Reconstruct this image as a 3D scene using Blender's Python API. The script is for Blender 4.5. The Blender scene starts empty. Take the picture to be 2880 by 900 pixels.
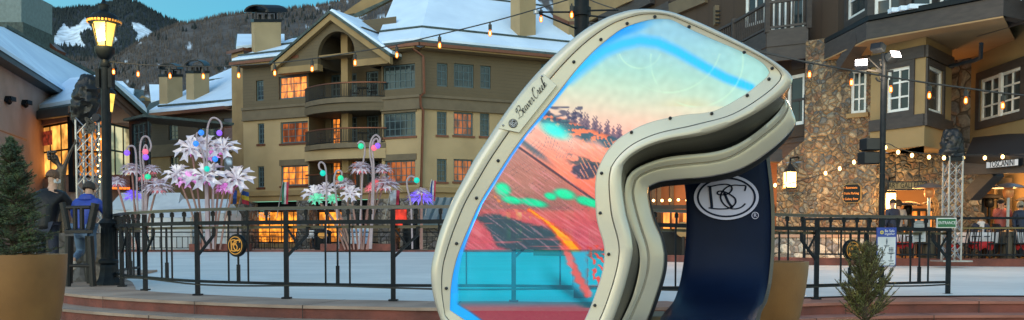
import bpy, math, random
from mathutils import Vector, Matrix, noise
R = math.radians
sc = bpy.context.scene
col = sc.collection
# ---------------------------------------------------------------- camera, world, sun, exposure
F, CX, CY, HZ = 2600.0, 1440.0, 779.0, 670.0      # focal length and centre in photo pixels
CAMZ = 0.757
PIT = math.atan((CY-HZ)/F)
cam = bpy.data.objects.new('camera', bpy.data.cameras.new('camera'))
col.objects.link(cam); sc.camera = cam
cam.location = (0, 0, CAMZ); cam.rotation_euler = (R(90)-PIT, 0, 0)
cam.data.sensor_width = 36; cam.data.lens = 36*F/2880
cam.data.shift_y = (CY-450)/2880
cam.data.clip_start = .05; cam.data.clip_end = 20000
w = bpy.data.worlds.new("World"); sc.world = w; w.use_nodes = True
nt = w.node_tree; bg = nt.nodes['Background']
SKYF = (.095, .33, .42, 1)
sky = nt.nodes.new('ShaderNodeTexSky'); sky.sky_type = 'NISHITA'; sky.sun_disc = False
SUN_EL, SUN_AZ = R(24), R(200)
sky.sun_elevation = SUN_EL; sky.sun_rotation = SUN_AZ
sky.air_density = 1.6; sky.dust_density = .1; sky.ozone_density = 2.5
tint = nt.nodes.new('ShaderNodeMix'); tint.data_type = 'RGBA'; tint.blend_type = 'MULTIPLY'
tint.inputs[0].default_value = 1.0
tc = nt.nodes.new('ShaderNodeTexCoord'); dt = nt.nodes.new('ShaderNodeVectorMath'); dt.operation = 'DOT_PRODUCT'
dt.inputs[1].default_value = (0, .93, -.25)          # sky tint shaped for light: dimmed cyan ahead, left brighter behind the viewer
rng = nt.nodes.new('ShaderNodeMapRange'); rng.inputs[1].default_value = .1; rng.inputs[2].default_value = .85
tm = nt.nodes.new('ShaderNodeMix'); tm.data_type = 'RGBA'; tm.inputs[6].default_value = (1.0, 1.06, .98, 1); tm.inputs[7].default_value = SKYF
nt.links.new(tc.outputs['Generated'], dt.inputs[0]); nt.links.new(dt.outputs['Value'], rng.inputs[0]); nt.links.new(rng.outputs[0], tm.inputs[0]); nt.links.new(tm.outputs[2], tint.inputs[7])
nt.links.new(sky.outputs[0], tint.inputs[6]); nt.links.new(tint.outputs[2], bg.inputs[0])
bg.inputs[1].default_value = 0.15
sun = bpy.data.objects.new('sun', bpy.data.lights.new('sun', 'SUN')); col.objects.link(sun)
sun.data.energy = 0.5; sun.data.angle = R(40); sun.data.color = (1, .80, .60)
sun.rotation_euler = (R(68), 0, R(-24))
sc.view_settings.view_transform = 'Standard'; sc.view_settings.look = 'None'
sc.view_settings.gamma = 1; sc.view_settings.use_curve_mapping = False
sc.view_settings.exposure = 0.95
rnd = random.Random(7)
# ---------------------------------------------------------------- helpers
cp, sp = math.cos(PIT), math.sin(PIT)
def ray(px, py):
    u, v = (px-CX)/F, (CY-py)/F
    return Vector((u, cp + v*sp, -sp + v*cp))
DS = 1.0
def P(px, py, d):
    d *= DS; r = ray(px, py); return Vector((0, 0, CAMZ)) + r*(d/r.y)
def G(px, d, z=0.0):                    # a ground point under photo column px
    p = P(px, HZ, d); return Vector((p.x, p.y, z))
def onz(px, py, z):
    r = ray(px, py); t = (z-CAMZ)/r.z; return Vector((0, 0, CAMZ)) + r*t
class MB:
    def __init__(s): s.v = []; s.f = []; s.c = None
    def add(s, vs, fs):
        b = len(s.v); s.v += [Vector(p) for p in vs]; s.f += [tuple(i+b for i in f) for f in fs]; return s
    def poly(s, pts): return s.add(pts, [tuple(range(len(pts)))])
    def hexa(s, b, t):                  # bottom ring, top ring
        n = len(b)
        return s.add(list(b)+list(t), [tuple(range(n))[::-1], tuple(range(n, 2*n))] + [(i, (i+1) % n, n+(i+1) % n, n+i) for i in range(n)])
    def box(s, c, d, rz=0, m=None):
        x, y, z = d[0]/2, d[1]/2, d[2]/2
        vs = [Vector((a*x, b*y, e*z)) for e in (-1, 1) for a, b in ((-1, -1), (1, -1), (1, 1), (-1, 1))]
        M = Matrix.Rotation(rz, 4, 'Z') if m is None else m
        vs = [M @ v + Vector(c) for v in vs]
        return s.hexa(vs[:4], vs[4:])
    def ext(s, poly, off):              # a flat outline given thickness along off
        off = Vector(off); return s.hexa([Vector(p) for p in poly], [Vector(p)+off for p in poly])
    def tube(s, pts, r, n=8, cap=True, sq=None):
        pts = [Vector(p) for p in pts]; rs = r if isinstance(r, (list, tuple)) else [r]*len(pts)
        b = len(s.v); up = None
        for i, p in enumerate(pts):
            t = (pts[min(i+1, len(pts)-1)] - pts[max(i-1, 0)]).normalized()
            if up is None:
                up = Vector((0, 0, 1)) if abs(t.z) < .9 else Vector((0, 1, 0))
            a = t.cross(up)
            if a.length < 1e-4: a = t.cross(Vector((1, .3, 0)))
            a.normalize(); bb = a.cross(t).normalized(); up = bb
            for k in range(n):
                an = 2*math.pi*(k+.5)/n
                s.v.append(p + (a*math.cos(an) + bb*math.sin(an))*rs[i])
        for i in range(len(pts)-1):
            for k in range(n):
                s.f.append((b+i*n+k, b+i*n+(k+1) % n, b+(i+1)*n+(k+1) % n, b+(i+1)*n+k))
        if cap:
            s.f.append(tuple(b+k for k in range(n))[::-1]); s.f.append(tuple(b+(len(pts)-1)*n+k for k in range(n)))
        return s
    def bar(s, a, b, w, h=None):        # square bar, w wide (horizontal), h tall
        a, b = Vector(a), Vector(b); h = h or w
        t = (b-a).normalized(); up = Vector((0, 0, 1)) if abs(t.z) < .95 else Vector((0, 1, 0))
        x = t.cross(up).normalized()*w/2; y = x.cross(t).normalized()*h/2
        return s.hexa([a-x-y, a+x-y, a+x+y, a-x+y], [b-x-y, b+x-y, b+x+y, b-x+y])
    def lathe(s, prof, c, n=16, sx=1, sy=1, m=None):
        b = len(s.v); c = Vector(c)
        for r, z in prof:
            for k in range(n):
                an = 2*math.pi*k/n; v = Vector((r*math.cos(an)*sx, r*math.sin(an)*sy, z))
                s.v.append((m @ v if m else v) + c)
        for i in range(len(prof)-1):
            for k in range(n):
                s.f.append((b+i*n+k, b+i*n+(k+1) % n, b+(i+1)*n+(k+1) % n, b+(i+1)*n+k))
        s.f.append(tuple(b+k for k in range(n))[::-1]); s.f.append(tuple(b+(len(prof)-1)*n+k for k in range(n)))
        return s
    def ball(s, c, r, n=10, sz=1, m=None):
        pr = [(max(.001, math.sin(math.pi*i/n))*r, -math.cos(math.pi*i/n)*r*sz) for i in range(n+1)]
        return s.lathe(pr, c, n+2, m=m)
    def build(s, name, mat, parent=None, smooth=False, bevel=0, label=None, cols=None):
        me = bpy.data.meshes.new(name)
        off = Vector((0, 0, 0))
        q = parent
        while q is not None: off += q.location; q = q.parent
        me.from_pydata([v-off for v in s.v], [], s.f); me.validate(); me.update()
        if smooth:
            for p in me.polygons: p.use_smooth = True
        me.set_sharp_from_angle(angle=R(38))
        if mat: me.materials.append(mat)
        if cols:
            a = me.color_attributes.new('Col', 'FLOAT_COLOR', 'POINT')
            for i, c in enumerate(cols): a.data[i].color = c
        o = bpy.data.objects.new(name, me); col.objects.link(o)
        if parent: o.parent = parent
        if bevel:
            b = o.modifiers.new('Bevel', 'BEVEL'); b.width = bevel; b.segments = 2; b.limit_method = 'ANGLE'
        if smooth == 2:
            pass
        if label: o['label'] = label
        return o
def tag(o, label=None, cat=None, group=None, kind=None):
    if label: o['label'] = label
    if cat: o['category'] = cat
    if group: o['group'] = group
    if kind: o['kind'] = kind
    return o
def thing(name, label, cat, loc=(0, 0, 0), group=None):
    o = bpy.data.objects.new(name, None); o.empty_display_size = .2; col.objects.link(o); o.location = loc
    return tag(o, label, cat, group)
def copy_tree(o, parent=None, loc=None, rz=None, label=None, scale=None):
    c = o.copy(); col.objects.link(c)
    if parent is not None: c.parent = parent
    for ch in [x for x in ALLCH(o)]: copy_tree(ch, c)
    if loc is not None: c.location = loc
    if rz is not None: c.rotation_euler = (0, 0, rz)
    if label: c['label'] = label
    if scale: c.scale = (scale, scale, scale)
    return c
def ALLCH(o): return [x for x in bpy.data.objects if x.parent == o]
class Wall:                             # a vertical plane between two plan points
    def __init__(s, A, B, xy=False):
        a = Vector(A) if xy else G(A[0], A[1]).xy; b = Vector(B) if xy else G(B[0], B[1]).xy
        s.a, s.b = a.copy(), b.copy(); s.L = (b-a).length; s.t = (b-a)/s.L; s.n = Vector((s.t.y, -s.t.x))
    def hit(s, px, py):
        r = ray(px, py); k = s.a.dot(s.n)/(r.x*s.n.x + r.y*s.n.y)
        p = Vector((0, 0, CAMZ)) + r*k
        return (p.xy - s.a).dot(s.t), p.z
    def pt(s, u, z, o=0):
        q = s.a + s.t*u + s.n*o; return Vector((q.x, q.y, z))
    def p(s, px, py, o=0):
        u, z = s.hit(px, py); return s.pt(u, z, o)
    def rect(s, x0, y0, x1, y1):
        ym, xm = (y0+y1)/2, (x0+x1)/2
        return (s.hit(x0, ym)[0], s.hit(x1, ym)[0], s.hit(xm, y1)[1], s.hit(xm, y0)[1])
    def box(s, mb, u0, u1, z0, z1, o0, o1):
        q = [(u0, o1), (u1, o1), (u1, o0), (u0, o0)]
        return mb.hexa([s.pt(u, z0, o) for u, o in q], [s.pt(u, z1, o) for u, o in q])
    def panel(s, mb, u0, u1, z0, z1, holes=(), th=.25, o=0):
        us = sorted({u0, u1} | {min(max(h[i], u0), u1) for h in holes for i in (0, 1)})
        zs = sorted({z0, z1} | {min(max(h[i], z0), z1) for h in holes for i in (2, 3)})
        for i in range(len(us)-1):
            for j in range(len(zs)-1):
                cu, cz = (us[i]+us[i+1])/2, (zs[j]+zs[j+1])/2
                if any(h[0] < cu < h[1] and h[2] < cz < h[3] for h in holes): continue
                mb.poly([s.pt(us[i], zs[j], o), s.pt(us[i+1], zs[j], o), s.pt(us[i+1], zs[j+1], o), s.pt(us[i], zs[j+1], o)])
        for a, b, c, d in holes:
            for (p, q) in (((a, c), (b, c)), ((b, c), (b, d)), ((b, d), (a, d)), ((a, d), (a, c))):
                mb.poly([s.pt(p[0], p[1], o), s.pt(p[0], p[1], o-th), s.pt(q[0], q[1], o-th), s.pt(q[0], q[1], o)])
        return mb
def window(W, parent, r, nx, ny, fm, glass, dep=.16, fw=.07, mu=.03, trim=None, tw=.12, o=0, sill=None):
    u0, u1, z0, z1 = r
    m = MB(); a, b = o-dep, o-dep+.07
    for q in ((u0, u1, z0, z0+fw), (u0, u1, z1-fw, z1), (u0, u0+fw, z0+fw, z1-fw), (u1-fw, u1, z0+fw, z1-fw)):
        W.box(m, q[0], q[1], q[2], q[3], a, b)
    for i in range(1, nx):
        x = u0 + (u1-u0)*i/nx; W.box(m, x-mu/2, x+mu/2, z0+fw, z1-fw, a+.01, b-.012)
    for i in range(1, ny):
        z = z0 + (z1-z0)*i/ny; W.box(m, u0+fw, u1-fw, z-mu/2, z+mu/2, a+.012, b-.016)
    f = m.build('window', fm, parent)
    g = MB(); W.box(g, u0+.01, u1-.01, z0+.01, z1-.01, a-.05, a+.02); g.build('pane', glass, f)
    if trim:
        t = MB()
        for q in ((u0-tw, u1+tw, z0-tw, z0), (u0-tw, u1+tw, z1, z1+tw), (u0-tw, u0, z0, z1), (u1, u1+tw, z0, z1)):
            W.box(t, q[0], q[1], q[2], q[3], o-.01, o+.05)
        t.build('window_trim', trim, parent)
    if sill:
        t = MB(); W.box(t, u0-.1, u1+.1, z0-.14, z0-.003, o-.02, o+.08); t.build('window_sill', sill, parent)
    return f
# ---------------------------------------------------------------- materials
def nodes(name):
    m = bpy.data.materials.new(name); m.use_nodes = True
    return m, m.node_tree, m.node_tree.nodes['Principled BSDF']
def mat(name, c, rough=.6, metal=0, c2=None, ns=3.0, nd=5, st=(1, 1, 1), bump=0, bs=30, emit=None, es=0, samp=True, spec=.5, lo=.35, hi=.65, coat=0, trans=0):
    m, t, b = nodes(name); N = t.nodes.new; L = t.links.new
    b.inputs['Roughness'].default_value = rough; b.inputs['Metallic'].default_value = metal
    b.inputs['Specular IOR Level'].default_value = spec
    if coat: b.inputs['Coat Weight'].default_value = coat; b.inputs['Coat Roughness'].default_value = .12
    if trans: b.inputs['Transmission Weight'].default_value = trans
    g = N('ShaderNodeNewGeometry'); mp = N('ShaderNodeMapping'); mp.inputs['Scale'].default_value = st
    L(g.outputs['Position'], mp.inputs[0])
    c = (*c, 1)
    if c2 is None: c2 = tuple(x*.8 for x in c[:3])
    n = N('ShaderNodeTexNoise'); n.inputs['Scale'].default_value = ns; n.inputs['Detail'].default_value = nd
    L(mp.outputs[0], n.inputs[0])
    mr = N('ShaderNodeMapRange'); mr.inputs[1].default_value = lo; mr.inputs[2].default_value = hi
    L(n.outputs[0], mr.inputs[0])
    mx = N('ShaderNodeMix'); mx.data_type = 'RGBA'; mx.inputs[6].default_value = c; mx.inputs[7].default_value = (*c2, 1)
    L(mr.outputs[0], mx.inputs[0]); L(mx.outputs[2], b.inputs['Base Color'])
    if bump:
        n2 = N('ShaderNodeTexNoise'); n2.inputs['Scale'].default_value = bs; n2.inputs['Detail'].default_value = 4
        L(mp.outputs[0], n2.inputs[0]); bp = N('ShaderNodeBump'); bp.inputs['Strength'].default_value = bump
        bp.inputs['Distance'].default_value = .02
        L(n2.outputs[0], bp.inputs['Height']); L(bp.outputs[0], b.inputs['Normal'])
    if emit:
        e2 = N('ShaderNodeMix'); e2.data_type = 'RGBA'; e2.inputs[6].default_value = (*emit, 1)
        e2.inputs[7].default_value = (*[x*.25 for x in emit], 1); L(mr.outputs[0], e2.inputs[0])
        L(e2.outputs[2], b.inputs['Emission Color']); b.inputs['Emission Strength'].default_value = es
        if not samp: m.cycles.emission_sampling = 'NONE'
    return m
def glow(name, c, s):
    m, t, b = nodes(name); b.inputs['Base Color'].default_value = (*[x*.5 for x in c], 1)
    b.inputs['Emission Color'].default_value = (*c, 1); b.inputs['Emission Strength'].default_value = s
    m.cycles.emission_sampling = 'NONE'; return m
def siding(name, c, pitch=.2, vert=False):
    m, t, b = nodes(name); N = t.nodes.new; L = t.links.new
    g = N('ShaderNodeNewGeometry'); sx = N('ShaderNodeSeparateXYZ'); L(g.outputs['Position'], sx.inputs[0])
    d = N('ShaderNodeMath'); d.operation = 'DIVIDE'; d.inputs[1].default_value = pitch
    if vert:
        ad = N('ShaderNodeMath'); ad.operation = 'ADD'; L(sx.outputs[0], ad.inputs[0]); L(sx.outputs[1], ad.inputs[1]); L(ad.outputs[0], d.inputs[0])
    else: L(sx.outputs[2], d.inputs[0])
    fr = N('ShaderNodeMath'); fr.operation = 'FRACT'; L(d.outputs[0], fr.inputs[0])
    rp = N('ShaderNodeValToRGB'); rp.color_ramp.elements[0].position = 0; rp.color_ramp.elements[0].color = (.72, .72, .72, 1)
    rp.color_ramp.elements[1].position = .14; rp.color_ramp.elements[1].color = (1, 1, 1, 1); L(fr.outputs[0], rp.inputs[0])
    n = N('ShaderNodeTexNoise'); n.inputs['Scale'].default_value = 1.3; n.inputs['Detail'].default_value = 6; L(g.outputs['Position'], n.inputs[0])
    mx = N('ShaderNodeMix'); mx.data_type = 'RGBA'; mx.inputs[6].default_value = (*c, 1); mx.inputs[7].default_value = (*[x*.75 for x in c], 1)
    L(n.outputs[0], mx.inputs[0])
    mu = N('ShaderNodeMix'); mu.data_type = 'RGBA'; mu.blend_type = 'MULTIPLY'; mu.inputs[0].default_value = 1
    L(mx.outputs[2], mu.inputs[6]); L(rp.outputs[0], mu.inputs[7]); L(mu.outputs[2], b.inputs['Base Color'])
    bp = N('ShaderNodeBump'); bp.inputs['Strength'].default_value = .5; bp.inputs['Distance'].default_value = .03
    L(fr.outputs[0], bp.inputs['Height']); L(bp.outputs[0], b.inputs['Normal']); b.inputs['Roughness'].default_value = .75
    return m
def stone(name, scale=2.2, cols=None, mortar=(.12, .09, .06), dist=.25):
    m, t, b = nodes(name); N = t.nodes.new; L = t.links.new
    g = N('ShaderNodeNewGeometry'); n = N('ShaderNodeTexNoise'); n.inputs['Scale'].default_value = 1.8; L(g.outputs['Position'], n.inputs[0])
    sc_ = N('ShaderNodeVectorMath'); sc_.operation = 'SCALE'; sc_.inputs['Scale'].default_value = dist; L(n.outputs['Color'], sc_.inputs[0])
    ad = N('ShaderNodeVectorMath'); L(g.outputs['Position'], ad.inputs[0]); L(sc_.outputs[0], ad.inputs[1])
    v = N('ShaderNodeTexVoronoi'); v.inputs['Scale'].default_value = scale; L(ad.outputs[0], v.inputs['Vector'])
    e = N('ShaderNodeTexVoronoi'); e.feature = 'DISTANCE_TO_EDGE'; e.inputs['Scale'].default_value = scale; L(ad.outputs[0], e.inputs['Vector'])
    sp_ = N('ShaderNodeSeparateColor'); L(v.outputs['Color'], sp_.inputs[0])
    rp = N('ShaderNodeValToRGB'); rp.color_ramp.interpolation = 'CONSTANT'
    cols = cols or [(.30, .19, .10), (.16, .11, .08), (.42, .30, .17), (.10, .11, .12), (.34, .22, .15), (.24, .10, .07), (.20, .20, .17), (.48, .38, .24), (.07, .06, .06)]
    for i, c in enumerate(cols):
        el = rp.color_ramp.elements[i] if i < 2 else rp.color_ramp.elements.new(.5)
    for i, el in enumerate(rp.color_ramp.elements): el.position = i/len(cols); el.color = (*cols[i], 1)
    L(sp_.outputs[0], rp.inputs[0])
    n2 = N('ShaderNodeTexNoise'); n2.inputs['Scale'].default_value = 14; n2.inputs['Detail'].default_value = 5; L(g.outputs['Position'], n2.inputs[0])
    hm = N('ShaderNodeMapRange'); hm.inputs[1].default_value = .3; hm.inputs[2].default_value = .7; hm.inputs[3].default_value = .65; hm.inputs[4].default_value = 1.25
    L(n2.outputs[0], hm.inputs[0])
    mu = N('ShaderNodeVectorMath'); mu.operation = 'SCALE'; L(rp.outputs[0], mu.inputs[0]); L(hm.outputs[0], mu.inputs['Scale'])
    st = N('ShaderNodeMapRange'); st.inputs[1].default_value = .02; st.inputs[2].default_value = .07; L(e.outputs[0], st.inputs[0])
    mx = N('ShaderNodeMix'); mx.data_type = 'RGBA'; mx.inputs[6].default_value = (*mortar, 1); L(mu.outputs[0], mx.inputs[7]); L(st.outputs[0], mx.inputs[0])
    L(mx.outputs[2], b.inputs['Base Color']); b.inputs['Roughness'].default_value = .8
    hh = N('ShaderNodeMapRange'); hh.inputs[1].default_value = 0; hh.inputs[2].default_value = .25; L(e.outputs[0], hh.inputs[0])
    bp = N('ShaderNodeBump'); bp.inputs['Strength'].default_value = .9; bp.inputs['Distance'].default_value = .08
    L(hh.outputs[0], bp.inputs['Height']); L(bp.outputs[0], b.inputs['Normal'])
    return m
M = dict(
 stucco=mat('yellow_stucco', (.37, .275, .15), .85, c2=(.29, .215, .115), ns=.45, bump=.25, bs=25),
 stuccod=mat('ochre_stucco', (.28, .195, .09), .85, c2=(.22, .15, .07), ns=.8, bump=.25, bs=25),
 cream=mat('cream_stucco', (.27, .19, .09), .85, c2=(.22, .155, .07), ns=.8, bump=.3, bs=30),
 pink=mat('pink_stucco', (.42, .275, .225), .85, c2=(.35, .225, .18), ns=.7, bump=.3, bs=20),
 siding=siding('olive_clapboard', (.115, .088, .050), .22),
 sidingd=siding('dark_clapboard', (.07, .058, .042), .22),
 trimo=mat('olive_trim', (.13, .10, .06), .7, ns=2),
 trimd=mat('dark_timber', (.045, .038, .036), .6, c2=(.03, .026, .026), ns=3, st=(1, 1, 4), bump=.3),
 brown=siding('brown_board_siding', (.050, .030, .018), .3, True),
 white=mat('white_window_paint', (.72, .74, .74), .4, ns=5),
 bluef=mat('blue_grey_window_paint', (.055, .10, .12), .5, ns=5),
 black=mat('black_iron', (.007, .010, .014), .42, c2=(.012, .016, .020), ns=9, bump=.15, bs=60, spec=.10), rtop=mat('worn_black_handrail', (.012, .015, .02), .3, c2=(.03, .03, .03), ns=5, spec=.6),
 iron2=mat('black_gloss_iron', (.009, .012, .016), .34, ns=9, spec=.15),
 glass=mat('dark_window_glass', (.012, .02, .026), .08, c2=(.035, .045, .05), ns=.9, nd=2, spec=.45),
 gshop=mat('dim_shop_glass', (.03, .035, .04), .1, c2=(.12, .09, .06), ns=1.5, nd=2, spec=.5),
 lit=mat('lamp_lit_window', (.3, .12, .03), .25, c2=(.1, .04, .02), ns=2.6, nd=3, st=(1, 1, .35), emit=(1, .27, .035), es=.9, lo=.4, hi=.6, samp=False),
 litdim=mat('dim_lit_window', (.08, .04, .02), .15, c2=(.03, .02, .02), ns=2.4, nd=3, st=(1, 1, .4), emit=(1, .2, .02), es=.24, lo=.42, hi=.58, samp=False),
 shop=mat('shop_interior_light', (.3, .15, .03), .3, c2=(.15, .05, .02), ns=1.7, nd=4, emit=(1, .30, .025), es=1.1, samp=False, lo=.4, hi=.58),
 snow=mat('roof_snow', (.64, .78, .92), .7, c2=(.52, .65, .80), ns=.35, bump=.4, bs=2.5),
 tile=mat('mossy_roof_tile', (.06, .09, .085), .8, c2=(.03, .045, .045), ns=4, bump=.8, bs=6),
 copper=mat('copper_gutter', (.16, .06, .035), .4, metal=.5, ns=5),
 ice=None, curb=mat('red_sandstone', (.19, .052, .036), .75, c2=(.105, .032, .024), ns=2.4, nd=10, bump=.5, bs=18),
 tread=mat('sandstone_tread', (.36, .25, .19), .8, c2=(.28, .19, .14), ns=1.2, nd=8, bump=.2, bs=30),
 plaza=mat('plaza_paving', (.30, .20, .14), .8, ns=1, bump=.2),
 gold=mat('gold_planter_paint', (.27, .125, .038), .46, c2=(.19, .085, .026), ns=3.2, nd=7, bump=.1, bs=90),
 shell=mat('champagne_metallic_paint', (.54, .50, .42), .24, c2=(.46, .425, .355), ns=1.6, nd=10, metal=.1, coat=.4, bump=.03, bs=60),
 gblack=mat('gloss_black_plastic', (.006, .008, .010), .25, ns=3, spec=.12), screw=mat('dark_steel_screw', (.05, .05, .055), .35, metal=.6),
 navy=mat('navy_strap_fabric', (.0022, .008, .032), .42, c2=(.0016, .006, .025), ns=2, bump=.25, bs=350, spec=.14),
 emb=mat('lavender_white_print', (.50, .49, .66), .6, c2=(.46, .45, .62), ns=3),
 stone=stone('warm_fieldstone_wall', 6.0, [(.24, .16, .085), (.15, .11, .07), (.31, .22, .13), (.115, .115, .11), (.26, .18, .11), (.20, .115, .07), (.18, .165, .13), (.36, .28, .18), (.10, .085, .07)], (.15, .11, .075), .4),
 stone2=stone('river_stone_base', 3.2, [(.42, .42, .38), (.28, .26, .24), (.5, .47, .40), (.20, .20, .21), (.36, .3, .24)], (.16, .14, .12)),
 stone3=stone('dark_pier_stone', 2.4, [(.16, .14, .12), (.10, .09, .08), (.22, .19, .15), (.13, .12, .12)], (.05, .045, .04)),
 goldp=mat('gold_emblem_paint', (.62, .27, .035), .35, ns=6, emit=(.8, .32, .03), es=.08),
 wood=mat('dark_bar_wood', (.014, .014, .015), .5, ns=6, bump=.2, spec=.3),
 truss=mat('brushed_aluminium', (.34, .34, .36), .35, metal=.7, ns=8),
 bag=mat('black_plastic_wrap', (.010, .011, .013), .38, ns=2, bump=1, bs=5, spec=.3),
 bronze=mat('weathered_bronze', (.055, .04, .03), .4, metal=.5, ns=8, bump=.3),
 cable=mat('black_cable', (.012, .012, .012), .5),
 bulb=glow('filament_bulb_glass', (1, .38, .06), 3.6), bulbs=glow('warm_pin_bulb', (1, .55, .18), 4.5),
 flood=glow('floodlight_glass', (1, .86, .84), 8),
 red=mat('red_blanket_cloth', (.5, .02, .025), .8, ns=5), cloth=mat('white_table_cloth', (.62, .62, .66), .8, ns=3),
 tent=mat('white_tent_vinyl', (.62, .68, .72), .55, c2=(.5, .56, .6), ns=1.2, bump=.2, bs=3),
 soffit=mat('tan_soffit', (.30, .20, .10), .8, ns=1),
)
def icemat():
    m, t, b = nodes('rink_ice'); N = t.nodes.new; L = t.links.new
    g = N('ShaderNodeNewGeometry')
    n = N('ShaderNodeTexNoise'); n.inputs['Scale'].default_value = .35; n.inputs['Detail'].default_value = 6; L(g.outputs['Position'], n.inputs[0])
    w2 = N('ShaderNodeTexNoise'); w2.inputs['Scale'].default_value = 6; w2.inputs['Detail'].default_value = 8
    mp = N('ShaderNodeMapping'); mp.inputs['Scale'].default_value = (.4, 2.6, 1); mp.inputs['Rotation'].default_value = (0, 0, .5); L(g.outputs['Position'], mp.inputs[0]); L(mp.outputs[0], w2.inputs[0])
    rp = N('ShaderNodeValToRGB'); rp.color_ramp.elements[0].position = .35; rp.color_ramp.elements[0].color = (.44, .465, .46, 1)
    rp.color_ramp.elements[1].position = .7; rp.color_ramp.elements[1].color = (.69, .70, .68, 1)
    ad = N('ShaderNodeMath'); ad.operation = 'MULTIPLY_ADD'; ad.inputs[1].default_value = .5; L(w2.outputs[0], ad.inputs[0])
    ml = N('ShaderNodeMath'); ml.operation = 'MULTIPLY'; ml.inputs[1].default_value = .5; L(n.outputs[0], ml.inputs[0]); L(ml.outputs[0], ad.inputs[2])
    L(ad.outputs[0], rp.inputs[0]); L(rp.outputs[0], b.inputs['Base Color'])
    b.inputs['Roughness'].default_value = .62
    return m
M['ice'] = icemat()
def treadmat():                          # tan slabs on the left, redder sandstone slabs on the right
    m, t, b = nodes('sandstone_slabs'); N = t.nodes.new; L = t.links.new
    g = N('ShaderNodeNewGeometry'); sx = N('ShaderNodeSeparateXYZ'); L(g.outputs['Position'], sx.inputs[0])
    a = N('ShaderNodeMapRange'); a.inputs[1].default_value = .5; a.inputs[2].default_value = 3.4; L(sx.outputs[0], a.inputs[0])
    n = N('ShaderNodeTexNoise'); n.inputs['Scale'].default_value = 1.4; n.inputs['Detail'].default_value = 9; L(g.outputs['Position'], n.inputs[0])
    mr = N('ShaderNodeMapRange'); mr.inputs[1].default_value = .35; mr.inputs[2].default_value = .65; L(n.outputs[0], mr.inputs[0])
    def mx(c, d, f): q = N('ShaderNodeMix'); q.data_type = 'RGBA'; q.inputs[6].default_value = (*c, 1); q.inputs[7].default_value = (*d, 1); L(f, q.inputs[0]); return q
    l_, r_ = mx((.36, .26, .20), (.22, .155, .12), mr.outputs[0]), mx((.34, .13, .09), (.21, .08, .056), mr.outputs[0])
    q = N('ShaderNodeMix'); q.data_type = 'RGBA'; L(a.outputs[0], q.inputs[0]); L(l_.outputs[2], q.inputs[6]); L(r_.outputs[2], q.inputs[7]); L(q.outputs[2], b.inputs['Base Color'])
    n2 = N('ShaderNodeTexNoise'); n2.inputs['Scale'].default_value = 26; n2.inputs['Detail'].default_value = 6; L(g.outputs['Position'], n2.inputs[0])
    bp = N('ShaderNodeBump'); bp.inputs['Strength'].default_value = .25; bp.inputs['Distance'].default_value = .02; L(n2.outputs[0], bp.inputs['Height']); L(bp.outputs[0], b.inputs['Normal'])
    b.inputs['Roughness'].default_value = .75; return m
M['slab'] = treadmat()
def bulbmat():
    m = bpy.data.materials.new('amber_bulb_glass'); m.use_nodes = True; t = m.node_tree; t.nodes.clear(); N = t.nodes.new; L = t.links.new
    e = N('ShaderNodeEmission'); e.inputs[0].default_value = (1, .20, .02, 1); e.inputs[1].default_value = 1.0; tr = N('ShaderNodeBsdfTransparent'); tr.inputs[0].default_value = (1, .75, .5, 1)
    mx = N('ShaderNodeMixShader'); mx.inputs[0].default_value = .62; o = N('ShaderNodeOutputMaterial'); L(tr.outputs[0], mx.inputs[1]); L(e.outputs[0], mx.inputs[2]); L(mx.outputs[0], o.inputs[0]); m.cycles.emission_sampling = 'NONE'; return m
M['bulb'] = bulbmat(); M['fil'] = glow('hot_filament', (1, .55, .18), 14)
def text_mesh(body, size, ext=.002, shear=0, align='CENTER', sx=1):
    c = bpy.data.curves.new('txt', 'FONT'); c.body = body; c.size = size; c.extrude = ext; c.shear = shear
    c.align_x = align; c.align_y = 'CENTER'; c.resolution_u = 3
    o = bpy.data.objects.new('txt', c); col.objects.link(o)
    dg = bpy.context.evaluated_depsgraph_get(); me = bpy.data.meshes.new_from_object(o.evaluated_get(dg))
    v = [Vector((p.co.x*sx, p.co.y, p.co.z)) for p in me.vertices]; f = [tuple(p.vertices) for p in me.polygons]
    bpy.data.objects.remove(o); bpy.data.curves.remove(c); bpy.data.meshes.remove(me)
    return v, f
def text(body, size, mt, parent, origin, ux, uy, name='lettering', **k):
    v, f = text_mesh(body, size, **k); ux, uy = Vector(ux).normalized(), Vector(uy).normalized(); un = ux.cross(uy)
    m = MB(); m.add([Vector(origin) + ux*p.x + uy*p.y + un*p.z for p in v], f)
    return m.build(name, mt, parent)
def crom(pts, k=6, closed=False):
    pts = [Vector(p) for p in pts]; n = len(pts); out = []
    rg = range(n if closed else n-1)
    for i in rg:
        g = (lambda j: pts[j % n]) if closed else (lambda j: pts[min(max(j, 0), n-1)])
        a, b, c, d = g(i-1), g(i), g(i+1), g(i+2)
        for s in range(k):
            t = s/k; out.append(.5*((2*b) + (c-a)*t + (2*a-5*b+4*c-d)*t*t + (3*b-a-3*c+d)*t**3))
    if not closed: out.append(pts[-1])
    return out
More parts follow.
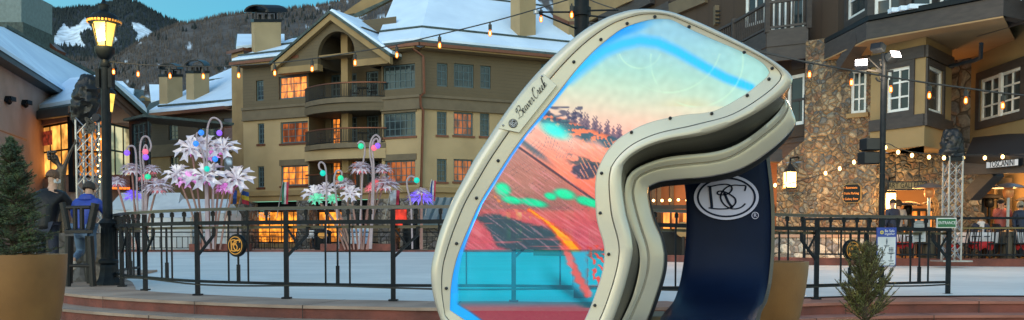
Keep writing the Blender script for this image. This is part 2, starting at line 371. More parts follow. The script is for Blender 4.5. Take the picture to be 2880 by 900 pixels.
def ribbon(mb, pts2, wd, org, ux, uy, th=.004):
    """a pen stroke: flat band along pts2 (2-D), given in the plane org, ux, uy"""
    ux, uy = Vector(ux), Vector(uy); un = ux.cross(uy).normalized()*th
    ws = wd if isinstance(wd, list) else [wd]*len(pts2)
    L_, R_ = [], []
    for i, p in enumerate(pts2):
        a, b = Vector(pts2[max(i-1, 0)]), Vector(pts2[min(i+1, len(pts2)-1)]); t = (b-a)
        t = t.normalized() if t.length > 1e-9 else Vector((1, 0)); nn = Vector((-t.y, t.x))*ws[i]/2
        for lst, q in ((L_, Vector(p)+nn), (R_, Vector(p)-nn)): lst.append(Vector(org)+ux*q.x+uy*q.y)
    n = len(L_); b = len(mb.v)
    mb.v += L_ + R_ + [p+un for p in L_] + [p+un for p in R_]
    for i in range(n-1):
        mb.f += [(b+2*n+i, b+2*n+i+1, b+3*n+i+1, b+3*n+i), (b+i+1, b+i, b+n+i, b+n+i+1),
                 (b+i, b+i+1, b+2*n+i+1, b+2*n+i), (b+n+i+1, b+n+i, b+3*n+i, b+3*n+i+1)]
BC = [([(-.62, .46), (-.45, .52), (-.2, .56), (.02, .52), (.12, .33), (.0, .12), (-.2, .04), (-.34, .10), (-.30, .2), (-.12, .2), (.08, .1), (.24, -.1), (.22, -.36), (.0, -.54), (-.3, -.54), (-.6, -.48)], .10),
      ([(-.52, .48), (-.50, .2), (-.47, -.2), (-.45, -.5)], .15),
      ([(.56, .30), (.54, .52), (.3, .52), (.02, .46), (-.16, .26), (-.22, 0), (-.14, -.28), (.08, -.48), (.32, -.52), (.5, -.44), (.60, -.28)], .11)]
def bc_logo(mb, org, ux, uy, rx, ry, ring=True):
    """interlaced B and C inside an oval ring"""
    ux, uy = Vector(ux)*rx, Vector(uy)*ry
    for pts, wd in BC:
        ribbon(mb, crom([Vector(p) for p in pts], 5), wd, org, ux, uy, .003)
    if ring:
        ribbon(mb, [Vector((math.cos(a*.1309)*.86, math.sin(a*.1309)*.86)) for a in range(49)], .075, org, ux, uy, .003)
# ================================================================ terrain
def struct(o): o['kind'] = 'structure'; return o
gm = MB(); gm.poly([(-6000, -200, -.36), (6000, -200, -.36), (6000, 9000, -.36), (-6000, 9000, -.36)])
struct(gm.build('ground', M['plaza']))
struct(MB().poly([(-9, -6, -.30), (14, -6, -.30), (14, 14, -.30), (-9, 14, -.30)]).build('plaza', M['plaza']))
def interp(tab, x):
    if x <= tab[0][0]: return tab[0][1]
    for (a, b), (c, d) in zip(tab, tab[1:]):
        if x <= c: return b + (d-b)*(x-a)/(c-a)
    return tab[-1][1]
def inpoly(x, y, pl):
    r = False; j = len(pl)-1
    for i in range(len(pl)):
        if (pl[i][1] > y) != (pl[j][1] > y) and x < (pl[j][0]-pl[i][0])*(y-pl[i][1])/(pl[j][1]-pl[i][1])+pl[i][0]: r = not r
        j = i
    return r
def vcmat(name, rough=.9, bump=.5, bs=.05):
    m, t, b = nodes(name); N = t.nodes.new; L = t.links.new
    a = N('ShaderNodeVertexColor'); a.layer_name = 'Col'; g = N('ShaderNodeNewGeometry')
    n = N('ShaderNodeTexNoise'); n.inputs['Scale'].default_value = bs; n.inputs['Detail'].default_value = 8; L(g.outputs['Position'], n.inputs[0])
    hm = N('ShaderNodeMapRange'); hm.inputs[1].default_value = .3; hm.inputs[2].default_value = .7; hm.inputs[3].default_value = .6; hm.inputs[4].default_value = 1.3
    L(n.outputs[0], hm.inputs[0]); mu = N('ShaderNodeVectorMath'); mu.operation = 'SCALE'; L(a.outputs[0], mu.inputs[0]); L(hm.outputs[0], mu.inputs['Scale'])
    L(mu.outputs[0], b.inputs['Base Color']); b.inputs['Roughness'].default_value = rough
    bp = N('ShaderNodeBump'); bp.inputs['Strength'].default_value = bump; bp.inputs['Distance'].default_value = 6; L(n.outputs[0], bp.inputs['Height']); L(bp.outputs[0], b.inputs['Normal'])
    return m
ridge1 = [(-200, 130), (40, 85), (61, 56), (90, 40), (130, 26), (180, 30), (230, 22), (262, 25), (300, 12), (340, 2), (380, 8), (420, 30), (460, 50), (510, 68), (560, 88), (700, 130), (1000, 180)]
ridge2 = [(-200, 190), (100, 170), (170, 165), (250, 168), (330, 160), (372, 132), (400, 112), (450, 90), (505, 68), (560, 60), (620, 45), (680, 38), (760, 32), (830, 24), (900, 16), (950, 5), (1000, -8), (1100, -30), (1300, -60), (1700, -90), (2600, -60)]
runs = [[(151, 108), (165, 85), (179, 66), (193, 78), (212, 72), (223, 67), (240, 48), (253, 70), (262, 84), (232, 88), (224, 102), (240, 128), (200, 130), (151, 128)],
        [(300, 90), (330, 110), (322, 124), (300, 118)], [(368, 63), (394, 66), (430, 90), (425, 100), (391, 121), (382, 112), (391, 95), (375, 82)]]
def hill(name, ridge, D, D0, x0, x1, step, cf, ybot=420, rows=46):
    m = MB(); cols = []; xs = [x0+step*i for i in range(int((x1-x0)/step)+1)]
    for j in range(rows+1):
        t = j/rows
        for x in xs:
            yr = interp(ridge, x); y = yr + (ybot-yr)*t**1.15
            nz = noise.noise(Vector((x*.012, t*3, D*.01)))
            d = D + (D0-D)*t*(1+.18*nz)
            m.v.append(P(x, y, d)); cols.append((*cf(x, y, nz), 1))
    n = len(xs)
    for j in range(rows):
        for i in range(n-1): m.f.append((j*n+i, (j+1)*n+i, (j+1)*n+i+1, j*n+i+1))
    b = len(m.v)                                   # far slope down behind the ridge
    for x in xs: m.v.append(P(x, 560, D*1.3)); cols.append((.05, .06, .06, 1))
    for i in range(n-1): m.f.append((i, i+1, b+i+1, b+i))
    return struct(m.build(name, vcmat(name+'_ground'), smooth=True, cols=cols))
def c1(x, y, nz):
    if any(inpoly(x+nz*5, y+nz*4, r) for r in runs): return (.62, .72, .82)
    return (.016, .024, .034)
def c2(x, y, nz):
    s = noise.noise(Vector((x*.035, y*.07, 2))) + .6*noise.noise(Vector((x*.1, y*.2, 7)))
    if y > 120 and x > 330 and s > .55: return (.46, .54, .64)
    if x > 850 and s > .3: return (.4, .48, .56)
    k = .8+.5*s
    return (.074*k, .066*k, .064*k)
hill('mountain', ridge1, 3000, 1900, -150, 760, 2.5, c1, 330, 80)
hill('hillside', ridge2, 1300, 420, -200, 2600, 7, c2, 560, 50)
def cones(name, label, mt, pts, seed=1, sides=4):
    m = MB()
    for p, h, r in pts:
        b = len(m.v)
        for k in range(sides):
            a = 2*math.pi*(k/sides)+h; m.v.append(p+Vector((math.cos(a)*r, math.sin(a)*r, -h*.1)))
        m.v.append(p+Vector((0, 0, h)))
        for k in range(sides): m.f.append((b+k, b+(k+1) % sides, b+sides))
    return tag(m.build(name, mt), label, 'forest', kind='stuff')
pts = []
for i in range(5600):
    x = rnd.uniform(-30, 640); yr = interp(ridge1, x); t = rnd.random()**1.3*.62
    if i < 700: t = rnd.random()*.01
    y = yr+(330-yr)*t**1.15
    if any(inpoly(x, y, r) for r in runs): continue
    nz = noise.noise(Vector((x*.012, t*3, 30))); pts.append((P(x, y, 3000-1100*t*(1+.18*nz)), rnd.uniform(7, 17), rnd.uniform(2.2, 4)))
cones('spruce_forest', 'dark spruce forest covering the far ski mountain around its white runs', mat('far_spruce', (.012, .021, .026), .95, c2=(.02, .032, .036), ns=.02), pts)
pts = []
for i in range(9000):
    x = rnd.uniform(150, 1250); yr = interp(ridge2, x); t = rnd.random()*.5
    if i < 1300: t = rnd.random()*.01
    y = yr+(560-yr)*t**1.15; nz = noise.noise(Vector((x*.012, t*3, 13)))
    s = noise.noise(Vector((x*.035, y*.07, 2))) + .6*noise.noise(Vector((x*.1, y*.2, 7)))
    if s > .4: continue
    pts.append((P(x, y, 1300-880*t*(1+.18*nz)), rnd.uniform(3, 7), rnd.uniform(.5, 1.1)))
cones('bare_aspen_wood', 'grey leafless aspen wood covering the near hillside', mat('far_aspen', (.090, .079, .073), .95, c2=(.062, .056, .054), ns=.04), pts)
pts = []
for (x, y, n, sp_) in [(448, 108, 4, 12), (520, 88, 3, 9), (545, 80, 5, 9), (610, 195, 9, 14), (640, 185, 8, 12), (870, 50, 14, 40), (930, 40, 12, 30), (820, 60, 9, 40), (800, 40, 9, 25), (370, 250, 8, 14), (460, 50+60, 2, 8), (730, 60, 6, 30), (350, 200, 8, 40), (950, 60, 14, 30), (420, 180, 6, 30), (300, 190, 14, 40), (220, 175, 18, 50)]:
    for k in range(n):
        xx = x+rnd.gauss(0, sp_*.6); yy = max(y+rnd.gauss(0, sp_*.25), interp(ridge2, xx)+4); yr = interp(ridge2, xx); t = max(0, (yy-yr)/(560-yr))**(1/1.15)
        nz = noise.noise(Vector((xx*.012, t*3, 13))); d = 1300-880*t*(1+.18*nz); pts.append((P(xx, yy, d), d*.0062*rnd.uniform(.7, 1.2), d*.0016))
cones('spruce_clump', 'scattered dark spruces standing among the bare aspens on the near hill', mat('hill_spruce', (.010, .018, .02), .95), pts, sides=6)
# ---- rink, near curb and steps
ZI = -.05
farb = [(-70, 58), (-34, 55), (-5, 55), (1.5, 52), (4.2, 33), (9, 27.6), (15, 26.1), (24, 25.5), (60, 24)]
leftC = [(-9.5, 22), (-8.6, 18), (-7.5, 15.6), (-6.75, 13.9), (-6.3, 12.95), (-5.29, 12.0), (-3.78, 11.05), (-2.58, 10.5), (-1.52, 10.25), (-.87, 10.1), (.6, 10.2), (2.0, 10.75), (3.3, 11.5), (4.6, 12.0), (6.6, 12.15), (9.5, 12.0), (16, 11.6)]
def lvl(x): return 0.0 if x < 0 else max(-.07, -.07*x/3.5)
rink = MB(); rink.poly([(x, y+.9, ZI) for x, y in leftC] + [(60, 11, ZI), (60, 60, ZI), (-70, 60, ZI), (-70, 22, ZI)])
struct(rink.build('ice_rink', M['ice']))
# far terrace
ft = MB(); ft.ext([Vector((x, y, ZI-.2)) for x, y in farb] + [Vector((60, 120, ZI-.2)), Vector((-70, 120, ZI-.2))], (0, 0, .24))
struct(ft.build('far_terrace', M['tread']))
fc = MB()
for (a, b) in zip(farb, farb[1:]):
    h0 = .04 if a[1] > 40 else .17; a, b = Vector((*a, 0)), Vector((*b, 0)); n = Vector((b-a).yxz).normalized(); n = Vector((-(b-a).y, (b-a).x, 0)).normalized()
    fc.hexa([a-n*.03+Vector((0, 0, ZI)), b-n*.03+Vector((0, 0, ZI)), b+n*.5+Vector((0, 0, ZI)), a+n*.5+Vector((0, 0, ZI))], [a-n*.03+Vector((0, 0, h0)), b-n*.03+Vector((0, 0, h0)), b+n*.5+Vector((0, 0, h0)), a+n*.5+Vector((0, 0, h0))])
struct(fc.build('far_curb', M['curb']))
def offs(path, o):
    out = []
    for i, p in enumerate(path):
        a, b = Vector(path[max(i-1, 0)]), Vector(path[min(i+1, len(path)-1)]); t = (b-a).normalized()
        out.append(Vector(p) + Vector((-t.y, t.x))*o)
    return out
def step(name, path, z1, z0, width, nose=.03, tread_t=.035, jt=1.55):
    edge = crom([Vector((x, y)) for x, y in path], 5); inn = offs(edge, width); nos = offs(edge, -nose)
    cb = MB(); tr = MB()
    for i in range(len(edge)-1):
        e0, e1, i0, i1, n0, n1 = edge[i], edge[i+1], inn[i], inn[i+1], nos[i], nos[i+1]
        za, zb = lvl(e0.x)+z1, lvl(e1.x)+z1
        cb.poly([(*e0, z0), (*e1, z0), (*e1, zb-tread_t), (*e0, za-tread_t)])
        tr.poly([(*n0, za), (*n1, zb), (*i1, zb), (*i0, za)]); tr.poly([(*n0, za-tread_t), (*n1, zb-tread_t), (*n1, zb), (*n0, za)])
        tr.poly([(*n1, zb-tread_t), (*n0, za-tread_t), (*e0, za-tread_t), (*e1, zb-tread_t)])
        tr.poly([(*i0, za), (*i1, zb), (*i1, z0), (*i0, z0)])
    struct(cb.build(name+'_riser', M['curb'])); struct(tr.build(name+'_tread', M['slab']))
    jm = MB(); acc = 0; last = 0
    for i in range(1, len(edge)):
        acc += (edge[i]-edge[i-1]).length
        if acc-last > jt:
            last = acc; e = edge[i]; t = (edge[i]-edge[i-1]).normalized(); n = Vector((-t.y, t.x)); z = lvl(e.x)+z1
            jm.poly([(*(e-t*.006-n*(nose+.003)), z0), (*(e+t*.006-n*(nose+.003)), z0), (*(e+t*.006-n*(nose+.003)), z+.002), (*(e-t*.006-n*(nose+.003)), z+.002)])
            jm.poly([(*(e-t*.006-n*(nose+.003)), z+.002), (*(e+t*.006-n*(nose+.003)), z+.002), (*(e+t*.006+n*width), z+.002), (*(e-t*.006+n*width), z+.002)])
    struct(jm.build(name+'_joints', mat(name+'_mortar', (.05, .03, .025), .9)))
step('upper_kerb', leftC, 0, -.26, 1.0)
step('lower_kerb', [tuple(p) for p in offs(leftC, -.38)], -.15, -.40, .42)
# dark ground behind the left end of the kerb
struct(MB().ext([(-30, 13.2, -.36), (-6.9, 13.2, -.36), (-6.7, 14.2, -.36), (-7.6, 16, -.36), (-9.6, 22, -.36), (-14, 30, -.36), (-60, 34, -.36)], (0, 0, .35)).build('side_terrace', M['tread']))
# ================================================================ yellow condominium across the rink
def ppoly(mb, pts, th=None):
    """polygon given by (photo x, photo y, distance) corners; th: thickness vector"""
    q = [P(*p) for p in pts]
    if th: mb.ext(q, th)
    else: mb.poly(q)
    return mb
def chimney(parent, x0, x1, xm, yt, ybs, d, mt, cap=True, label=None):
    """stuccoed chimney, corner facing at xm; ybs = bottom y at x0, xm, x1"""
    a, b, c = P(x0, yt, d+1.0), P(xm, yt, d), P(x1, yt, d+1.2); e = b + (a-b) + (c-b)
    zb = P(xm, max(ybs), d).z - 1.2
    m = MB(); bot = [Vector((q.x, q.y, zb)) for q in (a, b, c, e)]; m.hexa(bot, [a, b, c, e]); ch = m.build('chimney', mt, parent)
    f = MB()
    for q0, q1, y0, y1 in ((a, b, ybs[0], ybs[1]), (b, c, ybs[1], ybs[2])):
        z0 = P(0, y0, q0.y).z; z1 = P(0, y1, q1.y).z; n = Vector((-(q1-q0).y, (q1-q0).x, 0)).normalized()*-.04
        f.hexa([Vector((q0.x, q0.y, z0-.25)), Vector((q1.x, q1.y, z1-.25)), Vector((q1.x, q1.y, z1-.25))+n, Vector((q0.x, q0.y, z0-.25))+n],
               [Vector((q0.x, q0.y, z0)), Vector((q1.x, q1.y, z1)), Vector((q1.x, q1.y, z1))+n, Vector((q0.x, q0.y, z0))+n])
    f.build('flashing', M['copper'], ch)
    if cap:
        k = MB(); cen = (a+c)/2; k.hexa([q+(q-cen)*.06 for q in (a, b, c, e)], [q+(q-cen)*.06+Vector((0, 0, .22)) for q in (a, b, c, e)])
        h = (c-a).length*.42
        for q in (a, b, c, e): k.bar(q+(cen-q)*.12, q+(cen-q)*.12+Vector((0, 0, h*.8)), .12)
        k.hexa([q+(cen-q)*.04+Vector((0, 0, h*.72)) for q in (a, b, c, e)], [q+(cen-q)*.04+Vector((0, 0, h*.8)) for q in (a, b, c, e)])
        u = (c-a).normalized(); w_ = (c-a).length*.42; arc = [(math.cos(t), math.sin(t)) for t in [math.pi*i/10 for i in range(11)]]
        dv = (b-a).normalized()*.0 + Vector((0, 0, 0)); dep = (b-cen)
        for s0, s1 in ((.85, -.85),):
            o_ = [cen+dep*s0+u*x*w_+Vector((0, 0, h*.8+y*w_*.62)) for x, y in arc]; i_ = [cen+dep*s0+u*x*w_*.86+Vector((0, 0, h*.8+y*w_*.5)) for x, y in arc]
            k2 = -dep*(s0-s1)
            for i in range(10): k.hexa([o_[i], o_[i+1], i_[i+1], i_[i]], [o_[i]+k2, o_[i+1]+k2, i_[i+1]+k2, i_[i]+k2])
        for s in (-.5, 0, .5): k.tube([cen+u*s*w_, cen+u*s*w_+Vector((0, 0, h*.6))], w_*.13, 8)
        k.build('chimney_cap', M['iron2'], ch)
    return ch
condo = thing('condominium_building', 'yellow stucco and olive clapboard condominium with curved balconies under a gable across the rink', 'building', G(1000, 66, -.1))
WA = Wall((688, 68.7), (1186, 62)); WB = Wall((1186, 62), (1640, 67.3))
ZE = WA.hit(1186, 140)[1]; ZB = WA.hit(1186, 299)[1]; ZBt = WA.hit(1186, 268)[1]; ZG = .0; ZS = WA.hit(1186, 536)[1]
uL, uR = WA.hit(868, 300)[0], WA.hit(1073, 300)[0]
topw = [(720, 226, 741, 283, 2, 4, 'glass', 0), (784, 213, 862, 277, 4, 3, 'lit', 0), (1077, 182, 1167, 250, 6, 3, 'glass', 0)]
loww = [(725, 347, 743, 405, 2, 4, 'glass', 1), (789, 342, 866, 402, 4, 3, 'litdim', 1), (1078, 317, 1169, 384, 6, 3, 'glass', 1),
        (725, 468, 743, 527, 2, 4, 'glass', 1), (790, 465, 866, 522, 4, 3, 'lit', 1), (1082, 451, 1168, 514, 6, 3, 'litdim', 1)]
rA1 = [WA.rect(*w_[:4]) for w_ in topw]; rA2 = [WA.rect(*w_[:4]) for w_ in loww]
m = MB(); WA.panel(m, 0, uL, ZB, ZE, rA1[:2]); m.build('clapboard_wall', M['siding'], condo)
m = MB(); WA.panel(m, uR, WA.L, ZB, ZE, rA1[2:])
tb = [(1229, 178, 1259, 243, 2, 3, 'glass', 0), (1277, 180, 1333, 246, 4, 3, 'glass', 0), (1351, 185, 1381, 249, 2, 3, 'glass', 0), (1522, 180, 1552, 236, 2, 3, 'glass', 0)]
lb = [(1229, 314, 1257, 380, 2, 4, 'glass', 1), (1276, 316, 1331, 381, 4, 3, 'litdim', 1), (1350, 319, 1377, 383, 2, 4, 'glass', 1),
      (1229, 447, 1257, 511, 2, 4, 'glass', 1), (1276, 448, 1331, 511, 4, 3, 'litdim', 1), (1350, 450, 1377, 512, 2, 4, 'glass', 1), (1500, 325, 1540, 385, 3, 3, 'glass', 1), (1500, 452, 1540, 514, 3, 3, 'litdim', 1)]
rB1 = [WB.rect(*w_[:4]) for w_ in tb]; rB2 = [WB.rect(*w_[:4]) for w_ in lb]
WB.panel(m, 0, WB.L, ZB, ZE, rB1)
m.build('clapboard_wall', M['siding'], condo)
m = MB(); WA.panel(m, 0, uL, ZS, ZB, rA2[:2]+rA2[3:5]); m.build('stucco_wall', M['stucco'], condo)
m = MB(); WA.panel(m, uR, WA.L, ZS, ZB, [rA2[2], rA2[5]]); WB.panel(m, 0, WB.L, ZS, ZB, rB2)
WA.panel(m, uL, uR, ZS, WA.hit(970, 540)[1])
m.build('stucco_wall', M['stucco'], condo)
for W_, ws, rs in ((WA, topw, rA1), (WA, loww, rA2), (WB, tb, rB1), (WB, lb, rB2)):
    for w_, r in zip(ws, rs):
        window(W_, condo, r, w_[4], w_[5], M['bluef'], M[w_[6]], dep=.2, fw=.1, mu=.05, o=0, sill=M['copper'] if w_[7] else None)
# string course between clapboard and stucco, headers, storefront cornice
for W_, a, b in ((WA, 0, uL), (WA, uR, WA.L), (WB, 0, WB.L)):
    m = MB(); W_.box(m, a, b, ZBt-.12, ZBt+.06, -.01, .22); W_.box(m, a, b, ZB-.05, ZBt-.12, -.01, .12); W_.box(m, a, b, ZB-.16, ZB-.05, -.01, .2); m.build('string_course', M['trimo'], condo)
for r in (rA2[4], rA2[5], rA2[2]): m = MB(); WA.box(m, r[0]-.1, r[1]+.1, r[3]+.003, r[3]+.42, -.01, .06); m.build('window_header', M['trimo'], condo)
m = MB()
for W_ in (WA, WB): W_.box(m, 0, W_.L, ZS-.1, ZS+.25, -.01, .3); W_.box(m, 0, W_.L, ZS-.5, ZS-.1, -.01, .12)
m.build('storefront_cornice', M['stuccod'], condo)
# recessed balcony bay: back wall, side walls, ceiling, doors
DR = 1.9
def bayfloor(z, name, th, over, mt, parent):
    """slab whose front edge bows out"""
    n = 14; fr = []
    for i in range(n+1):
        t = i/n; fr.append((uL-.35+(uR-uL+.7)*t, over*(math.sin(math.pi*t)**.8)))
    pts = [WA.pt(u, z, .06+o) for u, o in fr] + [WA.pt(uR, z, -DR), WA.pt(uL, z, -DR)]
    mm = MB(); mm.ext(pts, (0, 0, th)); return mm.build(name, mt, parent), fr
m = MB(); zt = WA.hit(970, 120)[1]
Wb = Wall(WA.pt(uL, 0, -DR).xy, WA.pt(uR, 0, -DR).xy, True)
levels = [(WA.hit(970, 283)[1], ZE), (WA.hit(970, 408)[1], ZB-.1), (WA.hit(970, 530)[1], WA.hit(970, 450)[1])]
doors = []
for (fz, tz) in levels:
    H = tz-fz
    doors += [(.25*1, .25+.95, fz+.12, fz+2.2), (1.75, 2.65, fz+.12, fz+2.2)]
LW = Wb.L
hd = [(a/6.0*LW, b/6.0*LW, c, d) for (a, b, c, d) in sum([[(.5, 1.3, f+.25, f+2.25), (1.9, 2.7, f+.25, f+2.25), (3.5, 4.5, f+.5, f+2.25), (4.8, 5.7, f+.25, f+2.25)] for f, t in levels], [])]
Wb.panel(m, 0, LW, ZS, zt+1.9, hd, .2)
m.poly([WA.pt(uL, ZS, 0), WA.pt(uL, ZS, -DR), WA.pt(uL, ZE, -DR), WA.pt(uL, ZE, 0)]); m.poly([WA.pt(uR, ZS, -DR), WA.pt(uR, ZS, 0), WA.pt(uR, ZE, 0), WA.pt(uR, ZE, -DR)])
m.build('bay_wall', M['siding'], condo)
dl = ['glass', 'glass', 'glass', 'glass', 'lit', 'glass', 'glass', 'glass', 'lit', 'litdim', 'glass', 'glass']
for r, g_, k in zip(hd, dl, range(12)): window(Wb, condo, r, 2 if k % 4 != 2 else 3, 4, M['bluef'], M[g_], dep=.16, fw=.12, mu=.05)
m = MB(); uC = WA.hit(968, 300)[0]; WA.box(m, uC-.28, uC+.28, ZS, ZE+2.6, -.55, -.05); m.build('bay_column', M['stuccod'], condo)
for k, (fz, tz) in enumerate(levels):
    if k < 2:
        s_, fr = bayfloor(fz-.32, 'balcony_floor', .34, 1.25, M['trimo'], condo)
        if k == 0: bayfloor(ZB-.1, 'balcony_fascia', fz-.34-ZB+.1, 1.1, M['siding'], condo)
        else: bayfloor(levels[2][1], 'balcony_fascia', fz-.34-levels[2][1], .9, M['stucco'], condo)
    else: s_, fr = bayfloor(fz-.32, 'balcony_floor', .34, .3, M['trimo'], condo)
    pts_ = [WA.pt(u, fz, o-.06) for u, o in fr]
    rl = MB()
    for z_ in (.1,): rl.tube([p+Vector((0, 0, z_)) for p in pts_], .03, 5)
    tot = 0
    for a, b in zip(pts_, pts_[1:]):
        n = 4
        for q in range(n): p = a.lerp(b, q/n); rl.bar(p+Vector((0, 0, .1)), p+Vector((0, 0, 1.0)), .035)
    rr = rl.build('balcony_railing', M['iron2'], condo)
    MB().tube([p+Vector((0, 0, 1.02)) for p in pts_], .055, 6).build('handrail', M['copper'], rr)
# balcony chairs and tables
def patio_chair(name, label, group):
    t = thing(name, label, 'chair', (0, 0, 0), group)
    s_ = MB(); s_.box((0, 0, .43), (.48, .46, .04)); s_.build('seat', M['iron2'], t, bevel=.01)
    b_ = MB()
    for i in range(5): b_.bar((-.2+.1*i, .22, .45), (-.2+.1*i, .3, .88), .02)
    b_.bar((-.24, .3, .9), (.24, .3, .9), .035); b_.build('backrest', M['iron2'], t)
    for x in (-.21, .21):
        for y in (-.2, .2):
            MB().bar((x, y, .42), (x*1.1, y*1.15, 0), .03).build('leg', M['iron2'], t)
    a_ = MB()
    for x in (-.25, .25): a_.bar((x, -.2, .64), (x, .26, .64), .03); a_.bar((x, -.2, .42), (x, -.2, .64), .025)
    a_.build('armrest', M['iron2'], t)
    return t
pc = None
def put_chair(loc, rz, label, group):
    global pc
    if pc is None: pc = patio_chair('patio_chair', label, group); c = pc
    else: c = copy_tree(pc)
    c.location = loc; c.rotation_euler = (0, 0, rz); c['label'] = label; c['group'] = group
    return c
words = [('on the upper curved balcony beside its left door', 0), ('at the middle of the upper curved balcony', 0), ('at the right end of the upper curved balcony', 0),
         ('at the left end of the lower curved balcony', 1), ('in the middle of the lower curved balcony left of the column', 1), ('right end of the lower curved balcony by the bluish door', 1)]
for (tx, lv), px in zip(words, (905, 1000, 1045, 905, 935, 1045)):
    u = WA.hit(px, 300)[0]; put_chair(WA.pt(u, levels[lv][0]+.02, .05), rnd.uniform(-1, 1), 'dark patio chair '+tx, 'chairs on the curved balconies')
bt0 = None
for lv, tx in ((0, 'round dark bistro table on the upper curved balcony between chairs'), (1, 'round dark bistro table on the lower curved balcony between chairs')):
    u = WA.hit(1022, 300)[0]; p = WA.pt(u, levels[lv][0]+.02, .1)
    t = thing('bistro_table', tx, 'table', p, 'tables on the curved balconies')
    MB().lathe([(.38, .7), (.4, .72), (.4, .74), (.38, .75)], p, 14).build('table_top', M['iron2'], t)
    MB().lathe([(.22, 0), (.05, .06), (.03, .1), (.03, .7)], p, 8).build('leg', M['iron2'], t)
# gable with arch
GF = .95                                                   # how far the gable front stands before the wall
Wg = Wall(WA.pt(WA.hit(812, 160)[0], 0, GF).xy, WA.pt(WA.hit(1088, 150)[0], 0, GF).xy, True)
ap = Wg.hit(938, 42); lf = Wg.hit(803, 172); rt_ = Wg.hit(1088, 152)
ac = Wg.hit(945, 160)[0]; ar = (Wg.hit(997, 150)[0]-Wg.hit(893, 150)[0])/2; zc = Wg.hit(945, 88)[1]-ar
gb = min(lf[1], rt_[1])-.25; m = MB()
lf = (min(lf[0], 0.0), lf[1]); base_z = gb
arc = [(ac+ar*math.cos(t), zc+ar*math.sin(t)) for t in [math.pi-math.pi*i/16 for i in range(17)]]
outer = [(lf[0], gb), (lf[0], lf[1]), ap, (rt_[0], rt_[1]), (rt_[0], gb)]
def top_at(u):
    if u < ap[0]: return lf[1]+(ap[1]-lf[1])*(u-lf[0])/(ap[0]-lf[0])
    return ap[1]+(rt_[1]-ap[1])*(u-ap[0])/(rt_[0]-ap[0])
def gstrip(o, th):
    us = sorted([lf[0], ac-ar] + [a[0] for a in arc] + [ac+ar, ap[0], rt_[0]])
    for a, b in zip(us, us[1:]):
        if b-a < 1e-4: continue
        def bot(u):
            if abs(u-ac) >= ar-1e-6: return gb
            return zc+math.sqrt(max(0, ar*ar-(u-ac)**2))
        za, zb = bot(a), bot(b)
        if abs((a+b)/2-ac) < ar: za = max(za, zc) if abs(a-ac) >= ar-1e-6 else za; zb = max(zb, zc) if abs(b-ac) >= ar-1e-6 else zb
        m.hexa([Wg.pt(a, za, o), Wg.pt(b, zb, o), Wg.pt(b, zb, o-th), Wg.pt(a, za, o-th)], [Wg.pt(a, top_at(a), o), Wg.pt(b, top_at(b), o), Wg.pt(b, top_at(b), o-th), Wg.pt(a, top_at(a), o-th)])
gstrip(0, .35)
m.build('gable_wall', M['siding'], condo)
m = MB()
Wg.box(m, lf[0]-.15, ac-ar+.05, gb-.38, gb+.06, -.5, .1); Wg.box(m, ac+ar-.05, rt_[0]+.15, gb-.38, gb+.06, -.5, .1)
for a, b in (((lf[0]-.5, top_at(lf[0])-.30), ap), (ap, (rt_[0]+.5, top_at(rt_[0])-.30))):
    m.hexa([Wg.pt(a[0], a[1]-.42, .38), Wg.pt(b[0], b[1]-.42, .38), Wg.pt(b[0], b[1]-.42, .05), Wg.pt(a[0], a[1]-.42, .05)], [Wg.pt(a[0], a[1]+.02, .38), Wg.pt(b[0], b[1]+.02, .38), Wg.pt(b[0], b[1]+.02, .05), Wg.pt(a[0], a[1]+.02, .05)])
m.build('gable_trim', M['stuccod'], condo)
for a_, b_ in ((0, ac-ar), (ac+ar, rt_[0])):
    m = MB(); Wg.box(m, a_, b_, gb-.1, gb-.02, -GF-.05, -.36); m.build('gable_soffit', M['siding'], condo)
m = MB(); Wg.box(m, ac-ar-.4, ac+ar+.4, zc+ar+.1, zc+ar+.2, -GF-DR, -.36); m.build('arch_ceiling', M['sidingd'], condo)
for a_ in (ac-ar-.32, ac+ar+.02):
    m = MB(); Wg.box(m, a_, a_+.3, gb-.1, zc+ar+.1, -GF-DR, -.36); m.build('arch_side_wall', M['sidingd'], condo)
m = MB(); s_ = MB(); BK = 8.5
for a, b in (((lf[0]-.55, top_at(lf[0])-.28), ap), (ap, (rt_[0]+.55, top_at(rt_[0])-.28))):
    m.hexa([Wg.pt(a[0], a[1]+.03, .5), Wg.pt(b[0], b[1]+.03, .5), Wg.pt(b[0], b[1]+.03, -BK), Wg.pt(a[0], a[1]+.03, -BK)], [Wg.pt(a[0], a[1]+.2, .5), Wg.pt(b[0], b[1]+.2, .5), Wg.pt(b[0], b[1]+.2, -BK), Wg.pt(a[0], a[1]+.2, -BK)])
    s_.hexa([Wg.pt(a[0], a[1]+.203, .25), Wg.pt(b[0], b[1]+.203, .25), Wg.pt(b[0], b[1]+.203, -BK), Wg.pt(a[0], a[1]+.203, -BK)], [Wg.pt(a[0], a[1]+.38, .2), Wg.pt(b[0], b[1]+.38, .2), Wg.pt(b[0], b[1]+.38, -BK), Wg.pt(a[0], a[1]+.38, -BK)])
gr = m.build('gable_roof', M['tile'], condo); s_.build('snow', M['snow'], gr)
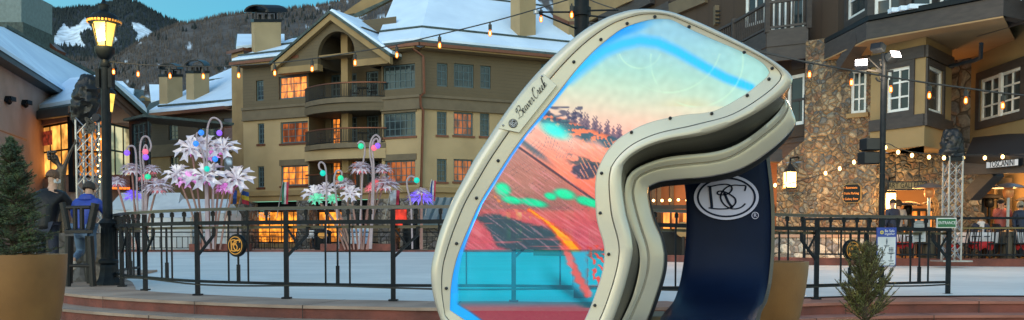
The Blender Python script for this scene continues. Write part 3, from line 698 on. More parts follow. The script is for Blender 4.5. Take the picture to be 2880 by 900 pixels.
# main roofs: slope planes rising from the eaves
def roofplane(W, u0, u1, z, rise, run, over=.9, th=.22, hip0=0, hip1=0, name='roof'):
    a, b = W.pt(u0, z, over), W.pt(u1, z, over); k = -run; dz = rise
    c, d = W.pt(u1-hip1, z+dz, k), W.pt(u0+hip0, z+dz, k); up = Vector((0, 0, th))
    mm = MB().hexa([a, b, c, d], [a+up, b+up, c+up, d+up]); r = mm.build(name, M['tile'], condo)
    nn = Vector((0, 0, .012)); e = (d-a).normalized()*.25
    sn = MB().hexa([a+up+nn+e, b+up+nn+e, c+up+nn, d+up+nn], [a+up+e+Vector((0, 0, .16)), b+up+e+Vector((0, 0, .16)), c+up+Vector((0, 0, .2)), d+up+Vector((0, 0, .2))])
    sn.build('snow', M['snow'], r)
    for f in (.10, .46, .8):
        p0, p1 = a.lerp(d, f)+up, b.lerp(c, f)+up; MB().tube([p0+Vector((0, 0, .26)), p1+Vector((0, 0, .26))], .07, 5).build('snow_guard', M['tile'], r)
    gt = MB(); gt.bar(a+Vector((0, 0, .05)), b+Vector((0, 0, .05)), .18, .2); gt.build('gutter', M['copper'], r)
    return r, (a, b, c, d)
roofplane(WA, -.4, uL-.1, ZE+.15, 3.6, 8.0)
ht = math.tan(WA.t.angle(WB.t)/2); print('hip', ht)
ra = roofplane(WA, uR+.1, WA.L+.9*ht, ZE+.15, 11, 15, hip0=-7, hip1=15.9*ht)
rb = roofplane(WB, -.9*ht, WB.L, ZE+.15, 11, 15, hip0=15.9*ht)

m = MB(); 
for W_, a, b in ((WA, 0, WA.L), (WB, 0, WB.L)): W_.box(m, a, b, ZE, ZE+.14, -.2, .85)
m.build('eave_soffit', M['stuccod'], condo)
# yellow parapet gable on the ridge, upper left of the main roof
m = MB(); ppoly(m, [(958, 42, 72), (1000, 12, 72), (1040, -14, 72), (1110, -14, 72), (1010, 36, 72)], (0, 1.2, 0)); m.build('roof_gable_wall', M['stuccod'], condo)
m = MB(); ppoly(m, [(985, 44, 71.9), (1100, -8, 71.9), (1104, -4, 71.9), (1010, 46, 71.9)], (0, .3, .1)); m.build('roof_flashing', M['tile'], condo)
chimney(condo, 1436, 1507, 1462, -60, [112, 119, 121], 66, M['stucco'], False)
chimney(condo, 1556, 1640, 1600, -60, [40, 60, 58], 69, M['stucco'], False)
chimney(condo, 707, 790, 716, 62, [165, 164, 128], 69.5, M['stucco'])
MB().box(P(1077, 72, 70), (.8, .8, .35)).build('roof_vent', M['tile'], condo)
# copper downpipe
MB().tube([WA.p(1178, 142, .75), WA.p(1195, 160, .2), WA.p(1198, 262, .2), WA.p(1190, 272, .35), WA.p(1190, 300, .3), WA.p(1194, 312, .15), WA.pt(WA.L-.1, .3, .15)], .09, 6).build('downpipe', M['copper'], condo)
# side wing (strip left of the facade)
WS = Wall((657, 71.5), (692, 70.3)); m = MB(); WS.panel(m, 0, WS.L, -.1, WS.hit(670, 148)[1]); m.build('wing_wall', M['stuccod'], condo)
m = MB(); WS.box(m, -.3, WS.L+.3, WS.hit(670, 148)[1], WS.hit(670, 140)[1], -3, .25); m.build('wing_gutter', M['copper'], condo)
m = MB(); ppoly(m, [(660, 146, 71), (800, 130, 73), (800, 98, 80), (663, 98, 80)]); r = m.build('wing_roof', M['tile'], condo)
m = MB(); ppoly(m, [(664, 138, 70.9), (800, 122, 72.8), (800, 102, 79), (668, 102, 79)], (0, 0, .2)); m.build('snow', M['snow'], r)
# storefronts
Wf = Wall(WA.pt(0, 0, -1.2).xy, WA.pt(WA.L, 0, -1.2).xy, True); Wf2 = Wall(WB.pt(0, 0, -1.2).xy, WB.pt(WB.L, 0, -1.2).xy, True)
m = MB(); WA.panel(m, 0, WA.L, -.1, ZS-.5, [], o=-2.6); WB.panel(m, 0, WB.L, -.1, ZS-.5, [], o=-2.6); m.build('shop_back_wall', M['stuccod'], condo)
for i, px in enumerate((692, 858, 985, 1088, 1150, 1196)):
    u = WA.hit(px, 620)[0]; m = MB(); WA.box(m, u-.55, u+.55, -.1, ZS-.5, -.9, .25); m.build('stone_pier', M['stone3'], condo)
for px in (1290, 1400, 1500, 1600):
    u = WB.hit(px, 620)[0]; m = MB(); WB.box(m, u-.55, u+.55, -.1, ZS-.5, -.9, .25); m.build('stone_pier', M['stone3'], condo)
def shopfront(W, x0, x1, nx, lit_, o=-.8, y0=592, y1=684):
    r = W.rect(x0, y0, x1, y1); window(W, condo, r, nx, 2, M['iron2'], M[lit_], dep=-o, fw=.1, mu=.06)
    m = MB(); W.box(m, r[0]-.1, r[1]+.1, r[3]+.02, ZS-.5, o-.1, o+.12); m.build('shop_fascia', M['iron2'], condo)
    m = MB(); W.box(m, r[0]-.1, r[1]+.1, -.1, r[2]-.02, o-.1, o+.1); m.build('shop_base', M['stuccod'], condo)
for a in ((705, 842, 4, 'shop'), (876, 968, 3, 'shop'), (1004, 1072, 3, 'gshop'), (1102, 1138, 1, 'shop'), (1162, 1184, 1, 'gshop')): shopfront(WA, *a)
for a in ((1210, 1275, 2, 'shop'), (1305, 1385, 2, 'gshop'), (1415, 1485, 2, 'shop')): shopfront(WB, *a)
def fascia_text(body, x, y, sz, mt, W, o): text(body, sz, mt, condo, W.p(x, y, o), W.t.to_3d(), (0, 0, 1))
fascia_text('SHOE', 722, 604, .62, M['white'], WA, -.6)
mr_ = mat('red_shop_sign', (.55, .03, .02), .4, emit=(1, .05, .02), es=.4, samp=False)
m = MB(); u = WA.rect(1108, 590, 1150, 640); WA.box(m, u[0], u[1], u[2], u[3], .28, .4); m.build('red_shop_sign', mr_, condo)
# ================================================================ darker wing with the two chimneys
wing = thing('lodge_wing', 'grey clapboard lodge wing with snowy roof and two capped chimneys left of the yellow condominium', 'building', G(520, 76, -.1))
WW = Wall((412, 80), (660, 74.5)); zE = WW.hit(540, 322)[1]; zM = WW.hit(540, 432)[1]
hw = [(474, 343, 500, 393, 2, 4, 'glass'), (558, 343, 612, 385, 4, 3, 'glass'), (478, 440, 502, 500, 2, 3, 'glass'), (572, 440, 620, 500, 3, 3, 'glass')]
rs = [WW.rect(*h[:4]) for h in hw]; bal = [WW.rect(624, 332, 660, 396), WW.rect(624, 440, 660, 520)]
m = MB(); WW.panel(m, 0, WW.L, zM, zE, rs[:2]+bal[:1]); m.build('clapboard_wall', M['sidingd'], wing)
m = MB(); WW.panel(m, 0, WW.L, -.1, zM, rs[2:]+bal[1:]); m.build('stucco_wall', M['stuccod'], wing)
for h, r in zip(hw, rs): window(WW, wing, r, h[4], h[5], M['bluef'], M[h[6]], dep=.2, fw=.1, mu=.05)
m = MB(); WW.box(m, 0, WW.L, zM-.1, zM+.9, -.02, .15); m.build('string_course', M['trimo'], wing)
for b in bal:
    m = MB(); WW.box(m, b[0], b[1], b[2], b[3], -2.3, -2.1); m.build('balcony_back', M['iron2'], wing)
    m = MB(); m.tube([WW.pt(b[0], b[2]+1.1, 0), WW.pt(b[1], b[2]+1.1, 0)], .06, 6)
    for k in range(12): m.bar(WW.pt(b[0]+(b[1]-b[0])*k/11, b[2], 0), WW.pt(b[0]+(b[1]-b[0])*k/11, b[2]+1.1, 0), .03)
    m.build('balcony_railing', M['copper'], wing)
m = MB(); ppoly(m, [(400, 330, 79.5), (660, 306, 73.8), (664, 190, 88), (590, 222, 88), (512, 262, 87), (420, 290, 86)]); r = m.build('roof', M['tile'], wing)
m = MB(); ppoly(m, [(420, 318, 79.3), (660, 296, 73.6), (664, 193, 87.6), (590, 225, 87.6), (520, 262, 86.6), (470, 288, 84)], (0, 0, .25)); m.build('snow', M['snow'], r)
for q in ([(445, 310, 79.0), (660, 293, 74.5)], [(590, 236, 86), (660, 228, 84)]): MB().tube([P(*q[0])+Vector((0, 0, .35)), P(*q[1])+Vector((0, 0, .35))], .1, 5).build('snow_guard', M['tile'], r)
m = MB(); WW.box(m, -.6, WW.L, zE-.02, zE+.25, -.1, 1.0); m.build('eave', M['copper'], wing)
chimney(wing, 447, 513, 470, 216, [302, 306, 275], 81, M['stucco']); chimney(wing, 523, 588, 545, 206, [300, 302, 265], 79.5, M['stucco'])
m = MB(); ppoly(m, [(425, 292, 88), (448, 292, 88), (448, 246, 92), (420, 246, 92)], (0, 0, .3)); m.build('upper_roof_snow', M['snow'], wing)
m = MB(); ppoly(m, [(418, 340, 90), (450, 340, 90), (450, 286, 90), (418, 292, 90)], (0, 2, 0)); m.build('upper_wall', M['stuccod'], wing)
# far cottage roofs between the pavilion and the wing
ct = thing('distant_house', 'distant house with snowy slate roof seen in the gap right of the left pavilion', 'house', G(385, 110, -.1))
m = MB(); ppoly(m, [(375, 420, 112), (425, 420, 112), (425, 285, 112), (400, 268, 112), (375, 290, 112)], (0, 6, 0)); m.build('wall', M['stuccod'], ct)
m = MB(); ppoly(m, [(325, 310, 108), (408, 300, 108), (404, 262, 118), (330, 256, 118)], (0, 0, .4)); r = m.build('roof', M['tile'], ct)
m = MB(); ppoly(m, [(336, 262, 116), (378, 270, 116), (372, 296, 109), (345, 290, 109)], (0, 0, .9)); m.build('snow', M['snow'], r)
m = MB(); m.box(P(415, 325, 100), (1.2, 1.2, 3)); m.build('chimney', M['iron2'], ct)
ct = thing('distant_house', 'distant dark house low behind the pavilion roof, its snowy roof edge just showing', 'house', G(330, 130, -.1))
m = MB(); ppoly(m, [(250, 420, 130), (372, 420, 130), (372, 262, 130), (340, 240, 130), (250, 250, 130)], (0, 6, 0)); m.build('wall', M['sidingd'], ct)
m = MB(); ppoly(m, [(245, 262, 128), (372, 268, 128), (345, 240, 134), (250, 235, 134)], (0, 0, .6)); m.build('roof', M['snow'], ct)
gl = thing('service_shed', 'dark blue glazed entrance block standing between the pavilion and the grey wing', 'building', G(390, 60, -.1))
WQ = Wall((368, 62), (418, 60)); r_ = WQ.rect(372, 345, 412, 560)
m = MB(); WQ.panel(m, 0, WQ.L, 0, WQ.hit(390, 335)[1], [r_], .3); m.build('wall', M['iron2'], gl); window(WQ, gl, r_, 3, 8, M['bluef'], M['glass'], dep=.2, fw=.1, mu=.05)
m = MB(); WQ.box(m, -.2, WQ.L+.2, WQ.hit(390, 335)[1], WQ.hit(390, 328)[1], -6, .3); m.build('roof', M['tile'], gl)
DS = 2.05
# ================================================================ pink stucco lodge on the left
pk = thing('pink_lodge', 'pink stucco lodge wall with snowy roof at the left edge of the rink', 'building', G(90, 30, -.1))
WP = Wall((-120, 24), (196, 36)); yE = WP.hit(80, 218)[1]
rw = WP.rect(102, 347, 196, 503)
m = MB(); WP.panel(m, 0, WP.L, -.4, yE, []); m.build('wall', M['pink'], pk)
m = MB(); WP.box(m, 0, WP.L, yE-.32, yE+.06, -.1, .9); m.build('eave', mat('teal_eave_paint', (.045, .06, .065), .5), pk)
m = MB(); WP.box(m, WP.hit(0, 380)[0], WP.hit(75, 380)[0], WP.hit(40, 383)[1], WP.hit(40, 380)[1], -.05, .012); m.build('expansion_joint', M['copper'], pk)
m = MB(); a, b = WP.pt(0, yE, .95), WP.pt(WP.L, yE, .95); c, d = P(268, 222, 42), P(-60, 70, 36); c2_ = P(14, 86, 37); 
m.poly([a, b, c, c2_, d]); r = m.build('roof', M['tile'], pk); up = Vector((0, 0, .25))
m = MB(); k = (d-a).normalized()*.3; m.hexa([a+k+up*.1, b+k+up*.1, c+up*.1, c2_+up*.1, d+up*.1], [a+k+up, b+k+up, c+up, c2_+up, d+up]); m.build('snow', M['snow'], r)
m = MB(); m.tube([c2_+up*1.5, c2_.lerp(c, .5)+up*1.5, c+up*1.5], .22, 5); m.build('ridge_tiles', M['tile'], r)
cu = MB(); ppoly(cu, [(-40, 62, 44), (60, 62, 44), (60, -30, 44), (-40, -30, 44)], (0, 6, 0)); cu.build('roof_tower', mat('pale_teal_cladding', (.15, .21, .22), .7), pk)
cu = MB(); ppoly(cu, [(-40, 120, 43.5), (65, 108, 43.5), (65, 62, 43.5), (-40, 62, 43.5)], (0, 6, 0)); cu.build('roof_tower_base', M['tile'], pk)
cu = MB(); ppoly(cu, [(60, 50, 46), (160, 138, 46), (152, 150, 46), (60, 112, 46)], (0, 2, 0)); cu.build('roof_end', M['copper'], pk)
for px, py in ((18, 278), (65, 288)):
    q = WP.p(px, py, .15); MB().box(q, (.6, .6, .28)).build('wall_spotlight', M['iron2'], pk)
    MB().lathe([(.16, -.2), (.2, .2)], q+Vector((.1, -.3, -.16)), 8, m=Matrix.Rotation(R(60), 4, 'X')).build('wall_spotlight', M['iron2'], pk)
# ---- gabled glass pavilion
pav = thing('glass_pavilion', 'gabled pavilion with tall warm lit windows and snowy roof behind the street lamp', 'building', G(250, 33, -.1))
V1 = Wall((82, 33.2), (200, 31)); V2 = Wall((200, 31), (305, 31.0)); V3 = Wall((305, 31), (398, 33.2))
zp = V1.hit(140, 330)[1]
pm = M['pink']
def pwin(W, x0, y0, x1, y1, nx, ny, g):
    r = W.rect(x0, y0, x1, y1); return r, (W, r, nx, ny, g)
wl = []
for W_, x0, y0, x1, y1, nx, ny, g in ((V1, 102, 347, 193, 500, 3, 2, 'g1'), (V2, 212, 352, 298, 500, 3, 2, 'g2'), (V3, 309, 352, 380, 500, 3, 2, 'g3')):
    r = W_.rect(x0, y0, x1, y1); m = MB(); W_.panel(m, 0, W_.L, -.3, W_.hit((x0+x1)/2, 328)[1], [r], .3); m.build('wall', pm, pav); wl.append((W_, r, nx, ny, g))
M['g1'] = mat('warm_lobby_window', (.3, .15, .05), .2, c2=(.1, .04, .01), ns=.55, nd=3, emit=(1, .42, .08), es=1.15, samp=False, lo=.42, hi=.6)
M['g2'] = mat('warm_lobby_window_centre', (.3, .15, .05), .2, c2=(.1, .04, .01), ns=.7, nd=3, emit=(1, .30, .03), es=1.0, samp=False, lo=.4, hi=.56)
M['g3'] = mat('cool_lobby_window', (.10, .13, .11), .06, c2=(.05, .06, .05), ns=.8, nd=3, emit=(.80, .66, .34), es=.42, samp=False, lo=.42, hi=.58, spec=.9)
for W_, r, nx, ny, g in wl: window(W_, pav, r, nx, ny, M['iron2'], M[g], dep=.3, fw=.14, mu=.12)
# pictures and lamps behind the left window: real small things on the lobby side
q = V1.p(126, 372, -.02); m = MB(); V1.box(m, V1.hit(110, 372)[0], V1.hit(138, 372)[0], V1.hit(125, 408)[1], V1.hit(125, 368)[1], -.22, -.17); m.build('lobby_picture', mat('red_abstract_picture', (  .35, .05, .03), .6, c2=(.05, .03, .05), ns=4, emit=(.5, .07, .03), es=.3), pav)
# gable front over the centre and its roof
ga = P(300, 232, 29.6); gl_ = P(196, 300, 29.6); grr = P(418, 336, 31.4); glo = P(78, 322, 32.4)
brw = mat('brown_fascia', (.10, .055, .04), .6, ns=4)
m = MB(); z_ = V2.hit(250, 352)[1]
m.ext([P(212, 345, 31.02), P(400, 345, 31.02), P(405, 330, 31.02), P(300, 252, 31.02), P(205, 318, 31.02)], (0, .3, 0)); m.build('gable_wall', pm, pav)
m = MB()
for a, b in ((ga, gl_), (ga, grr)):
    dn = Vector((0, 0, -.86)); bk = Vector((0, .5, 0)); dn2 = Vector((0, 0, -.45)); fw_ = Vector((0, -.25, 0))
    m.hexa([a+dn, b+dn, b+dn+bk, a+dn+bk], [a, b, b+bk, a+bk]); m.hexa([a+dn2+fw_, b+dn2+fw_, b+dn2, a+dn2], [a+fw_, b+fw_, b, a])
m.bar(grr+Vector((0, 0, -.2)), P(340, 345, 31.6)+Vector((0, 0, 0)), .3, .4) if False else None
m.build('gable_fascia', brw, pav)
def roofq(q, par, th=.28, mt='tile', snow=.9):
    qq = [P(*p) for p in q]; m = MB(); m.ext(qq, (0, 0, th)); r = m.build('roof', M[mt], par)
    c = sum(qq, Vector((0, 0, 0)))/len(qq); m = MB(); m.ext([c+(p-c)*snow+Vector((0, 0, th+.01)) for p in qq], (0, 0, .26)); m.build('snow', M['snow'], r); return r
roofq([(70, 328, 32.6), (200, 308, 29.8), (302, 230, 29.4), (278, 226, 38), (196, 236, 37)], pav)
roofq([(302, 230, 29.4), (420, 336, 31.2), (412, 318, 36), (352, 262, 40), (300, 226, 40)], pav)
dtg = mat('dark_teal_gutter', (.04, .055, .06), .5); MB().bar(P(74, 330, 32.6), P(200, 312, 29.9), .4, .6).build('gutter', dtg, pav); MB().bar(P(398, 342, 31.5), P(420, 340, 31.4), .4, .6).build('gutter', dtg, pav)
MB().box(V2.p(204, 425, .12), (.34, .4, 5.6)).build('corner_post', M['iron2'], pav)
MB().box(V3.p(390, 445, .1), (.4, .4, 5.6)).build('corner_post', M['iron2'], pav)
m = MB(); V2.box(m, V2.L-1, V2.L+.3, V2.hit(300, 350)[1], V2.hit(300, 336)[1], .02, .05); m.build('transom_light', M['lit'], pav)
MB().box(P(88, 430, 33), (.35, .35, 10)).build('downpipe', M['copper'], pav)
# red awning and low stone base under the pavilion
m = MB(); m.ext([P(305, 530, 30.2), P(440, 532, 32), P(440, 505, 33.5), P(305, 500, 31.5)], (0, 0, .25)); m.build('awning', mat('dusky_red_awning', (.30, .09, .06), .7), pav)
m = MB()
for k in range(11): m.box(P(318+k*11, 529+k*.2, 30.0+.15*k), (.2, .1, .14))
m.build('awning_lights', glow('orange_awning_light', (1, .18, .02), .9), pav)

DS = 1.0
# ================================================================ right lodge (stone, stucco and timber)
lodge = thing('stone_lodge', 'fieldstone, stucco and dark timber lodge with white framed windows on the right', 'building', G(2500, 30, .12))
K1 = Wall((2180, 31.6), (2462, 29.4))            # stone wall
zt = K1.hit(2400, 96)[1]; zs = K1.hit(2300, 668)[1]
rwin = K1.rect(2392, 196, 2436, 318)
uP = K1.hit(2264, 300)[0]
m = MB(); K1.panel(m, uP, K1.L, zs, zt, [rwin], .3)
us = [K1.hit(2185, 500)[0], K1.hit(2192, 460)[0], K1.hit(2226, 420)[0], uP]
K1.box(m, us[0], uP, zs, K1.hit(2220, 458)[1], -.5, -.004); m.poly([K1.pt(us[1], K1.hit(2192, 458)[1]), K1.pt(uP, K1.hit(2192, 458)[1]), K1.pt(uP, K1.hit(2262, 395)[1]), K1.pt(us[2], K1.hit(2226, 425)[1])])
m.poly([K1.pt(uP, zs), K1.pt(uP, zt), K1.pt(uP, zt, -3), K1.pt(uP, zs, -3)])
m.build('fieldstone_wall', M['stone'], lodge)
window(K1, lodge, rwin, 2, 3, M['white'], M['glass'], dep=.14, fw=.09, mu=.05, sill=M['stuccod'])
m = MB(); K1.box(m, us[0]-.3, K1.L+.2, .1, zs, -.5, .35); m.build('river_stone_base', M['stone2'], lodge)
m = MB(); K1.box(m, us[0]-.35, K1.L+.25, zs+.003, zs+.1, -.5, .42); m.build('base_cap', M['tread'], lodge)
# stucco return wall right of the pillar window, bay, recess, right wall
K2 = Wall((2462, 29.4), (2490, 30.2)); K3 = Wall((2442, 28.6), (2594, 26.9)); K4 = Wall((2594, 26.9), (2668, 28.8)); K5 = Wall((2660, 30.6), (2722, 30.0)); K6 = Wall((2722, 30.0), (2960, 25.2))
zb = K3.hit(2540, 416)[1]; zt3 = K3.hit(2594, 90)[1]
w3 = K3.rect(2495, 190, 2560, 314); w4 = K4.rect(2608, 190, 2650, 317); w6 = K6.rect(2758, 205, 2873, 327)
m = MB(); K3.panel(m, 0, K3.L, zb, zt3, [w3]); K4.panel(m, 0, K4.L, zb, zt3, [w4]); m.poly([K3.pt(0, zb), K3.pt(0, zt3), K3.pt(0, zt3, -2.2), K3.pt(0, zb, -2.2)])
m.poly([K3.pt(0, zb), K3.pt(K3.L, zb), K4.pt(K4.L, zb), K4.pt(K4.L, zb, -2.5), K3.pt(0, zb, -2.5)])
m.build('bay_wall', M['cream'], lodge)
window(K3, lodge, w3, 2, 3, M['white'], M['glass'], dep=.1, fw=.09, mu=.05, trim=M['trimd'], tw=.16)
window(K4, lodge, w4, 1, 1, M['white'], M['gshop'], dep=.1, fw=.09, mu=.05, trim=M['trimd'], tw=.16)
for W_ in (K3, K4):
    for y0, y1 in ((172, 187), (315, 331)):
        m = MB(); W_.box(m, 0, W_.L, w3[3]+.16 if y0 < 200 else w3[2]-.5, w3[3]+.5 if y0 < 200 else w3[2]-.16, -.02, .07); m.build('timber_band', M['trimd'], lodge)
m = MB(); K5.panel(m, -.5, K5.L, 0, zt3+.3, []); m.build('recess_stone', M['stone3'], lodge)
m = MB(); K6.panel(m, 0, K6.L, K6.hit(2800, 392)[1], zt3+1.2, [w6]); m.build('stucco_wall', M['cream'], lodge)
window(K6, lodge, w6, 4, 3, M['white'], M['glass'], dep=.1, fw=.09, mu=.05, trim=M['trimd'], tw=.24)
m = MB(); K6.box(m, (w6[0]+w6[1])/2-.08, (w6[0]+w6[1])/2+.08, w6[2], w6[3], -.06, .02); m.build('window_mullion', M['white'], lodge)
# dark eave beam that carries the upper storey, with its tan soffit
Ea, Eb, Ec, Ed = P(2270, 122, 32), P(2437, 76, 27.5), P(2820, 118, 24.6), P(2960, 96, 22.5)
m = MB()
def beam(a, b, h, mt, name, dep=.3):
    a, b = Vector(a), Vector(b); n = Vector((-(b-a).y, (b-a).x, 0)).normalized()*dep; d = Vector((0, 0, -h))
    return MB().hexa([a+d, b+d, b+n+d, a+n+d], [a, b, b+n, a+n]).build(name, mt, lodge)
za = P(2437, 62, 27.5).z
Eb2 = Vector((Eb.x, Eb.y, za)); Ea2 = Vector((Ea.x, Ea.y, za)); Ec2 = Vector((Ec.x, Ec.y, za))
beam(Ea2, Eb2, .5, M['trimd'], 'eave_beam'); beam(Eb2, Ec2, .5, M['trimd'], 'eave_beam')
Ed2 = G(3000, 21.8, za); beam(Ec2, G(2960, 26, za), .5, M['trimd'], 'eave_beam')
for a, b in ((Ea2, Eb2), (Eb2, Ec2)): beam(a+Vector((0, -.12, .16)), b+Vector((0, -.12, .16)), .14, M['iron2'], 'eave_gutter', .35)
m = MB(); m.ext([Ea2-Vector((0, 0, .55)), Eb2-Vector((0, 0, .55)), Ec2-Vector((0, 0, .55)), G(2900, 34, za-.55), G(2300, 35, za-.55)], (0, 0, .04)); m.build('soffit', M['soffit'], lodge)
m = MB(); m.ext([Ea2+Vector((0, .1, .02)), Eb2+Vector((0, .2, .02)), Ec2+Vector((0, .2, .02)), G(2900, 34, za+.02), G(2300, 35, za+.02)], (0, 0, .1)); m.build('eave_roof', M['tile'], lodge)
m = MB()
for px, d in ((2560, 26.6), (2585, 26.4), (2535, 26.8)): m.box(G(px, d, za+.16), (.9, .3, .12))
m.build('eave_snow', M['snow'], lodge)
m = MB(); m.bar(P(2372, 188, 29.6), P(2425, 106, 28.2), .42, .36); m.build('timber_bracket', M['trimd'], lodge)
m = MB(); m.tube([P(2760, 122, 24.9), P(2758, 162, 25.2), P(2740, 170, 25.5), P(2672, 186, 27.5)], .06, 6); m.build('downpipe', M['iron2'], lodge)
# upper storey: brown boards and white windows
U1 = Wall((2270, 32.2), (2348, 31.2)); U2 = Wall((2348, 31.2), (2441, 28.6)); U3 = Wall((2441, 28.6), (2700, 26.6)); U4 = Wall((2700, 27.4), (2980, 24.0))
zu = za+4.6
def upwin(W, x0, y0, x1, y1, nx, ny, g='glass', t=.2): return (W, W.rect(x0, y0, x1, y1), nx, ny, g, t)
uw = [upwin(U2, 2386, -60, 2437, 44, 1, 2), upwin(U3, 2460, -70, 2546, 60, 2, 2, 'gshop'), upwin(U3, 2550, -70, 2624, 69, 1, 3), upwin(U3, 2642, -60, 2690, 78, 1, 3), upwin(U4, 2766, -80, 2878, 62, 4, 4)]
for W_ in (U1, U2, U3, U4): m = MB(); W_.panel(m, 0, W_.L, za, zu, [u[1] for u in uw if u[0] is W_]); m.build('board_siding', M['brown'], lodge)
for W_, r, nx, ny, g, t in uw: window(W_, lodge, r, nx, ny, M['white'], M[g], dep=.08, fw=.1, mu=.05, trim=M['trimd'], tw=t)
m = MB(); U3.box(m, 0, U3.L, za+.1, uw[1][1][2]-.2, -.01, .04); m.build('timber_apron', M['trimd'], lodge)
m = MB(); U4.box(m, 0, U4.L, za-.5, za+.0, -.01, .06); m.build('timber_band', M['trimd'], lodge)
# wall behind the balconies
B1 = Wall((1660, 44.5), (2272, 32.2)); zl = B1.hit(2240, 640)[1]
dr = [B1.rect(2096, -40, 2152, 70), B1.rect(2168, -40, 2212, 112), B1.rect(2222, -40, 2262, 112), B1.rect(2214, 210, 2262, 352), B1.rect(2040, 120, 2090, 240)]
m = MB(); B1.panel(m, 0, B1.L, B1.hit(2200, 390)[1], B1.hit(2200, -150)[1], dr); m.build('board_siding', M['brown'], lodge)
for r, nx in zip(dr, (2, 2, 1, 1, 1)): window(B1, lodge, r, nx, 1, M['white'], M['glass'], dep=.1, fw=.12, mu=.06)
m = MB(); m.ext([P(1655, 60, 44), P(1760, 8, 41), P(1860, -30, 40), P(1655, -30, 44)], (0, .5, 0)); m.build('gable_stucco', M['stuccod'], lodge)
for q in ([(1690, 62, 43), (1835, -8, 40)], [(1888, 30, 39), (1990, -12, 37)], [(1780, 78, 41), (1888, 22, 39)]):
    m = MB(); m.bar(P(*q[0]), P(*q[1]), .3, .55); m.build('rake_beam', M['trimd'] if q[0][0] != 1888 else M['trimo'], lodge)
m = MB(); m.box(P(2040, 48, 36.8), (1.0, .8, .75)); vn = m.build('air_unit', M['trimo'], lodge, bevel=.02)
m = MB()
for k in range(4): m.box(P(2030, 48, 36.35)+Vector((0, 0, -.22+.15*k)), (.5, .05, .05))
m.build('louvre', M['iron2'], vn)
def balcony(pts, zf, h, fas, name, n):
    """pts plan outline from the house and round to the house again"""
    t = thing_part = None
    pts = [Vector((p.x, p.y, zf)) for p in pts]
    m = MB(); m.ext([p-Vector((0, 0, .25)) for p in pts], (0, 0, .25)); fl = m.build(name+'_floor', M['trimd'], lodge)
    m = MB()
    for a, b in zip(pts, pts[1:]):
        n_ = Vector((-(b-a).y, (b-a).x, 0)).normalized()*.12; d = Vector((0, 0, -fas)); u_ = Vector((0, 0, .05))
        m.hexa([a+d, b+d, b+n_+d, a+n_+d], [a+u_, b+u_, b+n_+u_, a+n_+u_])
        m.hexa([a+d*.5-n_*.3, b+d*.5-n_*.3, b+d*.5, a+d*.5], [a+u_*1.5-n_*.3, b+u_*1.5-n_*.3, b+u_*1.5, a+u_*1.5])
    m.build(name+'_fascia', M['trimd'], lodge)
    m = MB()
    for a, b in zip(pts, pts[1:]):
        z1, z0 = Vector((0, 0, h)), Vector((0, 0, .16)); m.bar(a+z1, b+z1, .1, .09); m.bar(a+z0, b+z0, .07, .07)
        k = max(2, int((b-a).length/.17))
        for i in range(1, k): p = a.lerp(b, i/k); m.bar(p+z0, p+z1, .045)
    rl = m.build(name+'_railing', M['trimd'], lodge)
    for p in pts: MB().bar(p, p+Vector((0, 0, h+.14)), .16).build('rail_post', M['trimd'], rl)
    return pts
f1 = P(2157, 92, 32.3)
balcony([P(1960, 92, 38.5), P(2064, 92, 35.2), f1, P(2274, 92, 31.6)], f1.z, 1.02, 1.0, 'balcony', 0)
f2 = P(2240, 362, 32.8)
balcony([P(2120, 362, 36), P(2200, 362, 33.6), P(2268, 362, 32.4)], f2.z, 1.0, .95, 'lower_balcony', 0)
m = MB(); m.ext([P(2070, 132, 35), P(2150, 140, 32.6), P(2262, 150, 32.0), P(2262, 150, 36), P(2070, 132, 38)], (0, 0, .1)); m.build('balcony_soffit', M['soffit'], lodge)
m = MB(); m.ext([P(2060, 240, 36.5), P(2262, 190, 32.3), P(2262, 160, 32.3), P(2060, 190, 36.5)], (0, .3, 0)); m.build('lintel_beam', M['trimd'], lodge)
# warm terrace interior behind the arch on the left of the stone
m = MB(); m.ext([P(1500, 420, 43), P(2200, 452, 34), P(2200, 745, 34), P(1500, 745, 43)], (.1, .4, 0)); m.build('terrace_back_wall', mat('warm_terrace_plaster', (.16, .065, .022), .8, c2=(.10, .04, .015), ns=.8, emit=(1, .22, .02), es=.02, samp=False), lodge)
m = MB(); m.ext([P(1500, 440, 42), P(2200, 455, 32.5), P(2200, 420, 32.5), P(1500, 400, 42)], (0, .5, 0)); m.build('terrace_lintel', M['trimd'], lodge)
for x_ in (1836, 1852, 1888, 1914, 1946, 2000, 2050):
    m = MB(); m.box(G(x_, 37.4, 1.6), (.16, .16, 3.4)); m.build('terrace_post', M['wood'], lodge)
m = MB(); m.ext([P(1600, 590, 38.6), P(2180, 585, 34.0), P(2180, 575, 34.0), P(1600, 578, 38.6)], (0, .1, 0)); m.build('terrace_beam', M['wood'], lodge)
for i, (x0, x1) in enumerate(((1866, 1884), (1890, 1910), (1922, 1940))):
    m = MB(); m.ext([P(x0, 598, 36.8), P(x1, 598, 36.8), P(x1, 660, 36.8), P(x0, 660, 36.8)], (0, .06, 0)); m.build('lit_doorway', M['lit'], lodge)
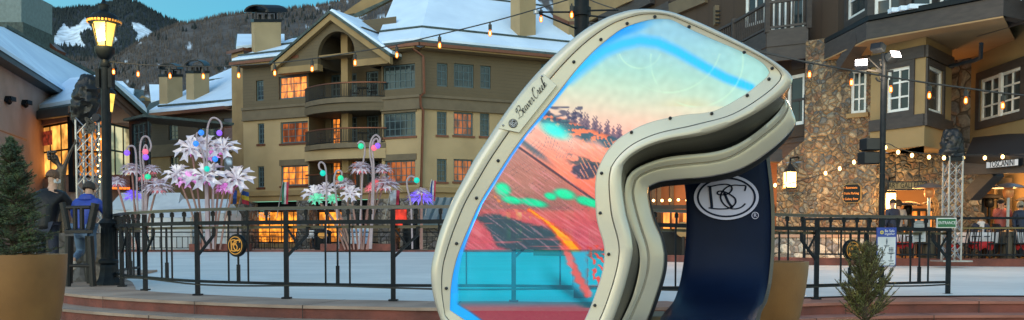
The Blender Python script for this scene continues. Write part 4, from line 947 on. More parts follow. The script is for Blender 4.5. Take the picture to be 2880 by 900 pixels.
# shopping passage on the right: arch, piers, back wall
A1 = Wall((2440, 29.6), (2660, 29.0)); cA = A1.hit(2556, 560)[0]; rA = (A1.hit(2640, 560)[0]-A1.hit(2468, 560)[0])/2; zA = A1.hit(2556, 590)[1]; zTop = zb+.0
m = MB(); n = 20; hh = A1.hit(2556, 508)[1]-zA
ar_ = [(cA+rA*math.cos(math.pi-math.pi*i/n), zA+hh*math.sin(math.pi*i/n)) for i in range(n+1)]
for (a, b) in zip(ar_, ar_[1:]):
    m.hexa([A1.pt(a[0], a[1]), A1.pt(b[0], b[1]), A1.pt(b[0], b[1], -1), A1.pt(a[0], a[1], -1)], [A1.pt(a[0], zTop), A1.pt(b[0], zTop), A1.pt(b[0], zTop, -1), A1.pt(a[0], zTop, -1)])
A1.box(m, 0, cA-rA, .1, zTop, -1, 0); A1.box(m, cA+rA, A1.L+1.0, .1, zTop, -1, 0)
m.build('stone_arch', M['stone'], lodge)
m = MB(); m.ext([P(2330, 430, 35), P(2700, 430, 34), P(2700, 745, 34), P(2330, 745, 35)], (0, .3, 0)); m.build('gallery_back_wall', mat('gallery_plaster', (.42, .24, .09), .8, ns=1), lodge)
for x0, y0, x1, y1, g in ((2560, 590, 2632, 680, 'lit'), (2505, 592, 2552, 690, 'shop')):
    m = MB(); m.ext([P(x0, y0, 33.6), P(x1, y0, 33.6), P(x1, y1, 33.6), P(x0, y1, 33.6)], (0, .08, 0)); f = m.build('gallery_window', M[g], lodge)
    m = MB()
    for k in range(4): x = x0+(x1-x0)*k/3; m.bar(P(x, y0-2, 33.55), P(x, y1, 33.55), .09)
    m.bar(P(x0, y0, 33.5), P(x1, y0, 33.5), .1); m.build('mullion', M['wood'], f)
m = MB(); K5.box(m, -.2, K5.L+.3, .1, zb+.2, 0, .5); m.build('stone_pier', M['stone3'], lodge)
# Tuscan terrace: back wall, posts, awning
m = MB(); m.ext([P(2720, 400, 31), P(3000, 400, 28), P(3000, 745, 28), P(2720, 745, 31)], (0, .3, 0)); m.build('restaurant_back_wall', mat('restaurant_plaster', (.36, .23, .09), .8, ns=1), lodge)
for x in (2762, 2800, 2852):
    m = MB(); m.box(P(x, 580, 29.8), (.22, .2, 4.6)); m.build('timber_post', M['wood'] if x != 2800 else M['stuccod'], lodge)
m = MB(); m.ext([P(2806, 500, 29.6), P(2846, 500, 29.2), P(2846, 690, 29.2), P(2806, 690, 29.6)], (0, .06, 0)); f = m.build('restaurant_window', M['gshop'], lodge)
m = MB(); m.bar(P(2735, 548, 27.6), P(2802, 480, 26.6), .35, .4); m.build('timber_bracket', M['trimd'], lodge)
m = MB(); m.bar(P(2690, 470, 27.9), P(2960, 455, 24.3), .4, .5); m.build('awning_beam', M['trimd'], lodge)
q = [P(2716, 440, 27.2), P(2990, 448, 23.6), P(2990, 366, 25.4), P(2736, 392, 29.3)]
aw = MB().ext(q, (0, 0, .06)).build('awning', mat('black_awning_canvas', (.012, .012, .016), .7, ns=3), lodge)
m = MB(); m.ext([P(2716, 440, 27.2), P(2990, 448, 23.6), P(2990, 470, 23.6), P(2716, 458, 27.2)], (0, .04, 0)); m.build('valance', M['iron2'], aw)
WT = Wall((2780, 26.1), (2872, 25.0))
sg = thing('restaurant_sign', 'long white sign with black capitals TOSCANINI hung on the dark awning', 'sign', WT.p(2826, 468, .1))
r = WT.rect(2780, 450, 2872, 471); WT2 = Wall(WT.pt(r[0], 0).xy, WT.pt(r[1], 0).xy, True)
m = MB(); WT.box(m, r[0], r[1], r[2], r[3], .0, .08); m.build('sign_board', M['iron2'], sg)
m = MB(); WT.box(m, r[0]+.02, r[1]-.02, r[2]+.02, r[3]-.02, .081, .09); m.build('sign_face', M['cloth'], sg)
text('TOSCANINI', .235, M['iron2'], sg, WT.pt((r[0]+r[1])/2, (r[2]+r[3])/2, .095), WT.t.to_3d(), (0, 0, 1), ext=.004, sx=.72)
WG = Wall((2494, 28.4), (2606, 28.2)); r = WG.rect(2494, 510, 2606, 535)
sg = thing('gallery_sign', 'cream sign with dark frame reading ART GALLERIES under the stone arch', 'sign', WG.p(2550, 536, 0))
m = MB(); WG.box(m, r[0], r[1], r[2], r[3], 0, .08); m.build('sign_frame', M['wood'], sg)
m = MB(); WG.box(m, r[0]+.05, r[1]-.05, r[2]+.04, r[3]-.04, .081, .09); m.build('sign_face', M['cream'], sg)
text('ART GALLERIES', .23, M['iron2'], sg, WG.pt((r[0]+r[1])/2, (r[2]+r[3])/2, .095), WG.t.to_3d(), (0, 0, 1), ext=.004, sx=.70)
m = MB()
for f in (.2, .8): u = r[0]+(r[1]-r[0])*f; m.bar(WG.pt(u, r[3], .04), WG.pt(u, r[3]+.6, .04), .02)
m.build('hanger', M['iron2'], sg)
# directions sign on the stone
r = K1.rect(2373, 517, 2424, 571); c_ = .08
sg = thing('directions_sign', 'black directions sign with gold arrows on the fieldstone wall', 'sign', K1.p(2398, 571, .1))
def octo(r, o, k=0): return [K1.pt(u, z, o) for u, z in ((r[0]+c_+k, r[2]+k), (r[1]-c_-k, r[2]+k), (r[1]-k, r[2]+c_+k), (r[1]-k, r[3]-c_-k), (r[1]-c_-k, r[3]-k), (r[0]+c_+k, r[3]-k), (r[0]+k, r[3]-c_-k), (r[0]+k, r[2]+c_+k))]
MB().ext(octo(r, .02), K1.n.to_3d()*.06).build('sign_rim', M['cream'], sg); MB().ext(octo(r, .081, .025), K1.n.to_3d()*.02).build('sign_face', M['iron2'], sg)
og = mat('amber_sign_paint', (.8, .28, .05), .5, emit=(1, .3, .03), es=.25, samp=False)
for k, s_ in enumerate(('\u2039 Restrooms', '\u2039 Public Parking', '\u2039 Gallery Row')):
    text(s_.replace('\u2039', '<'), .105, og, sg, K1.pt((r[0]+r[1])/2-.04, r[3]-.13-.18*k, .105), K1.t.to_3d(), (0, 0, 1), ext=.003, sx=.8)
# lanterns
def lantern(px, py, W, o, label):
    q = W.p(px, py, o); t = thing('wall_lantern', label, 'lantern', q-Vector((0, 0, .28)), 'lanterns by the stone arches')
    wdt = .17
    m = MB(); m.lathe([(wdt*1.45, .26), (wdt*.9, .38), (.03, .56), (.03, .6)], q, 4, m=Matrix.Rotation(R(45), 4, 'Z')); m.build('lantern_roof', M['iron2'], t)
    m = MB(); m.box(q, (wdt*1.9, wdt*1.9, .5)); m.build('lantern_glass', M['lant'], t)
    m = MB()
    for sx in (-1, 1):
        for sy in (-1, 1): m.bar(q+Vector((sx*wdt, sy*wdt, -.27)), q+Vector((sx*wdt, sy*wdt, .27)), .03)
    m.box(q-Vector((0, 0, .27)), (wdt*2.2, wdt*2.2, .04)); m.build('lantern_frame', M['iron2'], t)
    m = MB(); m.tube([q+Vector((0, 0, .6)), q+Vector((.05, .1, .72)), q+Vector((.35, .3, .78)), q+Vector((.5, .5, .7))], .03, 6); m.build('bracket', M['iron2'], t)
    l = bpy.data.lights.new('lantern_light', 'POINT'); l.energy = 75; l.color = (1, .55, .2); l.shadow_soft_size = .2
    lo_ = bpy.data.objects.new('lantern_light', l); col.objects.link(lo_); lo_.location = q+W.n.to_3d()*.45+Vector((0, 0, .0))
M['lant'] = mat('lantern_glow_glass', (.8, .6, .3), .4, ns=2, emit=(1, .68, .30), es=2.2, samp=False)
lantern(2241, 508, K1, .55, 'square iron lantern glowing on the fieldstone wall above the railing')
lantern(2496, 567, A1, .3, 'square iron lantern glowing at the left side of the gallery arch')
def plight(p, e, c, s=.4):
    l = bpy.data.lights.new('lamp_light', 'POINT'); l.energy = e; l.color = c; l.shadow_soft_size = s
    o = bpy.data.objects.new('lamp_light', l); col.objects.link(o); o.location = p
plight(P(2560, 560, 31.5), 150, (1, .42, .10)); plight(P(2500, 640, 31.6), 60, (1, .36, .08)); plight(P(2820, 540, 28.6), 70, (1, .5, .16)); plight(P(2110, 520, 33.5), 110, (1, .42, .1)); plight(P(1900, 540, 36), 90, (1, .42, .1)); plight(P(2330, 660, 29.0), 30, (1, .5, .18), .3)
# ---- steel light pole with floodlights, scrolls and speakers
pole = thing('floodlight_pole', 'tall black pole with floodlights, iron scrolls and two box speakers before the stone lodge', 'light pole', G(2478, 24, -.05))
pb = G(2478, 24, -.05); ptop = P(2481, 150, 24)
MB().tube([pb, Vector((pb.x, pb.y, ptop.z))], .075, 10).build('pole', M['black'], pole)
m = MB(); m.tube([P(2440, 163, 24), P(2478, 200, 24), P(2512, 200, 24)], .03, 6); m.bar(P(2462, 198, 24), P(2500, 198, 24), .05)
for sx in (-1, 1):
    for cy in (178, 218):
        sc_ = [P(2480+sx*(6+10*math.cos(a)), cy+(10)*math.sin(a), 24) for a in [i*.5 for i in range(11)]]; m.tube(sc_, .025, 5)
m.bar(P(2430, 196, 24), P(2480, 203, 24), .045); m.build('scroll_bracket', M['iron2'], pole)
def fl(px, py, lit_, rx, rz):
    q = P(px, py, 23.8); Mx = Matrix.Rotation(rz, 4, 'Z') @ Matrix.Rotation(rx, 4, 'X')
    m = MB(); m.box(q, (.33, .22, .2), m=Mx); h = m.build('floodlight', M['black'], pole, bevel=.03)
    m = MB(); m.box(q + Mx @ Vector((0, -.12, 0)), (.28, .03, .16), m=Mx); m.build('floodlight_glass', M['flood'] if lit_ else M['iron2'], h)
fl(2422, 183, True, R(-25), R(-20)); fl(2510, 160, True, R(-25), R(25)); fl(2470, 135, False, R(-20), R(-50))
plight(P(2422, 190, 23.2), 75, (1, .80, .66), .2); plight(P(2512, 168, 23.2), 80, (1, .72, .45), .2)
for i, (y0, y1, x0, x1) in enumerate(((390, 425, 2425, 2480), (428, 463, 2419, 2472))):
    a, b = P(x0, y0, 24.2), P(x1, y1, 24.2); m = MB(); m.box((a+b)/2, (b.x-a.x, .4, a.z-b.z), rz=R(8)); s_ = m.build('box_speaker', M['iron2'], pole, bevel=.03)
    m = MB(); m.box((a+b)/2+Vector((0, -.22, 0)), ((b.x-a.x)*.9, .04, (a.z-b.z)*.84), rz=R(8)); m.build('speaker_grille', M['cable'], s_)
# ---- lighting truss towers
def truss(name, label, px, d, z0, ytop, w_, base=None):
    p = G(px, d, z0); t = thing(name, label, 'truss tower', p, 'truss towers'); zt_ = P(px, ytop, d).z
    m = MB(); cs = [Vector((a*w_/2, b*w_/2, 0)) for a, b in ((-1, -1), (1, -1), (1, 1), (-1, 1))]
    for c in cs: MB().tube([p+c, p+c+Vector((0, 0, zt_-z0))], .026, 8).build('truss_chord', M['truss'], t)
    st_ = w_*1.05; n_ = int((zt_-z0)/st_)
    for f in range(4):
        a, b = cs[f], cs[(f+1) % 4]
        for k in range(n_):
            z1, z2 = Vector((0, 0, k*st_+.05)), Vector((0, 0, (k+1)*st_+.05)); m.tube([p+a+z1, p+b+z2], .013, 5); m.tube([p+b+z1, p+a+z2], .013, 5)
    m.build('truss_lattice', M['truss'], t)
    MB().box(p+Vector((0, 0, .02)), (w_*2.2, w_*2.2, .04)).build('base_plate', M['truss'], t)
    return t, p, zt_
def bagshape(name, label, c, pts, seed, group='plastic wrapped stage lights'):
    """wrapped moving-head lights: lumpy, creased plastic"""
    t = thing(name, label, 'covered light', Vector((c.x, c.y, c.z+pts[-1][2])), group); m = MB(); n = 48
    q = crom([Vector(p) for p in pts], 5); rows = len(q)
    for (cx_, r_, z) in q:
        for k in range(n):
            an = 2*math.pi*k/n; d = Vector((math.cos(an)*1.6, math.sin(an)*1.6, z*4.5+seed))
            f = 1.06-.34*abs(noise.noise(d*1.1))-.22*abs(noise.noise(d*2.7+Vector((5, 0, 0))))+.10*noise.noise(d*.6)
            m.v.append(c+Vector((cx_+math.cos(an)*r_*f, math.sin(an)*r_*.8*f, z+.03*noise.noise(d*2))))
    for i in range(rows-1):
        for k in range(n): m.f.append((i*n+k, i*n+(k+1) % n, (i+1)*n+(k+1) % n, (i+1)*n+k))
    m.f.append(tuple(range(n))); m.f.append(tuple((rows-1)*n+k for k in range(n))[::-1])
    m.build('plastic_cover', M['bag'], t); return t
t, p, z_ = truss('lighting_truss', 'aluminium lattice truss tower standing behind the ENTRANCE sign', 2676, 25.2, .12, 440, .36)
c = P(2676, 400, 25.2)
b_ = bagshape('covered_stage_light', 'stage light wrapped in black plastic on the right truss tower', c, [(0, .05, .36), (0, .18, .34), (.02, .26, .2), (.02, .30, .0), (.0, .33, -.2), (-.02, .36, -.36), (0, .30, -.42)], 4)
MB().box(c+Vector((.02, 0, -.47)), (.5, .4, .1)).build('light_base', M['iron2'], b_)
t, p, z_ = truss('lighting_truss', 'aluminium lattice truss tower behind the two men on the left', 252, 21, .0, 340, .36)
c = P(243, 285, 21)
b_ = bagshape('covered_stage_light', 'large stage light bundle wrapped in black plastic left of the street lamp', c, [(.02, .04, .60), (.04, .16, .57), (.05, .24, .45), (.04, .31, .25), (.0, .33, .05), (-.03, .33, -.15), (-.1, .27, -.32), (-.12, .2, -.45), (-.14, .12, -.55)], 9)
m = MB()
for k in range(7): m.tube(crom([P(252+rnd.uniform(-14, 14), 330+rnd.uniform(0, 50), 20.7) for _ in range(5)], 4), .02, 4)
m.build('cable_coil', M['cable'], b_)
m = MB(); m.lathe([(.09, -.06), (.10, .0), (.09, .06)], P(272, 332, 20.6), 12, m=Matrix.Rotation(R(80), 4, 'X')); m.build('stage_lamp', M['iron2'], b_)
# string of pin bulbs wound round the left truss
t = thing('pin_bulb_string', 'warm pin bulbs wound down the left truss tower', 'string lights', P(276, 380, 20.7))
MB().tube([P(278+3*math.sin(k), 370+k*16, 20.65) for k in range(12)], .008, 4).build('cable', M['cable'], t)
for k in range(10): MB().ball(P(278+4*math.sin(k*1.7), 376+k*15, 20.6), .02, 6).build('bulb', M['bulbs'], t)
# ================================================================ patio on the right: railing, heaters, tables, people
ZT = .17
def simple_rail(name, label, pts, h, cat='railing', gold=None, posts=2.2, balus=.17, bw=.022):
    t = thing(name, label, cat, pts[0]); up = Vector((0, 0, 1))
    MB().tube([p+up*h for p in pts], .035, 6).build('top_rail', M['black'], t)
    MB().tube([p+up*(h-.28) for p in pts], .025, 6).build('middle_rail', gold or M['black'], t)
    MB().tube([p+up*.12 for p in pts], .025, 6).build('bottom_rail', M['black'], t)
    b_ = MB()
    for a, b in zip(pts, pts[1:]):
        L_ = (b-a).length; k = max(1, round(L_/posts))
        for i in range(k): q = a.lerp(b, i/k); MB().bar(q, q+up*h, .07).build('rail_post', M['black'], t)
        k = int(L_/balus)
        for i in range(k): q = a.lerp(b, (i+.5)/k); b_.bar(q+up*.12, q+up*(h-.28), bw)
    b_.build('balusters', M['black'], t); MB().bar(pts[-1], pts[-1]+up*h, .07).build('rail_post', M['black'], t)
    return t
goldrail = mat('worn_gold_rail', (.16, .12, .05), .35, metal=.5)
simple_rail('patio_railing', 'black iron patio railing with a pale middle rail along the far right rink edge', [G(2262, 27.6, ZT), G(2440, 26.6, ZT), G(2640, 26.2, ZT), G(2900, 25.8, ZT)], 1.15, gold=goldrail)
simple_rail('far_railing', 'long low iron railing along the far left side of the rink before the shops', [G(300, 56, .05), G(1240, 55.2, .05)], 1.07, balus=.34, bw=.035, posts=3)
simple_rail('terrace_railing', 'black railing of the warm lit terrace seen through the sculpture', [G(1700, 38, .05), G(2150, 31.5, .12)], .9)
def heater(px, ytop, d, label, dark=False, base=True):
    p = G(px, d, ZT); h = P(px, ytop, d).z-ZT; t = thing('patio_heater', label, 'heater', p, 'mushroom patio heaters')
    MB().lathe([(.46, -.09), (.47, -.08), (.30, .0), (.1, .05), (.02, .06)], p+Vector((0, 0, h-.06)), 20).build('reflector', M['wood'] if dark else M['truss'], t)
    MB().lathe([(.10, -.38), (.13, -.34), (.15, -.2), (.12, -.1)], p+Vector((0, 0, h-.05)), 14).build('burner', M['heat'] if not dark else M['iron2'], t)
    MB().tube([p+Vector((0, 0, .6)), p+Vector((0, 0, h-.4))], .045, 8).build('pole', M['truss'] if not dark else M['iron2'], t)
    MB().lathe([(.26, 0), (.26, .04), (.23, .06), (.23, .72), (.2, .78), (.06, .82)], p, 16).build('tank_housing', mat('heater_housing', (.06, .045, .03), .4, metal=.5) if 'hh' not in M else M['hh'], t)
M['heat'] = mat('heater_mesh', (.4, .2, .08), .35, metal=.6, emit=(1, .22, .03), es=.22, samp=False)
M['hh'] = mat('heater_housing', (.06, .045, .03), .4, metal=.5)
heater(2611, 515, 27.3, 'patio heater with wide pale hood between the gallery sign and the truss')
heater(2552, 566, 30.8, 'dark patio heater under the gallery arch right of the man in navy', True)
heater(2632, 560, 30.9, 'dark patio heater just left of the truss base under the arch', True)
heater(2833, 514, 27.0, 'patio heater with glowing burner in front of the man in the coral jacket')
heater(2780, 545, 29.3, 'dark patio heater left of the man in the coral jacket', True)
heater(2898, 550, 28.9, 'patio heater at the right edge with only its hood rim in view')
def ptable(px, d, wdt, label, blanket=True):
    p = G(px, d, ZT); t = thing('dining_table', label, 'table', p, 'patio dining tables')
    MB().box(p+Vector((0, 0, .74)), (wdt, .8, .03)).build('table_top', M['wood'], t)
    for sx in (-1, 1):
        for sy in (-1, 1): MB().box(p+Vector((sx*(wdt/2-.08), sy*.32, .36)), (.05, .05, .72)).build('leg', M['iron2'], t)
    c = thing('tablecloth', 'white cloth draped over the '+label.split(' under')[0].split(' with')[0], 'tablecloth', p+Vector((0, 0, .757)), 'white tablecloths')
    m = MB(); nx = 16; top = p+Vector((0, 0, .76))
    for sgn, yy in ((1, -.42),):
        for i in range(nx):
            x0, x1 = -wdt/2-.03+(wdt+.06)*i/nx, -wdt/2-.03+(wdt+.06)*(i+1)/nx; dz0, dz1 = -.30-.05*math.sin(i*1.3), -.30-.05*math.sin((i+1)*1.3)
            m.poly([top+Vector((x0, yy, 0)), top+Vector((x1, yy, 0)), top+Vector((x1, yy-.03, dz1)), top+Vector((x0, yy-.03, dz0))])
    m.poly([top+Vector((-wdt/2-.03, -.42, 0)), top+Vector((wdt/2+.03, -.42, 0)), top+Vector((wdt/2+.03, .42, 0)), top+Vector((-wdt/2-.03, .42, 0))])
    for sx in (-1, 1): m.poly([top+Vector((sx*(wdt/2+.03), -.42, 0)), top+Vector((sx*(wdt/2+.03), .42, 0)), top+Vector((sx*(wdt/2+.08), .42, -.3)), top+Vector((sx*(wdt/2+.08), -.42, -.33))])
    m.build('cloth', M['cloth'], c)
ptable(2765, 27.5, 1.15, 'patio dining table under the red blanket in front of the seated woman')
ptable(2560, 28.0, .9, 'patio dining table with red bench cover left of the truss')
ptable(2890, 27.6, 1.0, 'patio dining table at the right edge by the masked woman')
def blanket(x0, x1, y0, y1, d, label):
    a, b = P(x0, y0, d), P(x1, y1, d); z0 = b.z; t = thing('chair_blanket', label, 'blanket', Vector(((a.x+b.x)/2, d, z0)), 'red blankets over the patio chairs')
    m = MB(); n = 14
    for i in range(n+1):
        x = a.x+(b.x-a.x)*i/n; sag = .04*math.sin(i*.9)
        for (dy, z) in ((.0, z0+sag), (-.05, (a.z+z0)/2), (0, a.z+.02*math.sin(i*1.7)), (.1, a.z+.03), (.2, a.z-.02), (.22, z0+.05)): m.v.append(Vector((x, d+dy, z)))
    for i in range(n):
        for k in range(5): m.f.append((i*6+k, (i+1)*6+k, (i+1)*6+k+1, i*6+k+1))
    m.build('blanket', M['red'], t)
blanket(2520, 2567, 683, 697, 27.0, 'red blanket hanging over chair backs left of the truss')
blanket(2733, 2793, 682, 701, 26.9, 'red blanket hanging below the white tablecloth by the seated woman')
blanket(2849, 2885, 686, 700, 27.0, 'red blanket over the chairs at the right edge of the patio')
blanket(2668, 2697, 690, 700, 27.2, 'short red blanket just right of the truss')
for px, d, rz, tx in ((2530, 26.9, 3.0, 'left of the small gallery table behind the railing'), (2592, 27.2, 2.8, 'between the gallery table and the truss'), (2720, 26.9, 3.3, 'left of the large white clothed table'), (2800, 26.9, 3.0, 'right of the large white clothed table'), (2870, 26.9, 2.9, 'at the far right edge of the patio')):
    put_chair(G(px, d, ZT), rz, 'dark metal patio chair '+tx, 'chairs on the restaurant patio')
for px, d, rz, tx in ((698, 57, .3, 'left of the shop window behind the far railing'), (722, 57.4, 2.2, 'second from the left behind the far railing'), (758, 57, -.4, 'under the orange shop window behind the far railing'), (835, 57.3, 1.2, 'beside the second stone pier behind the far railing'), (880, 57, 3.0, 'left of the two dark coated strollers')):
    put_chair(G(px, d, .05), rz, 'dark metal cafe chair '+tx, 'cafe chairs by the far shops')
# notice board and papers on the near railing are with the railing; menu board and bins on the far side
def aframe(px, d, label):
    p = G(px, d, .05); t = thing('sandwich_board', label, 'sign board', p, 'sandwich boards by the far shops'); bl = mat('blue_poster', (.12, .32, .62), .5, c2=(.6, .7, .8), ns=1.5)
    for s_, nm in ((-1, 'front_board'), (1, 'back_board')):
        m = MB(); m.ext([p+Vector((-.4, s_*.4, .1)), p+Vector((.4, s_*.4, .1)), p+Vector((.35, s_*.06, 1.35)), p+Vector((-.35, s_*.06, 1.35))], (0, .03, 0)); f = m.build(nm, M['white'], t)
        if s_ == -1: m = MB(); m.ext([p+Vector((-.34, -.385, .3)), p+Vector((.34, -.385, .3)), p+Vector((.3, -.13, 1.25)), p+Vector((-.3, -.13, 1.25))], (0, -.01, 0)); m.build('poster', bl, f)
aframe(1002, 56.5, 'white sandwich board with pale blue poster left of the red kerb'); aframe(1022, 57.5, 'blue and white sandwich board with its right half behind flower stems')
def bin_(px, d, z, w_, h, label, grp='litter bins by the rink'):
    p = G(px, d, z); t = thing('litter_bin', label, 'bin', p, grp)
    MB().lathe([(w_*.48, 0), (w_*.5, .05), (w_*.52, h*.78), (w_*.56, h*.8), (w_*.56, h*.84)], p, 14).build('bin_body', M['iron2'], t); MB().lathe([(w_*.54, h*.84), (w_*.5, h*.93), (w_*.2, h), (.02, h)], p, 14).build('bin_lid', M['black'], t)
bin_(1156, 57, .05, 1.0, 1.75, 'tall dark green litter bin by the red shop across the rink')
bin_(908, 56.4, .05, 1.0, 1.25, 'round dark bin with oval gold badge behind the far railing')
bd = MB(); q = G(908, 55.85, .95); bd.lathe([(.3, 0), (.3, .03)], q, 14, sy=.7, m=Matrix.Rotation(R(90), 4, 'X')); bd.build('badge', M['goldp'], bpy.data.objects['litter_bin.001'])
m = MB(); m.box(G(1010, 54.7, .12)+Vector((0, 0, .1)), (4.4, 1.0, .42)); tag(m.build('flower_plinth', M['curb'], bevel=.02), 'long low red sandstone plinth under the right flower sculptures', 'plinth')
m = MB(); m.box(G(620, 54.7, .12)+Vector((0, 0, .1)), (3.4, 1.0, .42)); tag(m.build('flower_plinth', M['curb'], bevel=.02), 'shorter red sandstone plinth under the tall central flower sculptures', 'plinth')
# drum behind the terrace opening
p = G(1921, 33.6, .12)
t = thing('round_table', 'round clock faced drum table on the terrace seen below the sculpture notch', 'table', p)
MB().lathe([(.28, -.04), (.28, .04)], p+Vector((0, 0, .95)), 16, m=Matrix.Rotation(R(90), 4, 'X')).build('round_face', M['stuccod'], t); MB().bar(p, p+Vector((0, 0, .7)), .08).build('leg', M['wood'], t)
m = MB(); m.box(G(1885, 34.5, .12)+Vector((0, 0, .45)), (1.0, .6, .9)); tag(m.build('bar_counter', M['iron2'], bevel=.02), 'black serving counter on the warm terrace seen through the notch', 'counter')
# string of bulbs under the lodge eaves
def festoon(name, label, pts, sag, d, r, hang, cable=.012, bulb='bulb', extra=None):
    q = [P(*p_) for p_ in pts]; t = thing(name, label, 'string lights', q[0]); path = crom(q, 4)
    MB().tube(path, cable, 5).build('cable', M['cable'], t)
    return t, q
t, q = festoon('terrace_string_lights', 'warm bulbs on a cable across the fieldstone wall to the right awning', [(2170, 522, 27), (2214, 518, 27), (2322, 487, 26), (2362, 473, 25.5), (2402, 455, 25), (2484, 405, 24), (2526, 418, 24.2), (2565, 427, 24.6), (2613, 432, 24.9), (2676, 436, 25), (2760, 434, 25.4), (2823, 432, 25.6), (2900, 420, 25.8)], 0, 0, 0, 0)
for x, y, d in ((2180, 521, 27), (2214, 518, 26.8), (2322, 487, 26), (2362, 474, 25.5), (2402, 456, 25), (2490, 415, 24), (2526, 428, 24.2), (2565, 437, 24.6), (2613, 442, 24.9), (2655, 444, 25), (2709, 445, 25.1), (2770, 444, 25.4), (2820, 441, 25.6), (2872, 438, 25.8)):
    MB().ball(P(x, y, d), .045, 7, 1.3).build('bulb', M['bulbs'], t)
t = thing('arch_string_lights', 'row of small warm bulbs under the terrace roof seen through the sculpture notch', 'string lights', P(1838, 560, 33))
MB().tube([P(1830, 562, 33), P(1860, 565, 33), P(1910, 560, 33), P(1990, 566, 32.5)], .01, 4).build('cable', M['cable'], t)
for x, y in ((1838, 564), (1862, 564), (1884, 563), (1908, 562), (1932, 563), (1960, 565)): MB().ball(P(x, y, 32.9), .05, 7).build('bulb', M['bulbs'], t)
# ================================================================ near railing round the rink
fp = [(-7.35, 18.2), (-6.85, 16.0), (-6.08, 14.4), (-5.32, 13.4), (-4.16, 12.22), (-2.82, 11.55), (-1.43, 11.12), (.02, 11.0), (1.45, 11.15), (2.85, 11.75), (4.12, 12.5), (5.2, 13.0), (6.35, 13.45)]
rail = thing('rink_railing', 'curved black iron railing with gold monogram discs on the red sandstone kerb round the rink', 'railing', (fp[6][0], fp[6][1], 0))
def zb_(x): return lvl(x)
HT = 1.15
glintgold = mat('gold_glint_black_rail', (.05, .042, .022), .35, ns=3)  # gold highlight of the black rail painted as its base colour
fpath = crom([Vector((x, y, zb_(x))) for x, y in fp], 8)
up = Vector((0, 0, 1))
m = MB()
for a, b in zip(fpath, fpath[1:]): m.bar(a+up*1.13, b+up*1.13+(b-a)*.02, .075, .038)
m.build('top_rail', M['rtop'] if 'rtop' in M else M['black'], rail)
for nm, z, w_, h_ in (('upper_rail', .955, .055, .05), ('inner_rail', .895, .05, .035), ('lower_rail', .19, .045, .035)):
    m = MB()
    for a, b in zip(fpath, fpath[1:]):
        a2, b2 = a+up*z, b+up*z
        if nm == 'inner_rail': a2 += Vector((0, .07, 0)); b2 += Vector((0, .07, 0))
        m.bar(a2, b2+(b-a)*.02, w_, h_)
    m.build(nm, glintgold if nm == 'inner_rail' else M['black'], rail)
for x, y in fp:
    MB().bar((x, y, zb_(x)-.01), (x, y, zb_(x)+1.1), .054).build('rail_post', M['black'], rail)
    MB().box((x, y, zb_(x)+.012), (.11, .11, .02)).build('post_foot', M['black'], rail)
def medallion(c, nrm, par, r=.145):
    nrm = Vector(nrm).normalized(); ux = Vector((0, 0, 1)).cross(nrm).normalized(); uy = Vector((0, 0, 1))
    q = Matrix((ux, uy, nrm)).transposed().to_4x4()
    d = MB().lathe([(r*.96, -.03), (r, -.02), (r, .02), (r*.95, .03)], c, 28, m=q).build('monogram_disc', M['iron2'], par, bevel=0)
    lg = MB(); bc_logo(lg, Vector(c)+nrm*.032, ux, uy, r*.90, r*.88); lg.build('monogram', M['goldp'], d)
for i, ((x0, y0), (x1, y1)) in enumerate(zip(fp, fp[1:])):
    a, b = Vector((x0, y0, zb_(x0))), Vector((x1, y1, zb_(x1))); L_ = (b-a).length; mid = a.lerp(b, .5)
    seg = fpath[i*8+4]; mid = Vector((seg.x, seg.y, mid.z)); m = MB()
    for k in (1, 2, 3, 4):                                # short stubs with collars under the top rail
        q = fpath[i*8+round(8*k/5)] if False else (a.lerp(mid, k/2.5) if k < 2.5 else mid.lerp(b, (k-2.5)/2.5))
        m = MB(); m.bar(q+up*.97, q+up*1.11, .026); m.box(q+up*1.075, (.045, .045, .055)); m.build('baluster_stub', M['black'], rail)
    d = (b-a).normalized()
    off = .165
    for s in (-off, 0, off):
        q = mid+d*s; m = MB()
        if s == 0: m.bar(q+up*.2, q+up*.9, .022); m.bar(q+up*.2, q+up*.42, .04)
        else: m.bar(q+up*.2, q+up*.94, .02)
        m.build('baluster', M['black'], rail)
    m = MB(); a1 = a+up*.52; k1 = a+d*.30+up*.80; k2 = a+d*.30+up*.9
    if i < 8: m.bar(a1, k1, .03, .03); m.bar(k1-up*.01, k2, .035); m.bar(a+up*.86+d*.03, a+d*.17+up*.67, .022)
    else:
        a1 = b+up*.52; k1 = b-d*.30+up*.80; k2 = b-d*.30+up*.9; m.bar(a1, k1, .03, .03); m.bar(k1-up*.01, k2, .035); m.bar(b+up*.86-d*.03, b-d*.17+up*.67, .022)
    m.build('corner_brace', M['black'], rail)
    if i in (4, 10): medallion(mid+up*.665+Vector((0, -.05, 0)), Vector(((b-a).y, -(b-a).x, 0)), rail)
MB().tube(crom([p+up*(.16+.015*math.sin(k*1.3))+Vector((0, -.03, 0)) for k, p in enumerate(fpath[::4])], 3), .012, 5).build('cable', M['cable'], rail)
# ENTRANCE sign, safety sign and papers
def sgn(px0, py0, px1, py1, d, name, label, face, rim, cat='sign'):
    W = Wall((px0, d), (px1, d)); r = W.rect(px0, py0, px1, py1); t = thing(name, label, cat, W.p((px0+px1)/2, py1, 0))
    m = MB(); W.box(m, r[0], r[1], r[2], r[3], 0, .02); m.build('sign_rim', rim, t)
    m = MB(); k = .012; W.box(m, r[0]+k, r[1]-k, r[2]+k, r[3]-k, .0205, .026); m.build('sign_face', face, t)
    return t, W, r
ge = mat('green_sign_enamel', (.01, .14, .05), .4, ns=3)
wtp = mat('white_lettering', (.8, .82, .82), .6); bl = mat('blue_print', (.02, .06, .34), .5); yl = mat('yellow_print', (.75, .62, .05), .5); gy = mat('grey_print', (.10, .13, .17), .6)
t, W_, r = sgn(2633, 613, 2688, 641, 13.2, 'entrance_sign', 'small green sign reading ENTRANCE at the right end of the railing', ge, wtp)
